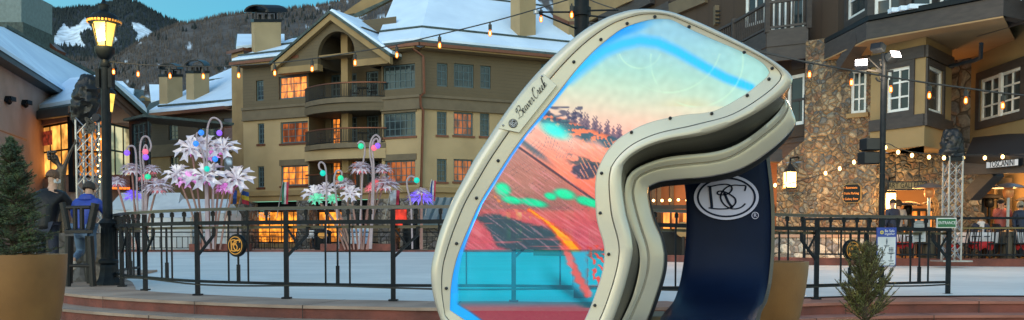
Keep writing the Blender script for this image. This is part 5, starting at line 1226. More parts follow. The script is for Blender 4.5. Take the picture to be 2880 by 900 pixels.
text('ENTRANCE', .060, wtp, t, W_.pt((r[0]+r[1])/2, (r[2]+r[3])/2, .03), (1, 0, 0), (0, 0, 1), ext=.001, sx=.80)
t, W_, r = sgn(2464, 640, 2519, 749, 12.45, 'safety_sign', 'white and blue notice reading Be Safe together tied to the right railing', mat('white_notice', (.60, .64, .68), .5, ns=3), bl)
cxs = (r[0]+r[1])/2; wd = r[1]-r[0]; H_ = r[3]-r[2]
m = MB(); W_.box(m, r[0]+.012, r[1]-.012, r[3]-H_*.24, r[3]-.012, .0262, .03); m.build('blue_panel', bl, t)
text('Be Safe', .05, wtp, t, W_.pt(cxs+.035, r[3]-H_*.09, .032), (1, 0, 0), (0, 0, 1), ext=.001, sx=.9); text('together', .046, wtp, t, W_.pt(cxs+.035, r[3]-H_*.165, .032), (1, 0, 0), (0, 0, 1), ext=.001, sx=.85, shear=.2)
m = MB(); q = W_.pt(r[0]+.062, r[3]-H_*.125, .0302); m.lathe([(.024, 0), (.024, .004)], q, 16, m=Matrix.Rotation(R(90), 4, 'X')); m.build('yellow_disc', yl, t)
m = MB(); W_.box(m, r[0]+.046, r[0]+.078, r[3]-H_*.125-.003, r[3]-H_*.125+.003, .035, .038); W_.box(m, r[0]+.0592, r[0]+.0648, r[3]-H_*.125-.016, r[3]-H_*.125-.0035, .035, .038); W_.box(m, r[0]+.0592, r[0]+.0648, r[3]-H_*.125+.0035, r[3]-H_*.125+.016, .035, .038); m.build('cross_mark', bl, t)
def pict(u, z, k=1):
    m = MB(); m.lathe([(.008*k, 0), (.008*k, .002)], W_.pt(u, z+.03*k, .0265), 10, m=Matrix.Rotation(R(90), 4, 'X')); W_.box(m, u-.009*k, u+.009*k, z-.012*k, z+.018*k, .0265, .029); W_.box(m, u-.006*k, u-.0015*k, z-.036*k, z-.013*k, .0265, .029); W_.box(m, u+.0015*k, u+.006*k, z-.036*k, z-.013*k, .0265, .029)
    m.build('pictogram', gy, t)
    m = MB(); W_.box(m, u-.035*k, u+.035*k, z-.05*k, z-.044*k, .0265, .029); W_.box(m, u-.026*k, u+.026*k, z-.06*k, z-.055*k, .0265, .029); m.build('small_print', gy, t)
pict(cxs, r[3]-H_*.36, 1.1)
for u in (cxs-.06, cxs+.06):
    for f in (.57, .76): pict(u, r[3]-H_*f)
pict(cxs+.083, r[3]-H_*.57, .9); pict(cxs+.037, r[3]-H_*.57, .9)
m = MB(); W_.box(m, r[0]+.03, r[0]+.10, r[2]+.03, r[2]+.04, .0265, .029); W_.box(m, r[1]-.09, r[1]-.03, r[2]+.03, r[2]+.04, .0265, .029); m.build('small_print', gy, t)
t, W_, r = sgn(2567, 620, 2602, 680, 13.35, 'notice_paper', 'laminated white papers taped to the inside of the right railing', mat('grey_paper', (.42, .46, .50), .5, ns=9), M['cloth'], 'notice')
m = MB()
for k in range(7): W_.box(m, r[0]+.03, r[1]-.03-.02*(k % 3), r[3]-.05-.035*k, r[3]-.044-.035*k, .027, .029)
m.build('small_print', gy, t)
# ================================================================ street lamp
LP = G(304, 14.95, 0); lampd = 14.95
sl = thing('street_lamp', 'black cast iron street lamp with lit yellow lantern at the left railing end', 'street lamp', LP)
kx = P(293, 212, lampd).x - LP.x
def Lz(y): return P(300, y, lampd).z
MB().lathe([(.215, 0), (.215, .03), (.19, .07), (.165, .11), (.145, .2), (.135, .26), (.14, .3), (.125, .33)], LP, 8).build('plinth', M['black'], sl)
MB().lathe([(.125, .33), (.155, .36), (.155, .40), (.115, .43), (.105, .55), (.098, .92), (.12, .97), (.135, 1.0), (.12, 1.04), (.085, 1.07)], LP, 12).build('fluted_shaft', M['black'], sl)
m = MB()
for k in range(12): an = k*math.pi/6; m.tube([LP+Vector((math.cos(an)*.105, math.sin(an)*.105, .45)), LP+Vector((math.cos(an)*.098, math.sin(an)*.098, .93))], .012, 5)
m.build('flutes', M['black'], sl)
MB().tube([LP+up*1.05, LP+up*Lz(180)], [.078, .066], 14).build('pole', M['black'], sl)
zc_ = Lz(180)
MB().lathe([(.075, -.03), (.085, 0), (.075, .05), (.06, .08), (.055, .12), (.085, .14), (.09, .17), (.06, .19)], LP+up*(zc_-.02), 14).build('collar', M['black'], sl)
zg0, zg1 = Lz(130), Lz(68)
MB().lathe([(.06, Lz(168)-.0), (.10, Lz(162)), (.14, Lz(152)), (.155, Lz(140)), (.155, Lz(134)), (.13, Lz(131))], LP, 14).build('lantern_cup', M['black'], sl)
lg = mat('amber_lamp_glass', (.75, .55, .12), .3, ns=2, emit=(1, .60, .09), es=1.05, samp=False)
gl2 = MB(); n = 6; prof = [(.115, zg0), (.195, zg1)]
gl2.lathe(prof, LP, n); gl2.build('lantern_glass', lg, sl)
m = MB()
for k in range(n):
    an = 2*math.pi*k/n; m.bar(LP+Vector((math.cos(an)*.12, math.sin(an)*.12, zg0)), LP+Vector((math.cos(an)*.2, math.sin(an)*.2, zg1)), .018)
m.build('lantern_frame', M['iron2'], sl)
MB().lathe([(.21, Lz(68)), (.245, Lz(65)), (.25, Lz(60)), (.225, Lz(56)), (.21, Lz(48)), (.17, Lz(40)), (.10, Lz(35)), (.075, Lz(30)), (.075, Lz(16)), (.09, Lz(14)), (.05, Lz(10)), (.03, Lz(4)), (.02, Lz(-4))], LP, 18).build('lantern_cap', M['black'], sl)
m = MB()
for k in range(30): an = 2*math.pi*k/30; m.box(LP+Vector((math.cos(an)*.248, math.sin(an)*.248, Lz(62))), (.03, .03, .03), rz=an)
m.build('cap_beading', M['goldp'], sl)
m = MB(); m.tube([LP+Vector((-.03, -.13, Lz(120))), LP+Vector((-.03, -.15, Lz(92)))], .018, 6); m.tube([LP+Vector((.05, -.13, Lz(118))), LP+Vector((.05, -.15, Lz(95)))], .016, 6); m.build('candle_bulb', glow('candle_filament', (1, .85, .45), 14), sl)
m = MB(); m.box(LP+Vector((-.1, 0, Lz(221))), (.06, .13, .3)); m.box(LP+Vector((.1, 0, Lz(221))), (.06, .13, .3)); m.build('pole_clamp', M['black'], sl)
m = MB(); m.bar(LP+Vector((.05, 0, Lz(176))), LP+Vector((.2, -.02, Lz(173))), .03); m.tube([LP+Vector((.03, 0, Lz(190))), LP+Vector((.19, 0, Lz(192)))], .015, 5); m.build('string_hook', M['black'], sl)
plight(LP+Vector((0, -.45, Lz(100))), 26, (1, .72, .3), .15); 
# second lamp further back on the same street
t = thing('street_lamp', 'second amber street lamp mostly hidden behind the near lamp pole', 'street lamp', G(310, 40, 0))
q = P(307, 285, 40); MB().lathe([(.14, -.45), (.26, .3)], q, 6).build('lantern_glass', lg, t); MB().lathe([(.32, .3), (.26, .45), (.05, .6)], q, 10).build('lantern_cap', M['iron2'], t); MB().tube([G(307, 40, 0), Vector((q.x, q.y, q.z-.45))], .08, 8).build('pole', M['iron2'], t)
# ================================================================ string lights overhead
def bulb_at(t, p, sz=.055):
    drop = Vector((rnd.uniform(-.01, .01), rnd.uniform(-.01, .01), -1)).normalized()
    s_ = MB(); s_.tube([p, p+drop*.03], .012, 5); s_.tube([p+drop*.03, p+drop*.10], .026, 8); so = s_.build('socket', M['cable'], t)
    b_ = MB(); pr = [(.010, 0), (.019, -.02), (.026, -.045), (.024, -.07), (.015, -.088), (.004, -.095)]
    b_.lathe([(r_, z) for r_, z in pr], p+drop*.10, 10); b_.build('bulb', M['bulb'], so); MB().tube([p+drop*.125, p+drop*.175], .012, 6).build('filament', M['fil'], so)
def main_string(name, label, cab, bulbs, r_=.009):
    t = thing(name, label, 'string lights', P(*cab[0])); MB().tube(crom([P(*c) for c in cab], 8), r_, 6).build('cable', M['cable'], t)
    for x, y in bulbs:
        d = interp([(c[0], c[2]) for c in cab], x); yy = interp([(c[0], c[1]) for c in [(q.x, q.y) for q in []]] or [(c[0], c[1]) for c in cab], x)
        bulb_at(t, P(x, yy+1, d))
    return t
dn = [(x*1.118, y*1.118) for x, y in ((285, 167), (347, 184), (427, 188), (511, 187), (600, 187), (691, 181), (785, 170), (893, 155), (998, 137), (1106, 112), (1233, 83), (1361, 50))]
# bulbs hang .2 m (about 20 px) below the cable; cable follows the photographed line
cab = [(311, 174, 14.9), (390, 181, 14.8), (480, 186, 14.7), (570, 187, 14.6), (672, 184, 14.5), (773, 177, 14.4), (880, 165, 14.2), (998, 147, 13.9), (1117, 125, 13.7), (1237, 97, 13.4), (1380, 62, 13.1), (1521, 22, 12.8), (1640, -14, 12.5)]
main_string('string_lights', 'long cable of filament bulbs sagging from the street lamp to the centre pole', cab, dn)
cab = [(1634, 60, 12.5), (1800, 84, 12.4), (1990, 116, 12.3), (2128, 144, 12.2), (2277, 176, 12.0), (2395, 198, 11.9), (2506, 217, 11.8), (2614, 234, 11.7), (2717, 248, 11.6), (2821, 262, 11.5), (3000, 280, 11.3)]
main_string('string_lights', 'cable of filament bulbs running right from the goggle sculpture past the stone lodge', cab, [(2277, 0), (2395, 0), (2506, 0), (2614, 0), (2717, 0), (2821, 0), (2925, 0)], .011)
t = thing('stay_cable', 'thin pair of bare cables above the right string of bulbs', 'cable', P(1740, 30, 12.4))
MB().tube(crom([P(1640, -10, 12.5), P(1740, 28, 12.4), P(2160, 148, 12.2), P(2290, 181, 12)], 6), .008, 5).build('cable', M['cable'], t)
t = thing('centre_pole', 'tall black steel pole with cable brackets rising behind the goggle sculpture', 'pole', G(1634, 12.5, -.05))
p0 = G(1634, 12.5, -.05); MB().tube([p0, p0+up*4.6], .1, 12).build('pole', M['black'], t)
MB().tube([P(1634, 46, 12.5), P(1634, 22, 12.5)], .135, 12).build('collar', M['black'], t)
m = MB(); e = P(1508, 34, 12.0)
for y in (34, 80): m.tube([e, P(1620, y, 12.45)], .012, 6)
for y, x2, y2 in ((30, 1740, 28), (42, 1760, 55), (80, 1765, 60)): m.tube([P(1640, y, 12.45), P(x2, y2, 12.2)], .012, 6)
m.build('cable_bracket', M['black'], t)
MB().lathe([(.035, -.02), (.035, .02)], e, 10).build('bracket_eye', M['truss'], t)
bulb_at(t, P(1608, 10, 12.3))
# ================================================================ planters with firs
def needle_tree(name, label, base, H, Rr, nb, seed, parent_group=None, tipc=None, lean=0, cat='fir tree', zmin=.05, up_ang=.5, twigs=7, nl=.028, sparse=1.0):
    rr = random.Random(seed); t = thing(name, label, cat, base)
    MB().tube([base, base+Vector((lean*.5, 0, H*.5)), base+Vector((lean, 0, H))], [H*.022+.008, H*.012+.004, .003], 7).build('trunk', M['bark'], t)
    m = MB(); tw = MB()
    def needles(a, b, n, L0):
        ax = (b-a); L_ = ax.length; ax.normalize(); s1 = ax.cross(Vector((rr.uniform(-1, 1), rr.uniform(-1, 1), rr.uniform(-.3, 1)))).normalized(); s2 = ax.cross(s1)
        for i in range(n):
            f = (i+.5)/n; an = rr.uniform(0, 2*math.pi); dr = (s1*math.cos(an)+s2*math.sin(an))
            c = a.lerp(b, f); ln = L0*rr.uniform(.7, 1.15)*(1-.35*f); e = c+(dr*.85+ax*.65)*ln; wv = dr.cross(ax)*L0*.085
            m.v += [c-wv, c+wv, e]; k = len(m.v); m.f.append((k-3, k-2, k-1))
    tops = []
    for i in range(nb):
        f = rr.random()**.85; z = H*(zmin+(1-zmin)*f); rad = Rr*(1-f)**.8*rr.uniform(.65, 1.12)+.02*H; an = rr.uniform(0, 2*math.pi)
        a = base+Vector((lean*f, 0, z)); el = up_ang+.5*f+rr.uniform(-.2, .2); d = Vector((math.cos(an)*math.cos(el), math.sin(an)*math.cos(el), math.sin(el)))
        b = a+d*rad/max(.4, math.cos(el)); mid = a.lerp(b, .55)+Vector((0, 0, -.04*rad))
        tw.tube([a, mid, b], [.006, .004, .002], 4, cap=False)
        side = d.cross(Vector((0, 0, 1))).normalized(); L_ = (b-a).length
        needles(a.lerp(b, .15), b, int(L_/nl*2.6*sparse)+4, nl)
        for k in range(twigs):
            g = .25+.7*k/twigs; s_ = a.lerp(b, g); sg = 1 if k % 2 else -1
            e = s_+(side*sg*.75+d*.75+Vector((0, 0, rr.uniform(-.15, .25)))).normalized()*L_*.42*(1.1-g); tw.tube([s_, e], [.003, .0015], 3, cap=False)
            needles(s_, e, int((e-s_).length/nl*3*sparse)+3, nl)
    needles(base+Vector((lean*.85, 0, H*.85)), base+Vector((lean, 0, H)), 30, nl)
    bo = tw.build('branch', M['bark'], t); tag(bo, kind=None)
    cr = m.build('foliage', tipc or M['fir'], t); return t
def firmat(name, a, b, c):
    m, t, bs = nodes(name); N = t.nodes.new; L = t.links.new
    g = N('ShaderNodeNewGeometry'); n = N('ShaderNodeTexNoise'); n.inputs['Scale'].default_value = 14; L(g.outputs['Position'], n.inputs[0])
    r_ = N('ShaderNodeValToRGB'); r_.color_ramp.elements[0].position = .35; r_.color_ramp.elements[0].color = (*a, 1); r_.color_ramp.elements[1].position = .7; r_.color_ramp.elements[1].color = (*c, 1)
    e = r_.color_ramp.elements.new(.5); e.color = (*b, 1); L(n.outputs[0], r_.inputs[0]); L(r_.outputs[0], bs.inputs['Base Color']); bs.inputs['Roughness'].default_value = .6
    return m
M['fir'] = firmat('fir_needles', (.022, .042, .022), (.05, .085, .036), (.11, .14, .05)); M['fir2'] = firmat('yellow_green_fir_needles', (.06, .075, .02), (.15, .16, .045), (.30, .25, .07))
M['bark'] = mat('fir_bark', (.07, .05, .035), .9, ns=12, bump=.4)
def planter(name, label, c, r, h):
    t = thing(name, label, 'planter', c, 'gold planters')
    prof = [(r*.62, 0), (r*.74, h*.18), (r*.86, h*.42), (r*.94, h*.66), (r*.985, h*.86), (r, h*.985), (r, h), (r*.94, h), (r*.93, h*.93)]
    MB().lathe(prof, c, 48).build('planter_shell', M['gold'], t, smooth=True); MB().lathe([(r*.93, h*.9), (r*.93, h*.92)], c, 32).build('soil', M['soil'], t)
    return t
M['soil'] = mat('planter_soil', (.04, .03, .02), .95, ns=20, bump=.6)
c = G(6, 7.3, -.30); zr = P(60, 717, 7.0).z; planter('gold_planter', 'large tapering gold planter in the lower left corner holding a fir', c, .465, zr-c.z)
needle_tree('fir_tree', 'dense dark green fir growing in the gold planter on the left', Vector((P(38, 700, 7.3).x, 7.3, zr-.05)), P(38, 392, 7.3).z-zr+.05, .33, 330, 3, zmin=.0, up_ang=.15, nl=.032, twigs=8)
c = G(2112, 8.3, -.30); zr2 = P(2112, 739, 7.8).z; planter('gold_planter', 'gold planter behind the navy strap with fir sprigs above its rim', c, .50, zr2-c.z)
needle_tree('fir_tree', 'small fir in the gold planter mostly hidden behind the navy strap', Vector((c.x-.05, c.y, zr2-.05)), .62, .36, 120, 5, zmin=0, up_ang=.35, nl=.03)
c = G(2436, 7.2, -.30); planter('gold_planter', 'low gold planter below the frame under the sparse yellow green fir', c, .3, .40)
needle_tree('fir_tree', 'sparse yellow green young fir standing before the right railing', Vector((c.x, c.y, .06)), P(2440, 700, 7.2).z-.06, .25, 165, 11, tipc=M['fir2'], zmin=0, up_ang=.72, nl=.024, twigs=6, sparse=2.1)
m = MB(); m.box(P(1855, 950, 7.2)+Vector((-.07, 0, -.12)), (.3, .5, .62)); bb = tag(m.build('plinth_block', mat('brown_plinth_block', (.24, .19, .11), .7, ns=3, bump=.2), bevel=.01), 'brown block beside the sculpture base just left of the strap', 'plinth')
# log bar chair
cd = 14.55
t = thing('bar_chair', 'tall black log bar chair with spindle back beside the street lamp', 'chair', G(222, cd, 0))
def q(x, y, dd=0): return P(x, y, cd+dd)
fl_, fr_ = q(191, 805, -.1), q(260, 805, -.1)
MB().tube([q(190, 805, -.15), q(192, 664, -.15)], .05, 8).build('leg', M['wood'], t); MB().tube([q(262, 805, -.15), q(254, 664, -.15)], .05, 8).build('leg', M['wood'], t)
MB().tube([q(196, 797, .28), q(199, 664, .28)], .045, 8).build('leg', M['wood'], t); MB().tube([q(252, 797, .28), q(247, 664, .28)], .045, 8).build('leg', M['wood'], t)
MB().tube([q(194, 747, -.15), q(258, 747, -.15)], .03, 8).build('stretcher', M['wood'], t)
MB().ext([q(181, 657, -.2), q(262, 657, -.2), q(258, 652, .33), q(186, 652, .33)], (0, 0, .06)).build('seat', M['wood'], t, bevel=.01)
MB().tube([q(192, 645, -.15), q(176, 570, -.15)], [.04, .05], 8).build('back_post', M['wood'], t); MB().tube([q(253, 645, -.15), q(268, 572, -.15)], [.06, .06], 8).build('back_post', M['wood'], t)
MB().tube([q(186, 584, -.15), q(254, 583, -.15)], .032, 8).build('top_rail', M['wood'], t)
for x in (212, 231): MB().tube([q(x, 645, -.15), q(x-1, 585, -.15)], .034, 8).build('spindle', M['wood'], t)
m = MB(); m.ext([G(100, 16.3, 0), G(300, 16.0, 0), G(300, 16.6, 0), G(100, 17.2, 0)], (0, 0, P(200, 655, 16).z)); wl_ = tag(m.build('stone_wall', M['stone3']), 'low dark stone wall the two men lean on', 'wall')
# ================================================================ people
SK = mat('skin_light', (.50, .30, .21), .55, ns=9)
def skin_obj(name, verts, edges, radii, mt, parent, sub=2, root=0):
    me = bpy.data.meshes.new(name); off = parent.location if parent else Vector((0, 0, 0))
    me.from_pydata([Vector(v) for v in verts], edges, []); me.materials.append(mt)
    o = bpy.data.objects.new(name, me); col.objects.link(o); o.parent = parent
    md = o.modifiers.new('Skin', 'SKIN'); md.use_smooth_shade = True
    for i, r in enumerate(radii):
        s_ = me.skin_vertices[0].data[i]; s_.radius = r if isinstance(r, tuple) else (r, r); s_.use_root = (i == root)
    if sub: s2 = o.modifiers.new('Subdivision', 'SUBSURF'); s2.levels = sub; s2.render_levels = sub
    return o
def person(label, loc, rz, J, top, bot, hair, shoe, group=None, hat=None, hand='curl', skin=SK, mask=None, scale=1):
    """local frame: the person faces -Y; J overrides the joints"""
    t = thing('person', label, 'person', loc, group); t.rotation_euler = (0, 0, rz); t.scale = (scale,)*3
    D = dict(pelvis=(0, 0, .96), spine=(0, .0, 1.14), chest=(0, 0, 1.36), neck=(0, .01, 1.50), chin=(0, -.01, 1.575), head=(0, -.015, 1.65), crown=(0, 0, 1.73),
             sl=(.18, 0, 1.43), el=(.23, .03, 1.15), wl=(.24, -.06, .92), sr=(-.18, 0, 1.43), er=(-.23, .03, 1.15), wr=(-.24, -.06, .92),
             hl=(.095, 0, .92), kl=(.11, -.02, .50), al=(.11, .02, .09), tl=(.12, -.15, .035), hr=(-.095, 0, .92), kr=(-.11, -.02, .50), ar=(-.11, .02, .09), tr=(-.12, -.15, .035))
    D.update(J); V = {k: Vector(v) for k, v in D.items()}
    names = ['pelvis', 'spine', 'chest', 'neck', 'chin', 'head', 'crown', 'sl', 'el', 'wl', 'sr', 'er', 'wr', 'hl', 'kl', 'al', 'tl', 'hr', 'kr', 'ar', 'tr']
    ed = [('pelvis', 'spine'), ('spine', 'chest'), ('chest', 'neck'), ('neck', 'chin'), ('chin', 'head'), ('head', 'crown'), ('chest', 'sl'), ('sl', 'el'), ('el', 'wl'), ('chest', 'sr'), ('sr', 'er'), ('er', 'wr'),
          ('pelvis', 'hl'), ('hl', 'kl'), ('kl', 'al'), ('al', 'tl'), ('pelvis', 'hr'), ('hr', 'kr'), ('kr', 'ar'), ('ar', 'tr')]
    rad = dict(pelvis=.12, spine=.115, chest=.125, neck=.055, chin=.068, head=(.082, .095), crown=.062, sl=.06, el=.042, wl=.028, sr=.06, er=.042, wr=.028, hl=.085, kl=.056, al=.038, tl=.03, hr=.085, kr=.056, ar=.038, tr=.03)
    vs = [V[n] for n in names]; rs = [rad[n] for n in names]; es = [(names.index(a), names.index(b)) for a, b in ed]
    for s in 'lr':                                        # palm and five fingers
        wv = V['w'+s]; d = (wv-V['e'+s]).normalized(); sx = 1 if s == 'l' else -1; side = d.cross(Vector((sx, 0, 0.2))).normalized(); nrm = side.cross(d)
        pi = len(vs); vs.append(wv+d*.075); rs.append((.034, .016)); es.append((names.index('w'+s), pi))
        for k in range(4):
            o_ = side*(k-1.5)*.021; ln = (.062, .074, .070, .055)[k]; i0 = len(vs)
            vs.append(wv+d*.095+o_); rs.append(.0095); vs.append(wv+d*(.095+ln*.55)+o_-nrm*sx*.012); rs.append(.009); vs.append(wv+d*(.095+ln*.85)+o_-nrm*sx*.036); rs.append(.0075)
            es += [(pi, i0), (i0, i0+1), (i0+1, i0+2)]
        i0 = len(vs); vs.append(wv+d*.04+side*.045); rs.append(.012); vs.append(wv+d*.075+side*.065-nrm*sx*.015); rs.append(.010); es += [(pi, i0), (i0, i0+1)]
    skin_obj('body', vs, es, rs, skin, t, 1)
    def wear(name, ns, gr, mt, extra=None, root=0):
        vv = [V[n] for n in ns]; rr_ = [(rad[n] if not isinstance(rad[n], tuple) else rad[n][0])+gr.get(n, .018) for n in ns]; ee = [(ns.index(a), ns.index(b)) for a, b in ed if a in ns and b in ns]
        return skin_obj(name, vv, ee, rr_, mt, t, 1)
    jk = ['chest', 'spine', 'pelvis', 'neck', 'sl', 'el', 'wl', 'sr', 'er', 'wr']
    Vw = dict(V)
    for s in 'lr': V['w'+s] = V['e'+s].lerp(V['w'+s], .93)
    V['neck'] = V['neck']+Vector((0, 0, .005)); V['hem'] = V['pelvis']+Vector((0, 0, -.10)); rad['hem'] = .13; ed.append(('pelvis', 'hem'))
    wear('jacket', jk+['hem'], dict(chest=.03, spine=.045, pelvis=.05, hem=.055, neck=.034, sl=.026, sr=.026, el=.025, er=.025, wl=.022, wr=.022), top)
    V.update(Vw)
    wear('trousers', ['pelvis', 'hl', 'kl', 'al', 'hr', 'kr', 'ar'], dict(pelvis=.02, al=.018, ar=.018), bot)
    for s in 'lr':
        a, b = Vw['a'+s], Vw['t'+s]; d = (b-a); fx = Vector((d.x, d.y, d.z)).normalized()
        skin_obj('shoe', [a+Vector((0, 0, -.02)), a.lerp(b, .5), b+fx*.04], [(0, 1), (1, 2)], [.05, .05, .042], shoe, t, 1)
    h = Vw['head']; f = Vector((0, -1, 0)) if 'face' not in J else Vector(J['face']).normalized(); rt = f.cross(Vector((0, 0, 1))).normalized(); tp = rt.cross(f)
    m = MB(); M3 = Matrix((rt, -f, tp)).transposed().to_4x4()
    c0 = h - f*.026 + tp*.032; M3 = Matrix.Rotation(R(-24), 4, rt) @ M3.to_4x4(); M3h = M3
    m.lathe([(.001, .125), (.05, .118), (.085, .085), (.102, .035), (.104, 0)] + ([(.1, -.05), (.085, -.09)] if hair[1] > 0 else [(.098, -.02)]), c0+t.location, 16, m=M3)
    if hair[1] > 1:
        for k in range(12): an = math.pi*(k/11); v_ = rt*math.cos(an)*.085-f*math.sin(an)*.075; m.tube([c0+t.location+v_, c0+t.location+v_*1.25+Vector((0, 0, -.14)), c0+t.location+v_*1.5+Vector((0, 0, -.28))], [.035, .035, .02], 6)
    m.build('hair' if hat is None else 'knit_hat', hair[0] if hat is None else hat, t, smooth=True)
    m = MB(); q0 = h+t.location
    m.ball(q0+f*.098-tp*.015, .014, 6, 1.5); ns_ = m.build('nose', skin, t, smooth=True)
    m = MB()
    for s in (-1, 1): m.ball(q0+rt*s*.092-tp*.01, .02, 6, 1.5)
    m.build('ears', skin, t, smooth=True)
    m = MB()
    for s in (-1, 1): m.ball(q0+f*.085+rt*s*.032+tp*.01, .010, 6)
    m.build('eyes', M['iron2'], t)
    m = MB(); m.box(q0+f*.086-tp*.05, (.045, .012, .008)); m.build('mouth', mat('lip', (.3, .1, .09), .6), t)
    if mask:
        m = MB(); m.lathe([(.03, -.075), (.078, -.06), (.088, -.03), (.085, .0), (.06, .005)], h+t.location+f*.022, 14, m=Matrix((rt, -f, tp)).transposed().to_4x4()); m.build('face_mask', mask, t, smooth=True)
    return t
blackl = mat('black_leather', (.008, .009, .011), .42, c2=(.012, .012, .014), spec=.2, ns=7, bump=.35, bs=16); cobalt = mat('cobalt_rain_jacket', (.012, .04, .30), .5, c2=(.01, .03, .22), ns=5, bump=.5, bs=9)
denimd = mat('dark_denim', (.018, .024, .045), .8, ns=6); denim = mat('washed_denim', (.10, .17, .26), .8, c2=(.07, .12, .2), ns=5, bump=.2); brownh = mat('short_brown_hair', (.09, .045, .022), .7, ns=30, bump=.6, bs=60)
dkh = mat('dark_hair', (.02, .015, .012), .7, ns=30, bump=.6, bs=60); whs = mat('pale_sneaker', (.5, .47, .42), .6); bks = mat('black_shoe', (.02, .02, .02), .5); coral = mat('coral_ski_jacket', (.36, .085, .07), .6, c2=(.28, .06, .05), ns=5, bump=.4, bs=12)
navyc = mat('navy_coat', (.012, .02, .05), .7, ns=5); blonde = mat('light_brown_hair', (.22, .12, .055), .7, ns=30, bump=.5, bs=60); greyh = mat('grey_blond_hair', (.34, .29, .22), .7, ns=30); mk = mat('black_mask_cloth', (.012, .014, .018), .7); mkw = mat('pale_mask_cloth', (.55, .58, .6), .7)
# the two men at the wall, seen from behind (rz = pi turns the face away from us)
person('man seen from behind in black leather jacket leaning on the wall beside the fir', G(131, 15.5, -.06), R(180), dict(
    spine=(0, -.03, 1.17), chest=(-.02, -.10, 1.40), neck=(-.03, -.13, 1.55), chin=(-.04, -.17, 1.63), head=(-.045, -.17, 1.71), crown=(-.045, -.15, 1.80), sl=(.185, -.10, 1.45), sr=(-.225, -.10, 1.45), el=(.33, -.2, 1.20), wl=(.22, -.45, 1.12), er=(-.36, -.2, 1.2), wr=(-.24, -.45, 1.12), face=(-.5, -1, 0)), blackl, denimd, (brownh, 0), bks, mask=mkw, scale=1.06)
person('man seen from behind in cobalt blue hooded jacket and washed jeans with one knee up', G(238, 15.35, .03), R(180), dict(
    pelvis=(0, 0, .90), spine=(0, -.06, 1.07), chest=(.02, -.17, 1.26), neck=(.03, -.22, 1.38), chin=(.03, -.27, 1.45), head=(.03, -.28, 1.53), crown=(.03, -.27, 1.61), sl=(.21, -.17, 1.31), sr=(-.17, -.17, 1.31), el=(.33, -.32, 1.10), wl=(.2, -.5, 1.05), er=(-.29, -.3, 1.08), wr=(-.17, -.5, 1.05),
    hl=(.09, 0, .86), kl=(.14, -.16, .50), al=(.08, .24, .38), tl=(.06, .26, .24), hr=(-.10, 0, .86), kr=(-.12, -.03, .48), ar=(-.06, .02, .10), tr=(-.05, -.12, .035)), cobalt, denim, (dkh, 0), whs)
pj = [o for o in bpy.data.objects if o.get('label', '').startswith('man seen from behind in cobalt')][0]
m = MB(); m.lathe([(.02, -.06), (.12, -.055), (.15, 0), (.12, .06), (.07, .09)], pj.location+Vector((.02, -.16, 1.38)), 12, sy=.7); m.build('hood', cobalt, pj, smooth=True)
# patio guests
person('person in coral ski jacket and black knit hat holding a phone to the face', G(2812, 28.4, ZT), R(10), dict(
    el=(.30, -.14, 1.22), wl=(.09, -.24, 1.50), er=(-.32, -.14, 1.22), wr=(-.10, -.24, 1.50)), coral, denimd, (dkh, 0), bks, hat=mat('black_knit_hat', (.012, .012, .014), .9, bump=.6, bs=50))
ph = MB(); q = G(2812, 28.4, ZT)+Vector((.02, -.32, 1.62)); ph.box(q, (.14, .012, .07)); tag(ph.build('mobile_phone', M['iron2'], bevel=.004), 'dark phone held up by the person in the coral jacket', 'phone')
person('woman with short grey blond hair, black face mask and dark coat at the right edge', G(2868, 27.9, ZT), R(15), dict(), navyc, denimd, (greyh, 1), bks, mask=mk, scale=.95)
person('woman with long light brown hair and pale scarf seated behind the railing', G(2757, 28.2, ZT), R(-12), dict(
    pelvis=(0, 0, .52), spine=(0, 0, .70), chest=(0, -.02, .92), neck=(0, -.02, 1.06), chin=(0, -.04, 1.13), head=(0, -.045, 1.205), crown=(0, -.03, 1.285), sl=(.17, 0, .98), sr=(-.17, 0, .98), el=(.24, -.1, .78), wl=(.14, -.34, .80), er=(-.24, -.1, .78), wr=(-.12, -.34, .80),
    hl=(.09, -.02, .50), kl=(.11, -.42, .50), al=(.11, -.42, .09), tl=(.11, -.56, .035), hr=(-.09, -.02, .50), kr=(-.11, -.42, .50), ar=(-.11, -.42, .09), tr=(-.11, -.56, .035)), navyc, denimd, (blonde, 2), bks)
wm = [o for o in bpy.data.objects if o.get('label', '').startswith('woman with long')][0]
m = MB(); m.lathe([(.1, -.05), (.13, 0), (.09, .05)], wm.location+Vector((0, -.03, 1.05)), 12); m.box(wm.location+Vector((0, -.15, .9)), (.12, .04, .3)); m.build('scarf', M['cloth'], wm)
person('man in navy jacket and cap walking away under the gallery arch', G(2509, 28.6, ZT), R(200), dict(chin=(0, -.03, 1.575)), navyc, denimd, (dkh, 0), bks)
person('figure in pale coat walking beside the man in navy under the arch', G(2525, 29.4, ZT), R(170), dict(), mat('grey_coat', (.2, .22, .25), .8), denimd, (dkh, 1), bks)
person('person in dark coat strolling past the far shops carrying a white bag', G(884, 58, .05), R(160), dict(al=(.11, -.12, .09), tl=(.12, -.28, .04)), mk, denimd, (dkh, 0), bks, group='people strolling by the far shops')
person('person in grey blue coat behind the dark bin across the rink', G(905, 58.6, .05), R(200), dict(), mat('slate_coat', (.06, .08, .11), .8), denimd, (blonde, 1), bks, group='people strolling by the far shops')
bgm = MB(); bgm.box(G(872, 57.6, .05)+Vector((0, 0, .95)), (.5, .2, .5)); tag(bgm.build('shopping_bag', M['cloth'], bevel=.03), 'white bag carried by the person in the dark coat', 'bag')
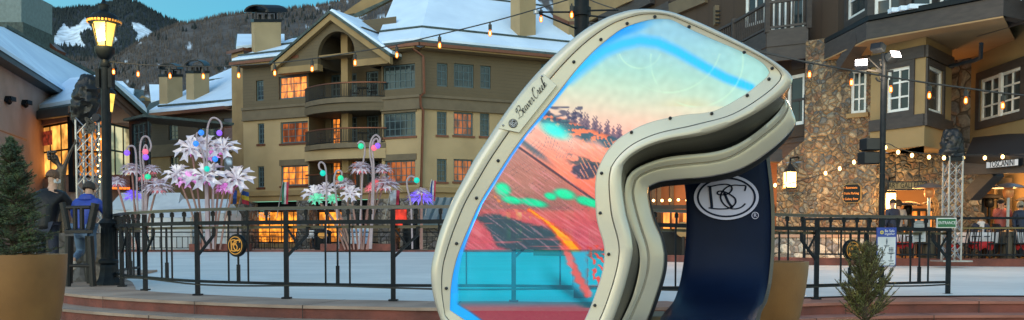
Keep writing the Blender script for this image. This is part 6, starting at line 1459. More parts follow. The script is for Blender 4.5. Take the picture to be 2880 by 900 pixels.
# ---- bronze figure with a raised arm
st = thing('bronze_statue', 'weathered bronze figure reaching one arm up before the lit pavilion window', 'statue', G(178, 20.0, .0))
def sq_(x, y, d=20.0): return P(x, y, d)-st.location
vs = [sq_(172, 560), sq_(173, 500), sq_(176, 478), sq_(163, 460), sq_(152, 447), sq_(147, 436), sq_(184, 462), sq_(196, 432), sq_(206, 412), sq_(214, 402), sq_(220, 399), sq_(213, 394), sq_(209, 391), sq_(158, 482), sq_(150, 510), sq_(165, 530), sq_(166, 640), sq_(164, 720), sq_(180, 560), sq_(182, 640), sq_(184, 720)]
es = [(0, 1), (1, 2), (2, 3), (3, 4), (4, 5), (2, 6), (6, 7), (7, 8), (8, 9), (8, 11), (9, 10), (11, 12), (2, 13), (13, 14), (14, 15), (0, 16), (16, 17), (0, 18), (18, 19), (19, 20)]
rs = [.10, .09, .075, .05, .105, .10, .042, .034, .026, .016, .010, .014, .010, .05, .04, .03, .07, .05, .09, .07, .05]
skin_obj('body', vs, es, rs, M['bronze'], st, 2)
m = MB()
for k in range(40): m.ball(P(147+rnd.uniform(-12, 9), 438+rnd.uniform(-11, 9), 19.98+rnd.uniform(-.08, .1)), .035, 5)
m.build('curly_hair', M['bronze'], st)
MB().box(G(174, 20, .05), (.8, .8, .5)).build('pedestal', M['stone3'], st)
# ================================================================ light up flower sculptures
PW = mat('white_flower_petal', (.74, .70, .74), .5, c2=(.46, .38, .46), ns=3, emit=(.75, .6, .68), es=.07, samp=False)
PK = mat('pink_lit_petal', (.6, .25, .3), .5, ns=1.5, emit=(1, .22, .25), es=.35, samp=False); PG = mat('green_lit_petal', (.2, .5, .35), .5, emit=(.05, .7, .35), es=.3, samp=False); PV = mat('violet_lit_petal', (.3, .25, .6), .5, emit=(.22, .12, 1), es=.55, samp=False); PM = mat('magenta_lit_petal', (.55, .3, .55), .5, emit=(.9, .25, .8), es=.3, samp=False)
PC = mat('magenta_lit_edge', (.55, .3, .55), .5, emit=(.9, .25, .8), es=.3, samp=False)
STM = mat('dusky_stem', (.24, .15, .12), .5, c2=(.34, .16, .14), ns=1)
GLB = {k: glow(k+'_globe', c, s) for k, c, s in (('violet', (.26, .10, .8), .55), ('pink', (.9, .14, .24), .5), ('green', (.02, .6, .3), .5), ('blue', (.03, .22, .8), .55), ('teal', (.0, .55, .42), .5))}
def petals(m, c, R_, n, droop, wid, tipw, seed, layers=3, flat=.75):
    """spiky dome: rings of narrow pointed petals at rising angles"""
    rr = random.Random(seed)
    for l in range(layers+1):
        el = R(-24+26*l); nn = max(6, int((n+5)*math.cos(el*.8)))
        for k in range(nn):
            an = 2*math.pi*(k+.5*l)/nn+rr.uniform(-.12, .12); e2 = el+rr.uniform(-.16, .16)
            d = Vector((math.cos(an)*math.cos(e2), math.sin(an)*math.cos(e2), math.sin(e2)*.8)); s_ = d.cross(Vector((0, 0, 1))).normalized(); L_ = R_*rr.uniform(.88, 1.12)*(1-.10*l)
            a = c+d*L_*.12; b = c+d*L_*.6+Vector((0, 0, .05*R_)); e = c+d*L_+Vector((0, 0, -.14*R_)); w1 = s_*R_*(wid+.02)
            m.poly([a-w1*.3, b-w1, e, b+w1, a+w1*.3]); f2 = b.lerp(e, .3)
            m.poly([b-w1, f2-w1*1.7+Vector((0, 0, .02*R_)), f2-w1*.4]); m.poly([b+w1, f2+w1*1.7, f2+w1*.4])
def stars(m, c, R_, seed, k0=1.0):
    """broad notched petals spread like a star, leaning toward the rink"""
    rr = random.Random(seed); T_ = Matrix.Rotation(R(48+rr.uniform(-10, 10)), 4, 'X')
    for l in range(2):
        for k in range(7):
            an = 2*math.pi*(k+.5*l)/7+seed*.7; L_ = R_*(1 if l == 0 else .62)*k0; ca, sa = math.cos(an), math.sin(an)
            def q(r_, t_, z_): return c + T_ @ Vector((r_*ca-t_*sa, r_*sa+t_*ca, z_))*1.0
            z0 = .1*R_*l
            p_ = [q(.06*L_, -.05*L_, z0), q(.55*L_, -.13*L_, z0+.22*R_), q(.98*L_, -.25*L_, z0+.02*R_), q(.86*L_, 0, z0+.10*R_), q(1.0*L_, .25*L_, z0+.02*R_), q(.55*L_, .13*L_, z0+.22*R_), q(.06*L_, .05*L_, z0)]
            m.poly([p_[0], p_[1], p_[2], p_[3]]); m.poly([p_[0], p_[3], p_[6]]); m.poly([p_[3], p_[4], p_[5], p_[6]])
def flower_group(name, label, d, base, heads, curls, stray=()):
    t = thing(name, label, 'light sculpture', G(base, d, .1)+Vector((0, 0, .2)), 'giant light up flower sculptures')
    for i, (x, y, r, kind, mt) in enumerate(heads):
        c = P(x, y, d+rnd.uniform(-.6, .6)); R_ = r/F*d; bs = G(base+(x-base)*.28+rnd.uniform(-6, 6), d, .1)
        midp = bs.lerp(c, .5)+Vector(((c.x-bs.x)*-.12, 0, 0))
        MB().tube(crom([bs, midp, c], 6), [.06]*13, 7).build('stem', STM, t)
        m = MB()
        if kind == 'A': petals(m, c, R_*1.08, 15, .22, .06, .012, i, 3)
        else: stars(m, c, R_*1.12, i)
        if kind == 'B':
            for k in range(3): an = k*2.1+i; m.poly([c, c+Vector((math.cos(an)*.3*R_-.15*R_, 0, R_*.75)), c+Vector((math.cos(an)*.3*R_+.0*R_, .02, R_*.62)), c+Vector((math.cos(an)*.3*R_+.18*R_, 0, R_*.78))])
        f = m.build('flower_head', mt, t)
        if mt is PW:
            m = MB(); petals(m, c+Vector((0, .1, -.2*R_)), R_*.5, 5, .3, .09, .08, i+40, 0); m.build('inner_petals', (PK, PM, PG, PK)[0 if kind == 'A' else (2 if x > 850 else 1)], f)
    for i, (pts, bx, by, colr) in enumerate(curls):
        q_ = crom([P(x, y, d-.4) for x, y in pts], 6); MB().tube(q_, .055, 6).build('curled_stem', M['curl'], t)
        g_ = MB(); cc = P(bx, by, d-.45); g_.ball(cc, 8.2/F*d, 8); g_.build('globe_light', GLB[colr], t)
        l = bpy.data.lights.new('globe_lamp', 'POINT')
        bpy.data.lights.remove(l)
M['curl'] = mat('pale_curled_rod', (.38, .30, .33), .4, ns=2)
flower_group('flower_sculpture', 'white spiky light up flowers with pink stems at the left by the white tents', 54, 395,
    [(371, 474, 40, 'A', PW), (427, 476, 32, 'A', PW), (326, 510, 34, 'A', PW), (443, 522, 52, 'A', PW), (375, 548, 34, 'A', PV), (410, 500, 26, 'A', PK)],
    [([(392, 700), (386, 560), (384, 470), (382, 430), (376, 412), (362, 412), (357, 424)], 357, 430, 'violet'), ([(402, 700), (400, 520), (394, 440), (396, 400), (405, 384), (418, 388), (425, 410), (420, 426)], 409, 427, 'pink'),
     ([(404, 700), (408, 520), (402, 450), (404, 420), (410, 408), (415, 420), (412, 436)], 410, 442, 'violet'), ([(408, 700), (412, 560), (414, 505)], 416, 497, 'green')])
flower_group('flower_sculpture', 'tallest light up flowers with broad notched white and magenta petals at centre left', 54, 592,
    [(538, 418, 46, 'B', PW), (628, 420, 46, 'B', PW), (580, 414, 40, 'B', PW), (499, 492, 40, 'B', PW), (578, 498, 56, 'B', PW), (667, 505, 48, 'B', PW), (632, 528, 32, 'A', PM), (530, 506, 34, 'B', PM), (596, 436, 28, 'B', PM)],
    [([(588, 700), (584, 560), (582, 440), (583, 370), (590, 340), (602, 331), (618, 340), (624, 356), (619, 368)], 617, 374, 'violet'), ([(580, 700), (578, 520), (572, 440), (556, 400), (553, 378), (560, 372)], 566, 373, 'blue'),
     ([(584, 700), (580, 500), (570, 430), (560, 410)], 551, 404, 'blue'), ([(600, 700), (600, 520), (603, 455)], 605, 447, 'blue'), ([(585, 700), (583, 520), (582, 480)], 582, 475, 'teal')])
flower_group('flower_sculpture', 'white spiky and leafy green lit flowers right of centre on the red plinth', 54, 1012,
    [(1015, 470, 40, 'A', PW), (1077, 474, 32, 'A', PW), (966, 515, 38, 'A', PW), (1081, 516, 52, 'A', PW), (883, 545, 34, 'B', PW), (916, 536, 30, 'B', PW), (987, 545, 28, 'B', PW), (1042, 530, 24, 'A', PK), (1056, 515, 22, 'A', PK), (890, 560, 22, 'B', PG), (936, 560, 18, 'B', PG)],
    [([(916, 700), (918, 560), (918, 500), (914, 466), (904, 456), (897, 462), (899, 474), (906, 480)], 908, 487, 'teal'), ([(952, 700), (946, 560), (940, 510), (944, 486), (952, 479), (961, 484), (961, 494)], 958, 501, 'green'),
     ([(1010, 700), (1020, 480), (1026, 430), (1024, 404), (1014, 398), (1006, 405)], 1015, 411, 'green'), ([(1040, 700), (1048, 500), (1040, 430), (1044, 396), (1056, 380), (1068, 388), (1068, 402)], 1062, 410, 'violet'),
     ([(1044, 700), (1052, 500), (1047, 420), (1051, 396), (1060, 390), (1064, 400), (1058, 410)], 1052, 416, 'pink')])
flower_group('flower_sculpture', 'single violet flower with teal globe by the glass roof left of the goggle frame', 54.5, 1180,
    [(1185, 552, 46, 'A', PV), (1186, 538, 26, 'A', PW)], [([(1160, 700), (1156, 580), (1146, 530), (1145, 508), (1152, 497), (1162, 497), (1168, 503)], 1172, 507, 'teal')])
# ================================================================ flags, tents, glass roof booth
def flag(label, x0, y0, x1, y1, d, cols_, vertical=True, lean=8):
    t = thing('flag', label, 'flag', G(x0-lean, d, 0), 'flags before the shops'); n = len(cols_)
    MB().tube([P(x0-lean*2, y1+40, d), P(x0+2, y0-4, d)], .03, 5).build('flag_pole', M['truss'], t)
    for i, c in enumerate(cols_):
        m = MB(); K = 7
        for k in range(K+1):
            f = k/K; dz = .12*math.sin(f*7+i)
            if vertical: a, b = (x0+(x1-x0)*i/n + (1-f)*0, y0+(y1-y0)*f), (x0+(x1-x0)*(i+1)/n, y0+(y1-y0)*f)
            else: a, b = (x0+(x1-x0)*f, y0+(y1-y0)*i/n+f*5), (x0+(x1-x0)*f, y0+(y1-y0)*(i+1)/n+f*5)
            m.v += [P(a[0]-f*2, a[1], d+dz), P(b[0]-f*2, b[1], d+dz+.03)]
        for k in range(K): m.f.append((2*k, 2*k+1, 2*k+3, 2*k+2))
        m.build('flag_stripe', c, t)
fm = {k: mat(k+'_flag_cloth', c, .8, ns=3) for k, c in (('red', (.45, .03, .06)), ('green', (.02, .16, .09)), ('whitish', (.55, .55, .55)), ('yellow', (.65, .48, .04)), ('blue', (.02, .08, .30)), ('amber', (.5, .22, .03)))}
flag('green, white and red flag hanging before the shop left of centre', 794, 512, 812, 574, 57, [fm['green'], fm['whitish'], fm['red']])
flag('blue, amber flag hanging beside the magenta flower', 645, 536, 678, 574, 57, [fm['amber'], fm['blue'], fm['amber']])
flag('yellow and red flag beside the magenta flower above the railing', 680, 536, 702, 572, 57, [fm['blue'], fm['yellow'], fm['red']], False)
flag('white and red flag hanging behind the right flower sculpture', 1098, 535, 1124, 576, 57, [fm['whitish'], fm['whitish'], fm['red']])
flag('narrow red, white and blue flag at the far right by the goggle frame', 1212, 508, 1226, 566, 57, [fm['blue'], fm['whitish'], fm['red']])
def tent(label, x0, x1, yp, ye, d):
    a, b = G(x0, d, .05), G(x1, d, .05); w_ = (b-a).length; t = thing('event_tent', label, 'tent', (a+b)/2, 'white event tents'); ze = P(x0, ye, d).z; zp = P((x0+x1)/2, yp, d+1.5).z
    q = [Vector((a.x, d, ze)), Vector((b.x, d, ze)), Vector((b.x, d+3, ze)), Vector((a.x, d+3, ze))]; tp = [Vector(((a.x*.93+b.x*.07), d+1.5, zp)), Vector(((a.x*.07+b.x*.93), d+1.5, zp))]
    m = MB(); m.poly([q[0], q[1], tp[1], tp[0]]); m.poly([q[1], q[2], tp[1]]); m.poly([q[2], q[3], tp[0], tp[1]]); m.poly([q[3], q[0], tp[0]]); m.build('tent_roof', M['tent'], t)
    m = MB(); n = 8
    for k in range(n): m.poly([a.lerp(b, k/n), a.lerp(b, (k+1)/n)+Vector((0, .0, 0)), a.lerp(b, (k+1)/n)+Vector((0, .12*(k % 2), ze-.05)), a.lerp(b, k/n)+Vector((0, .12*((k+1) % 2), ze-.05))])
    m.poly([b, b+Vector((0, 3, 0)), b+Vector((0, 3, ze-.05)), b+Vector((0, 0, ze-.05))]); m.poly([a, a+Vector((0, 3, 0)), a+Vector((0, 3, ze-.05)), a+Vector((0, 0, ze-.05))]); m.build('tent_wall', M['tent'], t)
    for p in (a, b): MB().bar(p-Vector((0, .1, 0)), p+Vector((0, -.1, ze)), .1).build('tent_pole', M['truss'], t)
tent('long white event tent behind the left flower sculpture', 300, 500, 542, 590, 59)
tent('white event tent with lower roof behind the central flower sculpture', 480, 640, 560, 600, 58.5)
tent('low white tent between the orange lit shop and the left flowers', 425, 540, 580, 612, 57.6)
m = MB(); g0 = G(1215, 57, .05)
t = thing('glass_booth', 'booth with dark framed sloping glass roof left of the goggle frame', 'booth', g0)
m.ext([P(1178, 632, 56.5), P(1290, 632, 56.5), P(1290, 560, 60), P(1212, 560, 60)], (0, 0, .1)); m.build('glass_roof', mat('sky_reflecting_glass', (.18, .24, .27), .15, ns=1, spec=.9), t)
m = MB()
for k in range(5): m.bar(P(1178+k*25, 632, 56.4), P(1212+k*20, 560, 59.9)+Vector((0, 0, .06)), .14)
m.bar(P(1175, 634, 56.4), P(1290, 634, 56.4), .25); m.build('roof_bars', M['bluef'], t)
m = MB(); m.ext([G(1185, 56.8, .05), G(1290, 56.8, .05), G(1290, 59, .05), G(1185, 59, .05)], (0, 0, P(1200, 640, 56.8).z)); m.build('booth_wall', M['stone3'], t)
# ================================================================ giant goggle sculpture
GD = 6.0
gog = thing('goggle_sculpture', 'giant champagne coloured ski goggle sculpture with iridescent printed and glow painted lens in the foreground', 'sculpture', G(1500, 6.1, -.30))
O = [[(1239, 900), (1228, 868), (1218, 833), (1211, 783), (1213, 745), (1220, 716), (1233, 662), (1250, 615), (1272, 560), (1301, 509), (1332, 450), (1368, 397), (1410, 332), (1457, 268), (1495, 222), (1535, 179), (1575, 140), (1614, 106), (1648, 80), (1681, 61), (1714, 45), (1748, 34), (1776, 27), (1804, 25)],
     [(1804, 25), (1832, 25), (1860, 28), (1888, 33), (1915, 42), (1960, 60), (2005, 80), (2062, 108), (2117, 136), (2173, 168), (2205, 191), (2222, 206), (2230, 221)],
     [(2230, 221), (2228, 234), (2216, 252), (2198, 269), (2148, 306), (2099, 334), (2024, 368), (1963, 384), (1888, 394), (1839, 407), (1799, 424), (1769, 444), (1754, 464)],
     [(1754, 464), (1748, 494), (1750, 534), (1759, 598), (1766, 623), (1773, 648), (1778, 674), (1780, 700)],
     [(1780, 700), (1777, 728), (1769, 763), (1756, 813), (1739, 864), (1725, 900), (1700, 950), (1665, 1010), (1640, 1045)],
     [(1640, 1045), (1600, 1085), (1540, 1103), (1470, 1095), (1380, 1050), (1300, 985), (1260, 940), (1239, 900)]]
Lc = [[(1266, 872), (1267, 840), (1268, 813), (1274, 771), (1287, 720), (1308, 666), (1327, 623), (1350, 570), (1393, 502), (1437, 433), (1480, 374), (1524, 322), (1580, 250), (1618, 200), (1668, 145), (1718, 104), (1745, 84), (1772, 72), (1807, 61), (1834, 55), (1850, 54)],
      [(1850, 54), (1870, 54), (1890, 55), (1930, 78), (2013, 115), (2060, 134), (2097, 151), (2126, 165), (2145, 178), (2158, 192), (2163, 204)],
      [(2163, 204), (2160, 214), (2142, 229), (2108, 257), (2064, 285), (2036, 300), (2008, 313), (1970, 319), (1930, 321), (1885, 330), (1834, 341), (1789, 358), (1739, 388), (1710, 419), (1692, 450), (1680, 478)],
      [(1680, 478), (1675, 499), (1673, 530), (1674, 570), (1676, 606), (1681, 632), (1688, 655), (1695, 676), (1699, 695), (1700, 712)],
      [(1700, 712), (1699, 735), (1693, 771), (1676, 822), (1659, 868), (1644, 900), (1620, 950), (1590, 990), (1560, 1010)],
      [(1560, 1010), (1520, 1024), (1470, 1018), (1420, 985), (1370, 942), (1320, 907), (1290, 888), (1266, 872)]]
S = [None, None, [(2206, 288), (2200, 299), (2188, 319), (2148, 356), (2099, 393), (2049, 418), (1999, 430), (1950, 434), (1913, 437), (1864, 444), (1814, 461), (1779, 479), (1764, 500)],
     [(1764, 500), (1757, 524), (1756, 550), (1760, 585), (1769, 623), (1786, 666), (1797, 695), (1800, 728)],
     [(1800, 728), (1799, 754), (1792, 792), (1777, 843), (1750, 900), (1722, 955), (1688, 1012), (1660, 1045)], None]
Mi = [None, None, [(2216, 300), (2212, 315), (2190, 345), (2150, 378), (2100, 415), (2050, 445), (2000, 456), (1938, 461), (1864, 469), (1830, 478), (1800, 492), (1790, 500), (1786, 506)],
      [(1786, 506), (1778, 530), (1778, 552), (1789, 598), (1801, 640), (1814, 678), (1821, 705), (1823, 730)],
      [(1823, 730), (1821, 760), (1811, 801), (1794, 845), (1769, 900), (1742, 955), (1708, 1012), (1680, 1045)], None]
T = [None, None, [(2236, 330), (2239, 342), (2230, 363), (2198, 398), (2148, 438), (2099, 470), (2049, 487), (2000, 497), (1960, 502), (1918, 504), (1864, 509), (1840, 517), (1825, 525)],
     [(1825, 525), (1822, 540), (1824, 560), (1830, 590), (1839, 623), (1852, 650), (1862, 672), (1869, 712)],
     [(1869, 712), (1869, 745), (1862, 780), (1845, 834), (1822, 900), (1798, 955), (1765, 1015), (1735, 1052)], None]
U = [None, None, [(2238, 340), (2239, 352), (2222, 385), (2190, 418), (2150, 452), (2108, 480), (2064, 500), (2008, 512), (1963, 516), (1924, 520), (1870, 524), (1845, 530), (1829, 537)],
     [(1829, 537), (1827, 548), (1830, 565), (1838, 595), (1848, 625), (1860, 650), (1870, 678), (1877, 716)],
     [(1877, 716), (1877, 750), (1870, 785), (1854, 838), (1831, 902), (1806, 958), (1772, 1018), (1742, 1058)], None]
def smooth2(pts, it=1):
    for _ in range(it):
        q = [pts[0]]
        for a, b in zip(pts, pts[1:]): q += [a.lerp(b, .25), a.lerp(b, .75)]
        q.append(pts[-1]); pts = q
    return pts
def resamp(pts, n):
    pts = smooth2([Vector(p) for p in pts], 2); ls = [0]
    for a, b in zip(pts, pts[1:]): ls.append(ls[-1]+(b-a).length)
    out = []
    for i in range(n):
        t = ls[-1]*i/n; j = max(k for k in range(len(ls)) if ls[k] <= t+1e-9); j = min(j, len(pts)-2)
        out.append(pts[j].lerp(pts[j+1], (t-ls[j])/max(1e-9, ls[j+1]-ls[j])))
    return out
NS = [70, 40, 44, 26, 34, 40]
cenO = Vector((1500, 640))
def loop(A, inset=30, tipfix=None):
    out = []
    for i in range(6):
        if A[i]: out += resamp(A[i], NS[i])
        else: out.append(('H', i))
    base = []
    for i in range(6): base += resamp(O[i], NS[i])
    res = []; idx = 0
    for i in range(6):
        if A[i]:
            res += resamp(A[i], NS[i])
        else:
            seg = resamp(O[i], NS[i]); nxt = A[(i+1) % 6]; prv = A[i-1]
            for k, p in enumerate(seg):
                q = p.copy(); a = seg[max(k-1, 0)]; b = seg[min(k+1, len(seg)-1)]; t = (b-a).normalized(); nn = Vector((-t.y, t.x))   # inward for clockwise in y-down
                f = 1.0
                q = p + nn*inset
                if i == 1 and nxt: w_ = max(0, (k/len(seg)-.72)/.28); w_ = w_*w_; q = q.lerp(Vector(nxt[0]), w_)
                if i == 5 and prv: w_ = max(0, 1-k/len(seg)/.35); w_ = w_*w_; q = q.lerp(Vector(prv[-1]), w_)
                res.append(q)
    return res
def lerp2(a, b, t): return [p.lerp(q, t) for p, q in zip(a, b)]
LO, LL = loop(O), loop(Lc); LS, LM, LT, LU = loop(S, 34), loop(Mi, 34), loop(T, 34), loop(U, 36)
N_ = len(LO)
def loft(loops, mt, name, parent, close=False, smooth=True):
    m = MB()
    for pts, d in loops: m.v += [P(p.x, p.y, (d[i] if isinstance(d, list) else d)) for i, p in enumerate(pts)]
    for j in range(len(loops)-1):
        for i in range(N_): m.f.append((j*N_+i, (j+1)*N_+i, (j+1)*N_+(i+1) % N_, j*N_+(i+1) % N_))
    return m.build(name, mt, parent, smooth=smooth)
gm_ = M['shell']
g1, g2 = lerp2(LL, LO, .50), lerp2(LL, LO, .53)
o1, o2, o3 = lerp2(LL, LO, .72), lerp2(LL, LO, .90), LO
inO = lerp2(LO, LL, .06)
# flange that clamps the lens, then the rolled outer rim of the front frame
loft([(LL, 6.03), (LL, 5.985), (lerp2(LL, LO, .04), 5.978), (g1, 5.972), (lerp2(LL, LO, .505), 6.0)], gm_, 'lens_flange', gog)
loft([(lerp2(LL, LO, .50), 6.02), (lerp2(LL, LO, .515), 5.985), (lerp2(LL, LO, .55), 5.962), (o1, 5.955), (lerp2(LL, LO, .86), 5.958), (lerp2(LL, LO, .95), 5.972), (lerp2(LL, LO, .99), 5.992), (o3, 6.02), (lerp2(LO, LL, .015), 6.07), (lerp2(LO, LL, .08), 6.09)], gm_, 'front_frame', gog)
loft([(lerp2(LO, LL, .05), 6.06), (lerp2(LS, LO, .75), 6.2), (lerp2(LS, LO, .5), 6.33), (lerp2(LS, LO, .2), 6.42), (LS, 6.46), (lerp2(LS, LO, -.02), 6.6)], M['gblack'], 'vent_band', gog)
loft([(lerp2(LS, LO, .04), 6.48), (LS, 6.44), (lerp2(LS, LM, .45), 6.435), (lerp2(LS, LM, .9), 6.445), (LM, 6.47), (lerp2(LM, LT, .12), 6.455), (lerp2(LM, LT, .55), 6.455), (lerp2(LM, LT, .93), 6.48), (LT, 6.51), (LT, 6.66)], gm_, 'face_frame', gog)
loft([(LT, 6.655), (lerp2(LT, LU, .6), 6.67), (LU, 6.72), (LU, 6.95), (lerp2(LU, LL, .25), 7.0)], mat('black_face_foam', (.012, .014, .022), .7, ns=4), 'face_foam', gog)
# screws
SCR = [(1401, 452), (1340, 557), (1284, 685), (1255, 811), (1614, 174), (1690, 111), (1764, 66), (1842, 47), (1938, 75), (2093, 147), (2172, 192), (2163, 222), (2102, 268), (2002, 319), (1885, 332), (1776, 372), (1692, 487), (1688, 599), (1712, 715), (1673, 859)]
zv = Matrix.Rotation(R(90), 4, 'X')
for x, y in SCR:
    c = P(x, y, 5.97); m = MB(); m.lathe([(.011, -.004), (.011, .002), (.008, .007), (.003, .009)], c, 12, m=zv); sc1 = m.build('screw', M['screw'], gog, smooth=True)
    MB().box(c+Vector((0, -.0095, 0)), (.011, .002, .003), rz=0).build('screw_slot', M['iron2'], sc1)
# ---- lens: iridescent printed film; lights and blue strip glow painted into its colour
def pdist(x, y, pl):
    best = 1e9; bi = 0; Lp = len(pl)-1
    for i in range(Lp):
        ax, ay = pl[i]; bx, by = pl[i+1]; dx, dy = bx-ax, by-ay; t = max(0, min(1, ((x-ax)*dx+(y-ay)*dy)/(dx*dx+dy*dy+1e-9)))
        d = math.hypot(x-ax-dx*t, y-ay-dy*t)
        if d < best: best = d; bi = (i+t)/Lp
    return best, bi
def ss(a, b, x): t = max(0, min(1, (x-a)/(b-a))); return t*t*(3-2*t)
def mixc(a, b, t): return tuple(p+(q-p)*t for p, q in zip(a, b))
def srgb(c): return tuple((v/255)**2.2 for v in c)
def nz(x, y, s, k=0): return noise.noise(Vector((x*s, y*s, k)))
bandP = [(1600, 215), (1640, 184), (1673, 160), (1700, 142), (1750, 123), (1800, 113), (1850, 120), (1902, 143), (1985, 190), (2041, 219), (2112, 246)]
leftP = Lc[0]; botP = Lc[5][-4:]
gradT = [(50, (136, 192, 216)), (110, (146, 200, 208)), (170, (162, 208, 194)), (215, (186, 212, 188)), (255, (212, 208, 182)), (300, (232, 198, 176)), (350, (246, 182, 166)), (400, (248, 166, 150)), (450, (247, 146, 126)), (505, (246, 128, 106)), (560, (232, 114, 108)), (640, (216, 102, 116)), (705, (208, 96, 118)), (900, (190, 66, 84)), (1110, (150, 40, 60))]
def gr(y):
    if y <= gradT[0][0]: return gradT[0][1]
    for (a, c), (b, d) in zip(gradT, gradT[1:]):
        if y <= b: return mixc(c, d, (y-a)/(b-a))
    return gradT[-1][1]
TREES = [1598+11.5*k+3*math.sin(k*2.3) for k in range(14)]
def lenscol(x, y):  # print plus light blobs and strip glow painted into one colour
    """returns colour of print and painted light (display values) and opacity of the film"""
    c = gr(y+.10*(1450-x)*(1 if y < 420 else 0)+14*nz(x, y, .012)); op = .93 if y < 470 else .93-.28*ss(470, 600, y)
    if y < 300:                                               # cool side near the right tip
        c = mixc(c, (160, 214, 205), .75*ss(1950, 2120, x)); c = mixc(c, (215, 205, 150), .45*max(0, 1-math.hypot((x-1930)/90, (y-300)/32)))
    c = tuple(v*(1+.05*nz(x, y, .05, 3)) for v in c)
    # tree line and dark snow banks of the printed slope
    u = x-1520; ln = 312+.36*u+8*nz(x, 0, .03, 5)
    if 1590 < x < 1752 and ln-62 < y < ln+20:
        for tx in TREES:
            if abs(x-tx) < 9:
                by_ = 312+.36*(tx-1520)+6; h_ = 26+26*abs(math.sin(tx*.37)); f_ = (by_-y)/h_
                if 0 <= f_ <= 1 and abs(x-tx-2*math.sin(y*.5)) < 7.5*(1-f_)+.8: c = mixc(c, (74, 62, 92), .72)
    s_ = nz(x*.35, y*1.6, .05, 2)+.5*nz(x, y, .11, 4)
    bank = ss(ln-6, ln+6, y)*(1-ss(ln+26+26*nz(x, 3, .02), ln+48, y))
    if 1500 < x < 1760: c = mixc(c, (30, 74, 96) if s_ > -.18 else (238, 120, 86), .85*bank*ss(1500, 1530, x))
    if 1500 < x < 1640 and 300 < y < 345: c = mixc(c, (40, 44, 84), .7*ss(.0, .3, nz(x*.6, y*1.5, .07, 9)+.15))
    b2 = ss(412+.3*u-10, 412+.3*u, y)*(1-ss(425+.3*u, 455+.3*u, y))
    if 1580 < x < 1740: c = mixc(c, (24, 60, 78), .75*b2*ss(-.1, .15, s_)*ss(1580, 1620, x))
    d = math.hypot((x-1652)/46, (y-480)/26); c = mixc(c, (34, 48, 78), .85*(1-ss(.75, 1.05, d+.25*s_))) 
    # streaks of snow falling off the bank
    f = (x*.8+y*.42+10*nz(x, y, .02, 6))*.13; st = abs((f % 1)-.5)*2
    if 1480 < x < 1610 and 345 < y < 445 and st > .8 and nz(x, y, .03, 11) > -.1: c = mixc(c, (110, 122, 130), .6)
    f = (x*.9-y*.5)*.1; st = abs((f % 1)-.5)*2
    if 1630 < x < 1735 and 390 < y < 500 and st > .78 and nz(x, y, .04, 12) > -.05: c = mixc(c, (250, 160, 120), .75)
    # teal highlight of warm lights painted into the film colour
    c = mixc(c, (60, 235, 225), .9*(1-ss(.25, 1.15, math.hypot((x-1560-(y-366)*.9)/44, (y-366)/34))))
    # lift line and the hatched slope under it
    yl = 408+(x-1450)*.70
    if 1440 < x < 1690: c = mixc(c, (46, 34, 58), .85*(1-ss(2.5, 6, abs(y-yl))))
    low = ss(yl, yl+10, y)*(1-ss(585, 600, y))
    if x < 1700:
        g_ = (128, 112, 116); c = mixc(c, g_, .62*low*(1-ss(1560, 1690, x))); h = abs(((y-.68*x)*.16+1.4*nz(x*.3, y, .03, 1)) % 1-.5)*2
        c = mixc(c, (176, 92, 86), .5*low*ss(.45, .8, h)); hh = abs((x*.6+y*1.0)*.07 % 1-.5)*2
        c = mixc(c, (70, 60, 82), .5*low*ss(.86, .95, hh)*ss(0, .2, nz(x, y, .035, 15)))
    if x < 1580: c = mixc(c, (44, 78, 100), .75*ss(-14, 0, y-(375+.75*(x-1440)))*(1-ss(0, 24, y-(375+.75*(x-1440))))*(1-ss(1500, 1580, x)))
    # emerald blobs of light painted into the film colour
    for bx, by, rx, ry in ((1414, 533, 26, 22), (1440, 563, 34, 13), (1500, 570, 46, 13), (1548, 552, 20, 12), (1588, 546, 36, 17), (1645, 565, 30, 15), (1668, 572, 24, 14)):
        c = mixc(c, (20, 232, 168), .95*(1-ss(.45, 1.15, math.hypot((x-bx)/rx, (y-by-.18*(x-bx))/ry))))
    # dark teal ridge with glowing orange powder
    top = interp([(1290, 640), (1340, 604), (1400, 600), (1470, 628), (1540, 640), (1590, 660), (1620, 720), (1650, 800), (1690, 850)], x); bot = interp([(1290, 640), (1340, 612), (1370, 640), (1400, 690), (1450, 712), (1520, 712), (1580, 738), (1600, 800), (1650, 850), (1690, 860)], x)
    k = ss(-8, 8, y-top-8*s_)*(1-ss(-10, 10, y-bot-10*s_)); k *= ss(1300, 1335, x); c = mixc(c, (22, 62, 78), .88*k); op = max(op, .9*k)
    k = ss(716, 740, y)*ss(-20, 20, y-(700+(x-1470)*.75))*(1-ss(-14, 14, y-(792+(x-1530)*.62)))*ss(1500, 1590, x); c = mixc(c, (12, 66, 84), .8*k); op = max(op, .8*k)
    d, t_ = pdist(x, y, [(1490, 590), (1540, 625), (1590, 672), (1632, 722)]); wv = 4+16*ss(.2, .85, t_)*(1-ss(.9, 1, t_)); k = (1-ss(wv*.4, wv+5, d+5*s_)); c = mixc(c, (252, 160, 26) if d < wv*.5 else (236, 92, 40), .95*k); op = max(op, .9*k)
    d, t_ = pdist(x, y, [(1375, 550), (1440, 590), (1520, 620)]); k = (1-ss(2, 14, d))*ss(.25, .5, nz(x*.5+y*.3, y-x*.6, .12, 21)+.1); c = mixc(c, (255, 150, 90), .85*k)
    d, t_ = pdist(x, y, [(1585, 690), (1625, 780), (1655, 826)]); k = 1-ss(5, 17, d+7*s_); c = mixc(c, (226, 88, 84), .8*k*ss(680, 700, y))
    if y > 690: k = ss(1640, 1672, x)*ss(.1, .3, nz(x, y, .09, 31)+.12); c = mixc(c, (216, 52, 42), .85*k*(1-ss(790, 820, y))); op = max(op, .8*k*(1-ss(800, 820, y)))
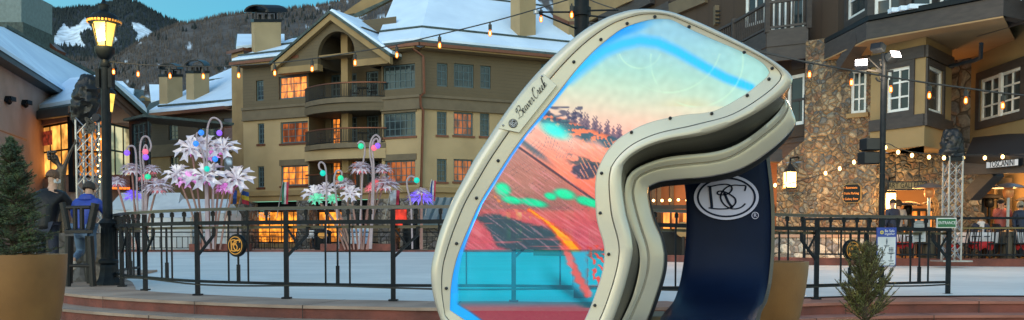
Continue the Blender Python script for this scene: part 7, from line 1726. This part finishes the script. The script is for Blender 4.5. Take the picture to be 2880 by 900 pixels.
    # horizontal scan streaks
    if 585 < y < 705 and x < 1660: c = mixc(c, (224, 104, 112), .45*ss(.35, .6, nz(x*.03, y, .2, 17)+.2)*(1-k))
    # clearer film low down: the rink, railing and kerb show through it
    if y > 702: op = min(op, .9) if k > .5 else op*.0+.30 if y < 866 else .55
    kk = ss(700, 712, y)
    if kk > 0:
        a = .34+.10*nz(x, y, .02, 61) if y < 846 else .34+.18*ss(846, 870, y)
        a = max(a, .72*ss(1590, 1616, x)*(1-ss(1648, 1670, x))*(1-ss(838, 862, y)))
        dk = ss(-20, 20, y-(700+(x-1470)*.75))*(1-ss(-14, 14, y-(792+(x-1530)*.62)))*ss(1500, 1590, x); rd = ss(1640, 1672, x)*ss(.1, .3, nz(x, y, .09, 31)+.12)*(1-ss(790, 820, y))
        base = (66, 176, 206) if y < 838 else mixc((66, 176, 206), (178, 76, 98), ss(838, 868, y))  # look of ice and kerb behind painted into the film colour
        if y < 866:
            c2_ = mixc(base, (12, 66, 84), .85*dk); c2_ = mixc(c2_, (216, 52, 42), .9*rd); d2, _ = pdist(x, y, [(1585, 690), (1625, 780), (1655, 826)]); p2 = 1-ss(5, 17, d2+7*s_); c2_ = mixc(c2_, (226, 88, 84), .85*p2)
            d3, _ = pdist(x, y, [(1640, 600), (1600, 690), (1560, 712)]); c = mixc(c, c2_, kk); a = max(a, .72*dk, .9*rd, .85*p2)
        else: c = base
        op = op*(1-kk)+a*kk if y < 712 else a
    if y > 330:                                              # brushed streaks of the print run down the slope
        a_ = nz((x+y*.7)*.012, (y-x*.72)*.16, 1, 51); a2_ = nz((x+y*.7)*.03, (y-x*.72)*.5, 1, 53)
        g_ = (.12*a_+.11*a2_)*ss(330, 430, y)*(1-.8*ss(700, 712, y)); c = tuple(v*(1+g_) for v in c)
        if a_ > .22 and y < 700 and y > 480: c = mixc(c, (236, 156, 168), .35*ss(.22, .34, a_))
    m_ = sum(c)/3; c = tuple(m_+(v-m_)*(.92+.26*ss(260, 420, y)) for v in c)
    # glow of the blue edge strips painted into the film colour
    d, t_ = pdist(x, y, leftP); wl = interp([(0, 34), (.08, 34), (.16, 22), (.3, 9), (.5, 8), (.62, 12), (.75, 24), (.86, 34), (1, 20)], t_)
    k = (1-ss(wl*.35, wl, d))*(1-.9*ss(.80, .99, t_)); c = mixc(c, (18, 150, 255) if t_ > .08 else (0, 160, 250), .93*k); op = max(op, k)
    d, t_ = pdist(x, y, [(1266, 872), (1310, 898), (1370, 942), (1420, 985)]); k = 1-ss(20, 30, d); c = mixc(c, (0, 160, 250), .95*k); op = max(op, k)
    d, t_ = pdist(x, y, bandP); w_ = 34-14*t_; k = (1-ss(w_*.25, w_, d)); c = mixc(c, (70, 180, 255), .85*k*(1-.3*ss(.95, 1, t_)))  # upper strip glow painted as a blue band
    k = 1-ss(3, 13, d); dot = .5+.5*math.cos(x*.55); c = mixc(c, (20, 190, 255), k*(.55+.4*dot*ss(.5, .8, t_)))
    for cx_, cy_, rr_ in ((1800, 130, 62), (1960, 170, 130), (1880, 110, 150)):
        dd = abs(math.hypot(x-cx_, y-cy_)-rr_)
        if y > 150: c = mixc(c, (200, 240, 205), .4*(1-ss(1, 3.5, dd))*ss(0, .3, nz(x, y, .01, rr_)+.2))
    # fine scratches
    if nz(x*.4, y*1.4, .5, 40) > .60: c = mixc(c, (225, 215, 215), .2)
    return srgb(tuple(max(0, min(255, v)) for v in c)), op
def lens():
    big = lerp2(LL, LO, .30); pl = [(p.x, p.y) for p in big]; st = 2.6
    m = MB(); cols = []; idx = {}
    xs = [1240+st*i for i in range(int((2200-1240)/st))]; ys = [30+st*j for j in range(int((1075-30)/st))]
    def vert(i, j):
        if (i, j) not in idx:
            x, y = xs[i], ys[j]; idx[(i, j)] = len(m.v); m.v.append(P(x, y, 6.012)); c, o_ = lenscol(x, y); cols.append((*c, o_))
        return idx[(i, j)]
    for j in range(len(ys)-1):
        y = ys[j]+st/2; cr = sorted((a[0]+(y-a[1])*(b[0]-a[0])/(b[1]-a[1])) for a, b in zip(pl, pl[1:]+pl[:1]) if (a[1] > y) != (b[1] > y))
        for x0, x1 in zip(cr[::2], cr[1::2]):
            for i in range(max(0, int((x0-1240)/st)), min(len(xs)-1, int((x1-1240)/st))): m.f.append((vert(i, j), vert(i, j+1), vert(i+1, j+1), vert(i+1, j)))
    mt = bpy.data.materials.new('glow_painted_print_film'); mt.use_nodes = True; t = mt.node_tree; t.nodes.clear(); N = t.nodes.new; L = t.links.new
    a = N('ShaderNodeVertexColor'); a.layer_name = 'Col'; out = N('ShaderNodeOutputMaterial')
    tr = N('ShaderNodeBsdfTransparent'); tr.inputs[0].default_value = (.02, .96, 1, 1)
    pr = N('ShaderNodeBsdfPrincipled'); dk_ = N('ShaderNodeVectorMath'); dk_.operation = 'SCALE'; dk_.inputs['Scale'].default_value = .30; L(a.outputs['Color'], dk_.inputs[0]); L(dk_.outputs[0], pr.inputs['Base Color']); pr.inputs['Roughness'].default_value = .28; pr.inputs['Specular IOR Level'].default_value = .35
    L(a.outputs['Color'], pr.inputs['Emission Color']); pr.inputs['Emission Strength'].default_value = .50  # painted colours also glow as the film's backlight
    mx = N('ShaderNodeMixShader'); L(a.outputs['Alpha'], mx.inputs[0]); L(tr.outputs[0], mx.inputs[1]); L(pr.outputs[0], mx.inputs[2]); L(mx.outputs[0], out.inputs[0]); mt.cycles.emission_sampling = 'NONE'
    return m.build('glow_painted_print_lens', mt, gog, cols=cols)
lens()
# blue light strip tucked behind the film along the left edge
st_ = [P(p[0]+5, p[1]+2, 6.03) for p in Lc[0][:-3]]; MB().tube(st_, .006, 6).build('blue_light_strip', glow('blue_strip', (.02, .28, 1), 4), gog)
# name plate
pl = [(1402, 361), (1460, 373), (1566, 240), (1527, 206)]
m = MB(); 
mid1 = [(1402, 361), (1431, 314), (1466, 268), (1497, 231), (1527, 206)]
m.ext([P(x, y, 5.948) for x, y in [(1460, 373), (1566, 240), (1527, 206), (1494, 236), (1464, 272), (1431, 316), (1402, 361)]], (0, .03, 0)); npl = m.build('name_plate', gm_, gog, bevel=.002)
for x, y in ((1415, 352), (1524, 214)):
    MB().lathe([(.007, -.004), (.007, .003), (.003, .006)], P(x, y, 5.942), 10, m=zv).build('plate_screw', M['truss'], npl)
ink = mat('black_logo_ink', (.01, .012, .014), .5)
ux = (P(1545, 232, 5.94)-P(1465, 330, 5.94)); ux.normalize(); uy = Vector((-ux.z, 0, ux.x)); uy = -uy if uy.z < 0 else uy
px_ = GD/F
GLY = {  # cursive letters: (strokes, advance)
 'B': ([[(.1, .1), (.35, .9), (.5, 1.55), (.42, 1.7), (.15, 1.5), (.05, 1.15), (.3, 1.25), (.75, 1.75), (1.15, 1.6), (1.05, 1.15), (.6, .95), (1.05, .85), (1.1, .35), (.7, 0), (.3, .05), (.0, .25), (-.25, .12)]], 1.15),
 'C': ([[(1.0, 1.35), (1.05, 1.65), (.8, 1.72), (.35, 1.3), (.1, .7), (.2, .15), (.55, 0), (.95, .3)], [(.55, 1.2), (.35, 1.45), (.6, 1.72), (.85, 1.72)]], .95),
 'e': ([[(0, .1), (.3, .35), (.42, .68), (.28, .8), (.12, .5), (.15, .1), (.35, .02), (.62, .3)]], .55),
 'a': ([[(.5, .7), (.25, .75), (.08, .4), (.15, .05), (.4, .2), (.56, .75), (.48, .2), (.55, .03), (.8, .3)]], .72),
 'v': ([[(0, .45), (.15, .75), (.22, .4), (.25, .03), (.5, .35), (.55, .78), (.72, .62)]], .62),
 'r': ([[(0, .35), (.2, .82), (.38, .68), (.34, .2), (.42, .03), (.65, .3)]], .55),
 'k': ([[(0, .2), (.35, .95), (.55, 1.6), (.42, 1.6), (.2, .8), (.08, 0), (.25, .55), (.5, .75), (.5, .5), (.28, .42), (.45, .05), (.75, .3)]], .7)}
m = MB(); cur = 0; org0 = P(1463, 333, 5.943); us_ = 15.4*px_
for ch in 'Beaver Creek':
    if ch == ' ': cur += .22; continue
    sts, adv = GLY[ch]
    for s_ in sts:
        q = crom([Vector((cur+x+.30*y, y)) for x, y in s_], 4); wd = []
        for i in range(len(q)): a = q[max(i-1, 0)]; b = q[min(i+1, len(q)-1)]; wd.append(.06+.09*max(0, (a.y-b.y)/max(1e-6, (a-b).length)))
        ribbon(m, q, wd, org0, ux*us_, uy*us_, .002)
    cur += adv
m.build('script_lettering', ink, npl)
m = MB(); c = P(1443, 347, 5.943); uu = ux; bk = MB()
bk.add([c+uu*math.cos(a*.2618)*12.5*px_+uy*math.sin(a*.2618)*15*px_*.85 for a in range(24)], [tuple(range(24))]); bk.build('oval_badge', ink, npl)
bc_logo(m, c+Vector((0, -.003, 0)), ux, uy, 11.5*px_, 11.5*px_); m.build('monogram', M['cloth'], npl)
# ================================================================ navy strap of the goggles
rows = [(425, 7.25, 1905, 2152), (470, 7.22, 1916, 2158), (520, 7.2, 1926, 2164), (560, 7.2, 1930, 2167), (610, 7.2, 1931, 2169), (660, 7.2, 1930, 2169), (710, 7.19, 1926, 2168), (760, 7.15, 1919, 2164), (800, 7.07, 1911, 2159), (830, 6.93, 1902, 2152), (850, 6.76, 1893, 2146), (866, 6.55, 1880, 2137), (880, 6.33, 1868, 2130), (895, 6.12, 1858, 2126), (925, 5.95, 1845, 2120), (980, 5.88, 1830, 2112), (1050, 5.88, 1818, 2105), (1110, 5.9, 1812, 2100)]
K = 10; m = MB(); thk = []
rr_ = crom([Vector(r[:3]) for r in rows], 4); rr2 = crom([Vector((r[0], r[1], r[3])) for r in rows], 4)
for a, b in zip(rr_, rr2):
    for k in range(K+1):
        f = k/K; m.v.append(P(a.z+(b.z-a.z)*f, a.x, a.y - .03*math.sin(math.pi*f)))
nr = len(rr_)
for j in range(nr-1):
    for k in range(K): m.f.append((j*(K+1)+k, (j+1)*(K+1)+k, (j+1)*(K+1)+k+1, j*(K+1)+k+1))
sb_ = m.build('navy_strap', M['navy'], gog, smooth=True)
sd = sb_.modifiers.new('Solidify', 'SOLIDIFY'); sd.thickness = .05; sd.offset = -1
m = MB(); 
edge = [P(b.z, b.x, b.y) for b in rr2]
for a, b in zip(edge, edge[1:]): m.hexa([a+Vector((.0, -.004, 0)), a+Vector((.028, .0, 0)), a+Vector((.028, .07, 0)), a+Vector((.0, .07, 0))], [b+Vector((.0, -.004, 0)), b+Vector((.028, .0, 0)), b+Vector((.028, .07, 0)), b+Vector((.0, .07, 0))])
m.build('strap_edge', mat('bronze_grey_strap_edge', (.10, .085, .06), .45, ns=4), sb_, smooth=True)
SD = 7.145
def disc(cx_, cy_, rx, ry, d, mt, name, par, inner=None):
    m = MB(); n = 48; c = P(cx_, cy_, d); k = d/F
    o_ = [c+Vector((math.cos(2*math.pi*i/n)*rx*k, 0, math.sin(2*math.pi*i/n)*ry*k)) for i in range(n)]
    if inner: 
        i_ = [c+Vector((math.cos(2*math.pi*i/n)*inner[0]*k, 0, math.sin(2*math.pi*i/n)*inner[1]*k)) for i in range(n)]
        for i in range(n): m.poly([o_[i], o_[(i+1) % n], i_[(i+1) % n], i_[i]])
    else: m.ext(o_, (0, .004, 0))
    return m.build(name, mt, par)
em = disc(2043, 555, 91, 63, SD, M['emb'], 'oval_emblem', sb_)
disc(2043, 555, 83, 56, SD-.004, M['navy'], 'emblem_ring', em, (77, 51))
m = MB(); c = P(2043, 553, SD-.004); k = SD/F
BC2 = [([(-.92, .70), (-.72, .72), (-.4, .82), (-.02, .86), (.2, .76), (.26, .5), (.10, .22), (-.2, .12), (-.42, .18), (-.4, .36), (-.15, .36), (.18, .14), (.42, -.15), (.42, -.5), (.15, -.8), (-.2, -.86), (-.6, -.84), (-.86, -.78)], .09),
       ([(-.80, .70), (-.78, .3), (-.73, -.3), (-.70, -.78)], .14), ([(-.12, .30), (.0, -.1), (.12, -.45), (.3, -.78)], .13),
       ([(.88, .40), (.92, .74), (.7, .78), (.35, .80), (.02, .66), (-.22, .3), (-.28, -.1), (-.14, -.5), (.12, -.78), (.42, -.86), (.72, -.74), (.92, -.48)], .09)]
for pts, wd in BC2: ribbon(m, crom([Vector(p) for p in pts], 6), wd, c, Vector((1, 0, 0))*58*k, Vector((0, 0, 1))*40*k, .002)
m.build('monogram', M['navy'], em)
disc(2124, 606, 10, 10, SD, M['emb'], 'registered_mark', sb_, (8.2, 8.2)); text('R', 15*k, M['emb'], sb_, P(2124, 606, SD), (1, 0, 0), (0, 0, 1), ext=.001)
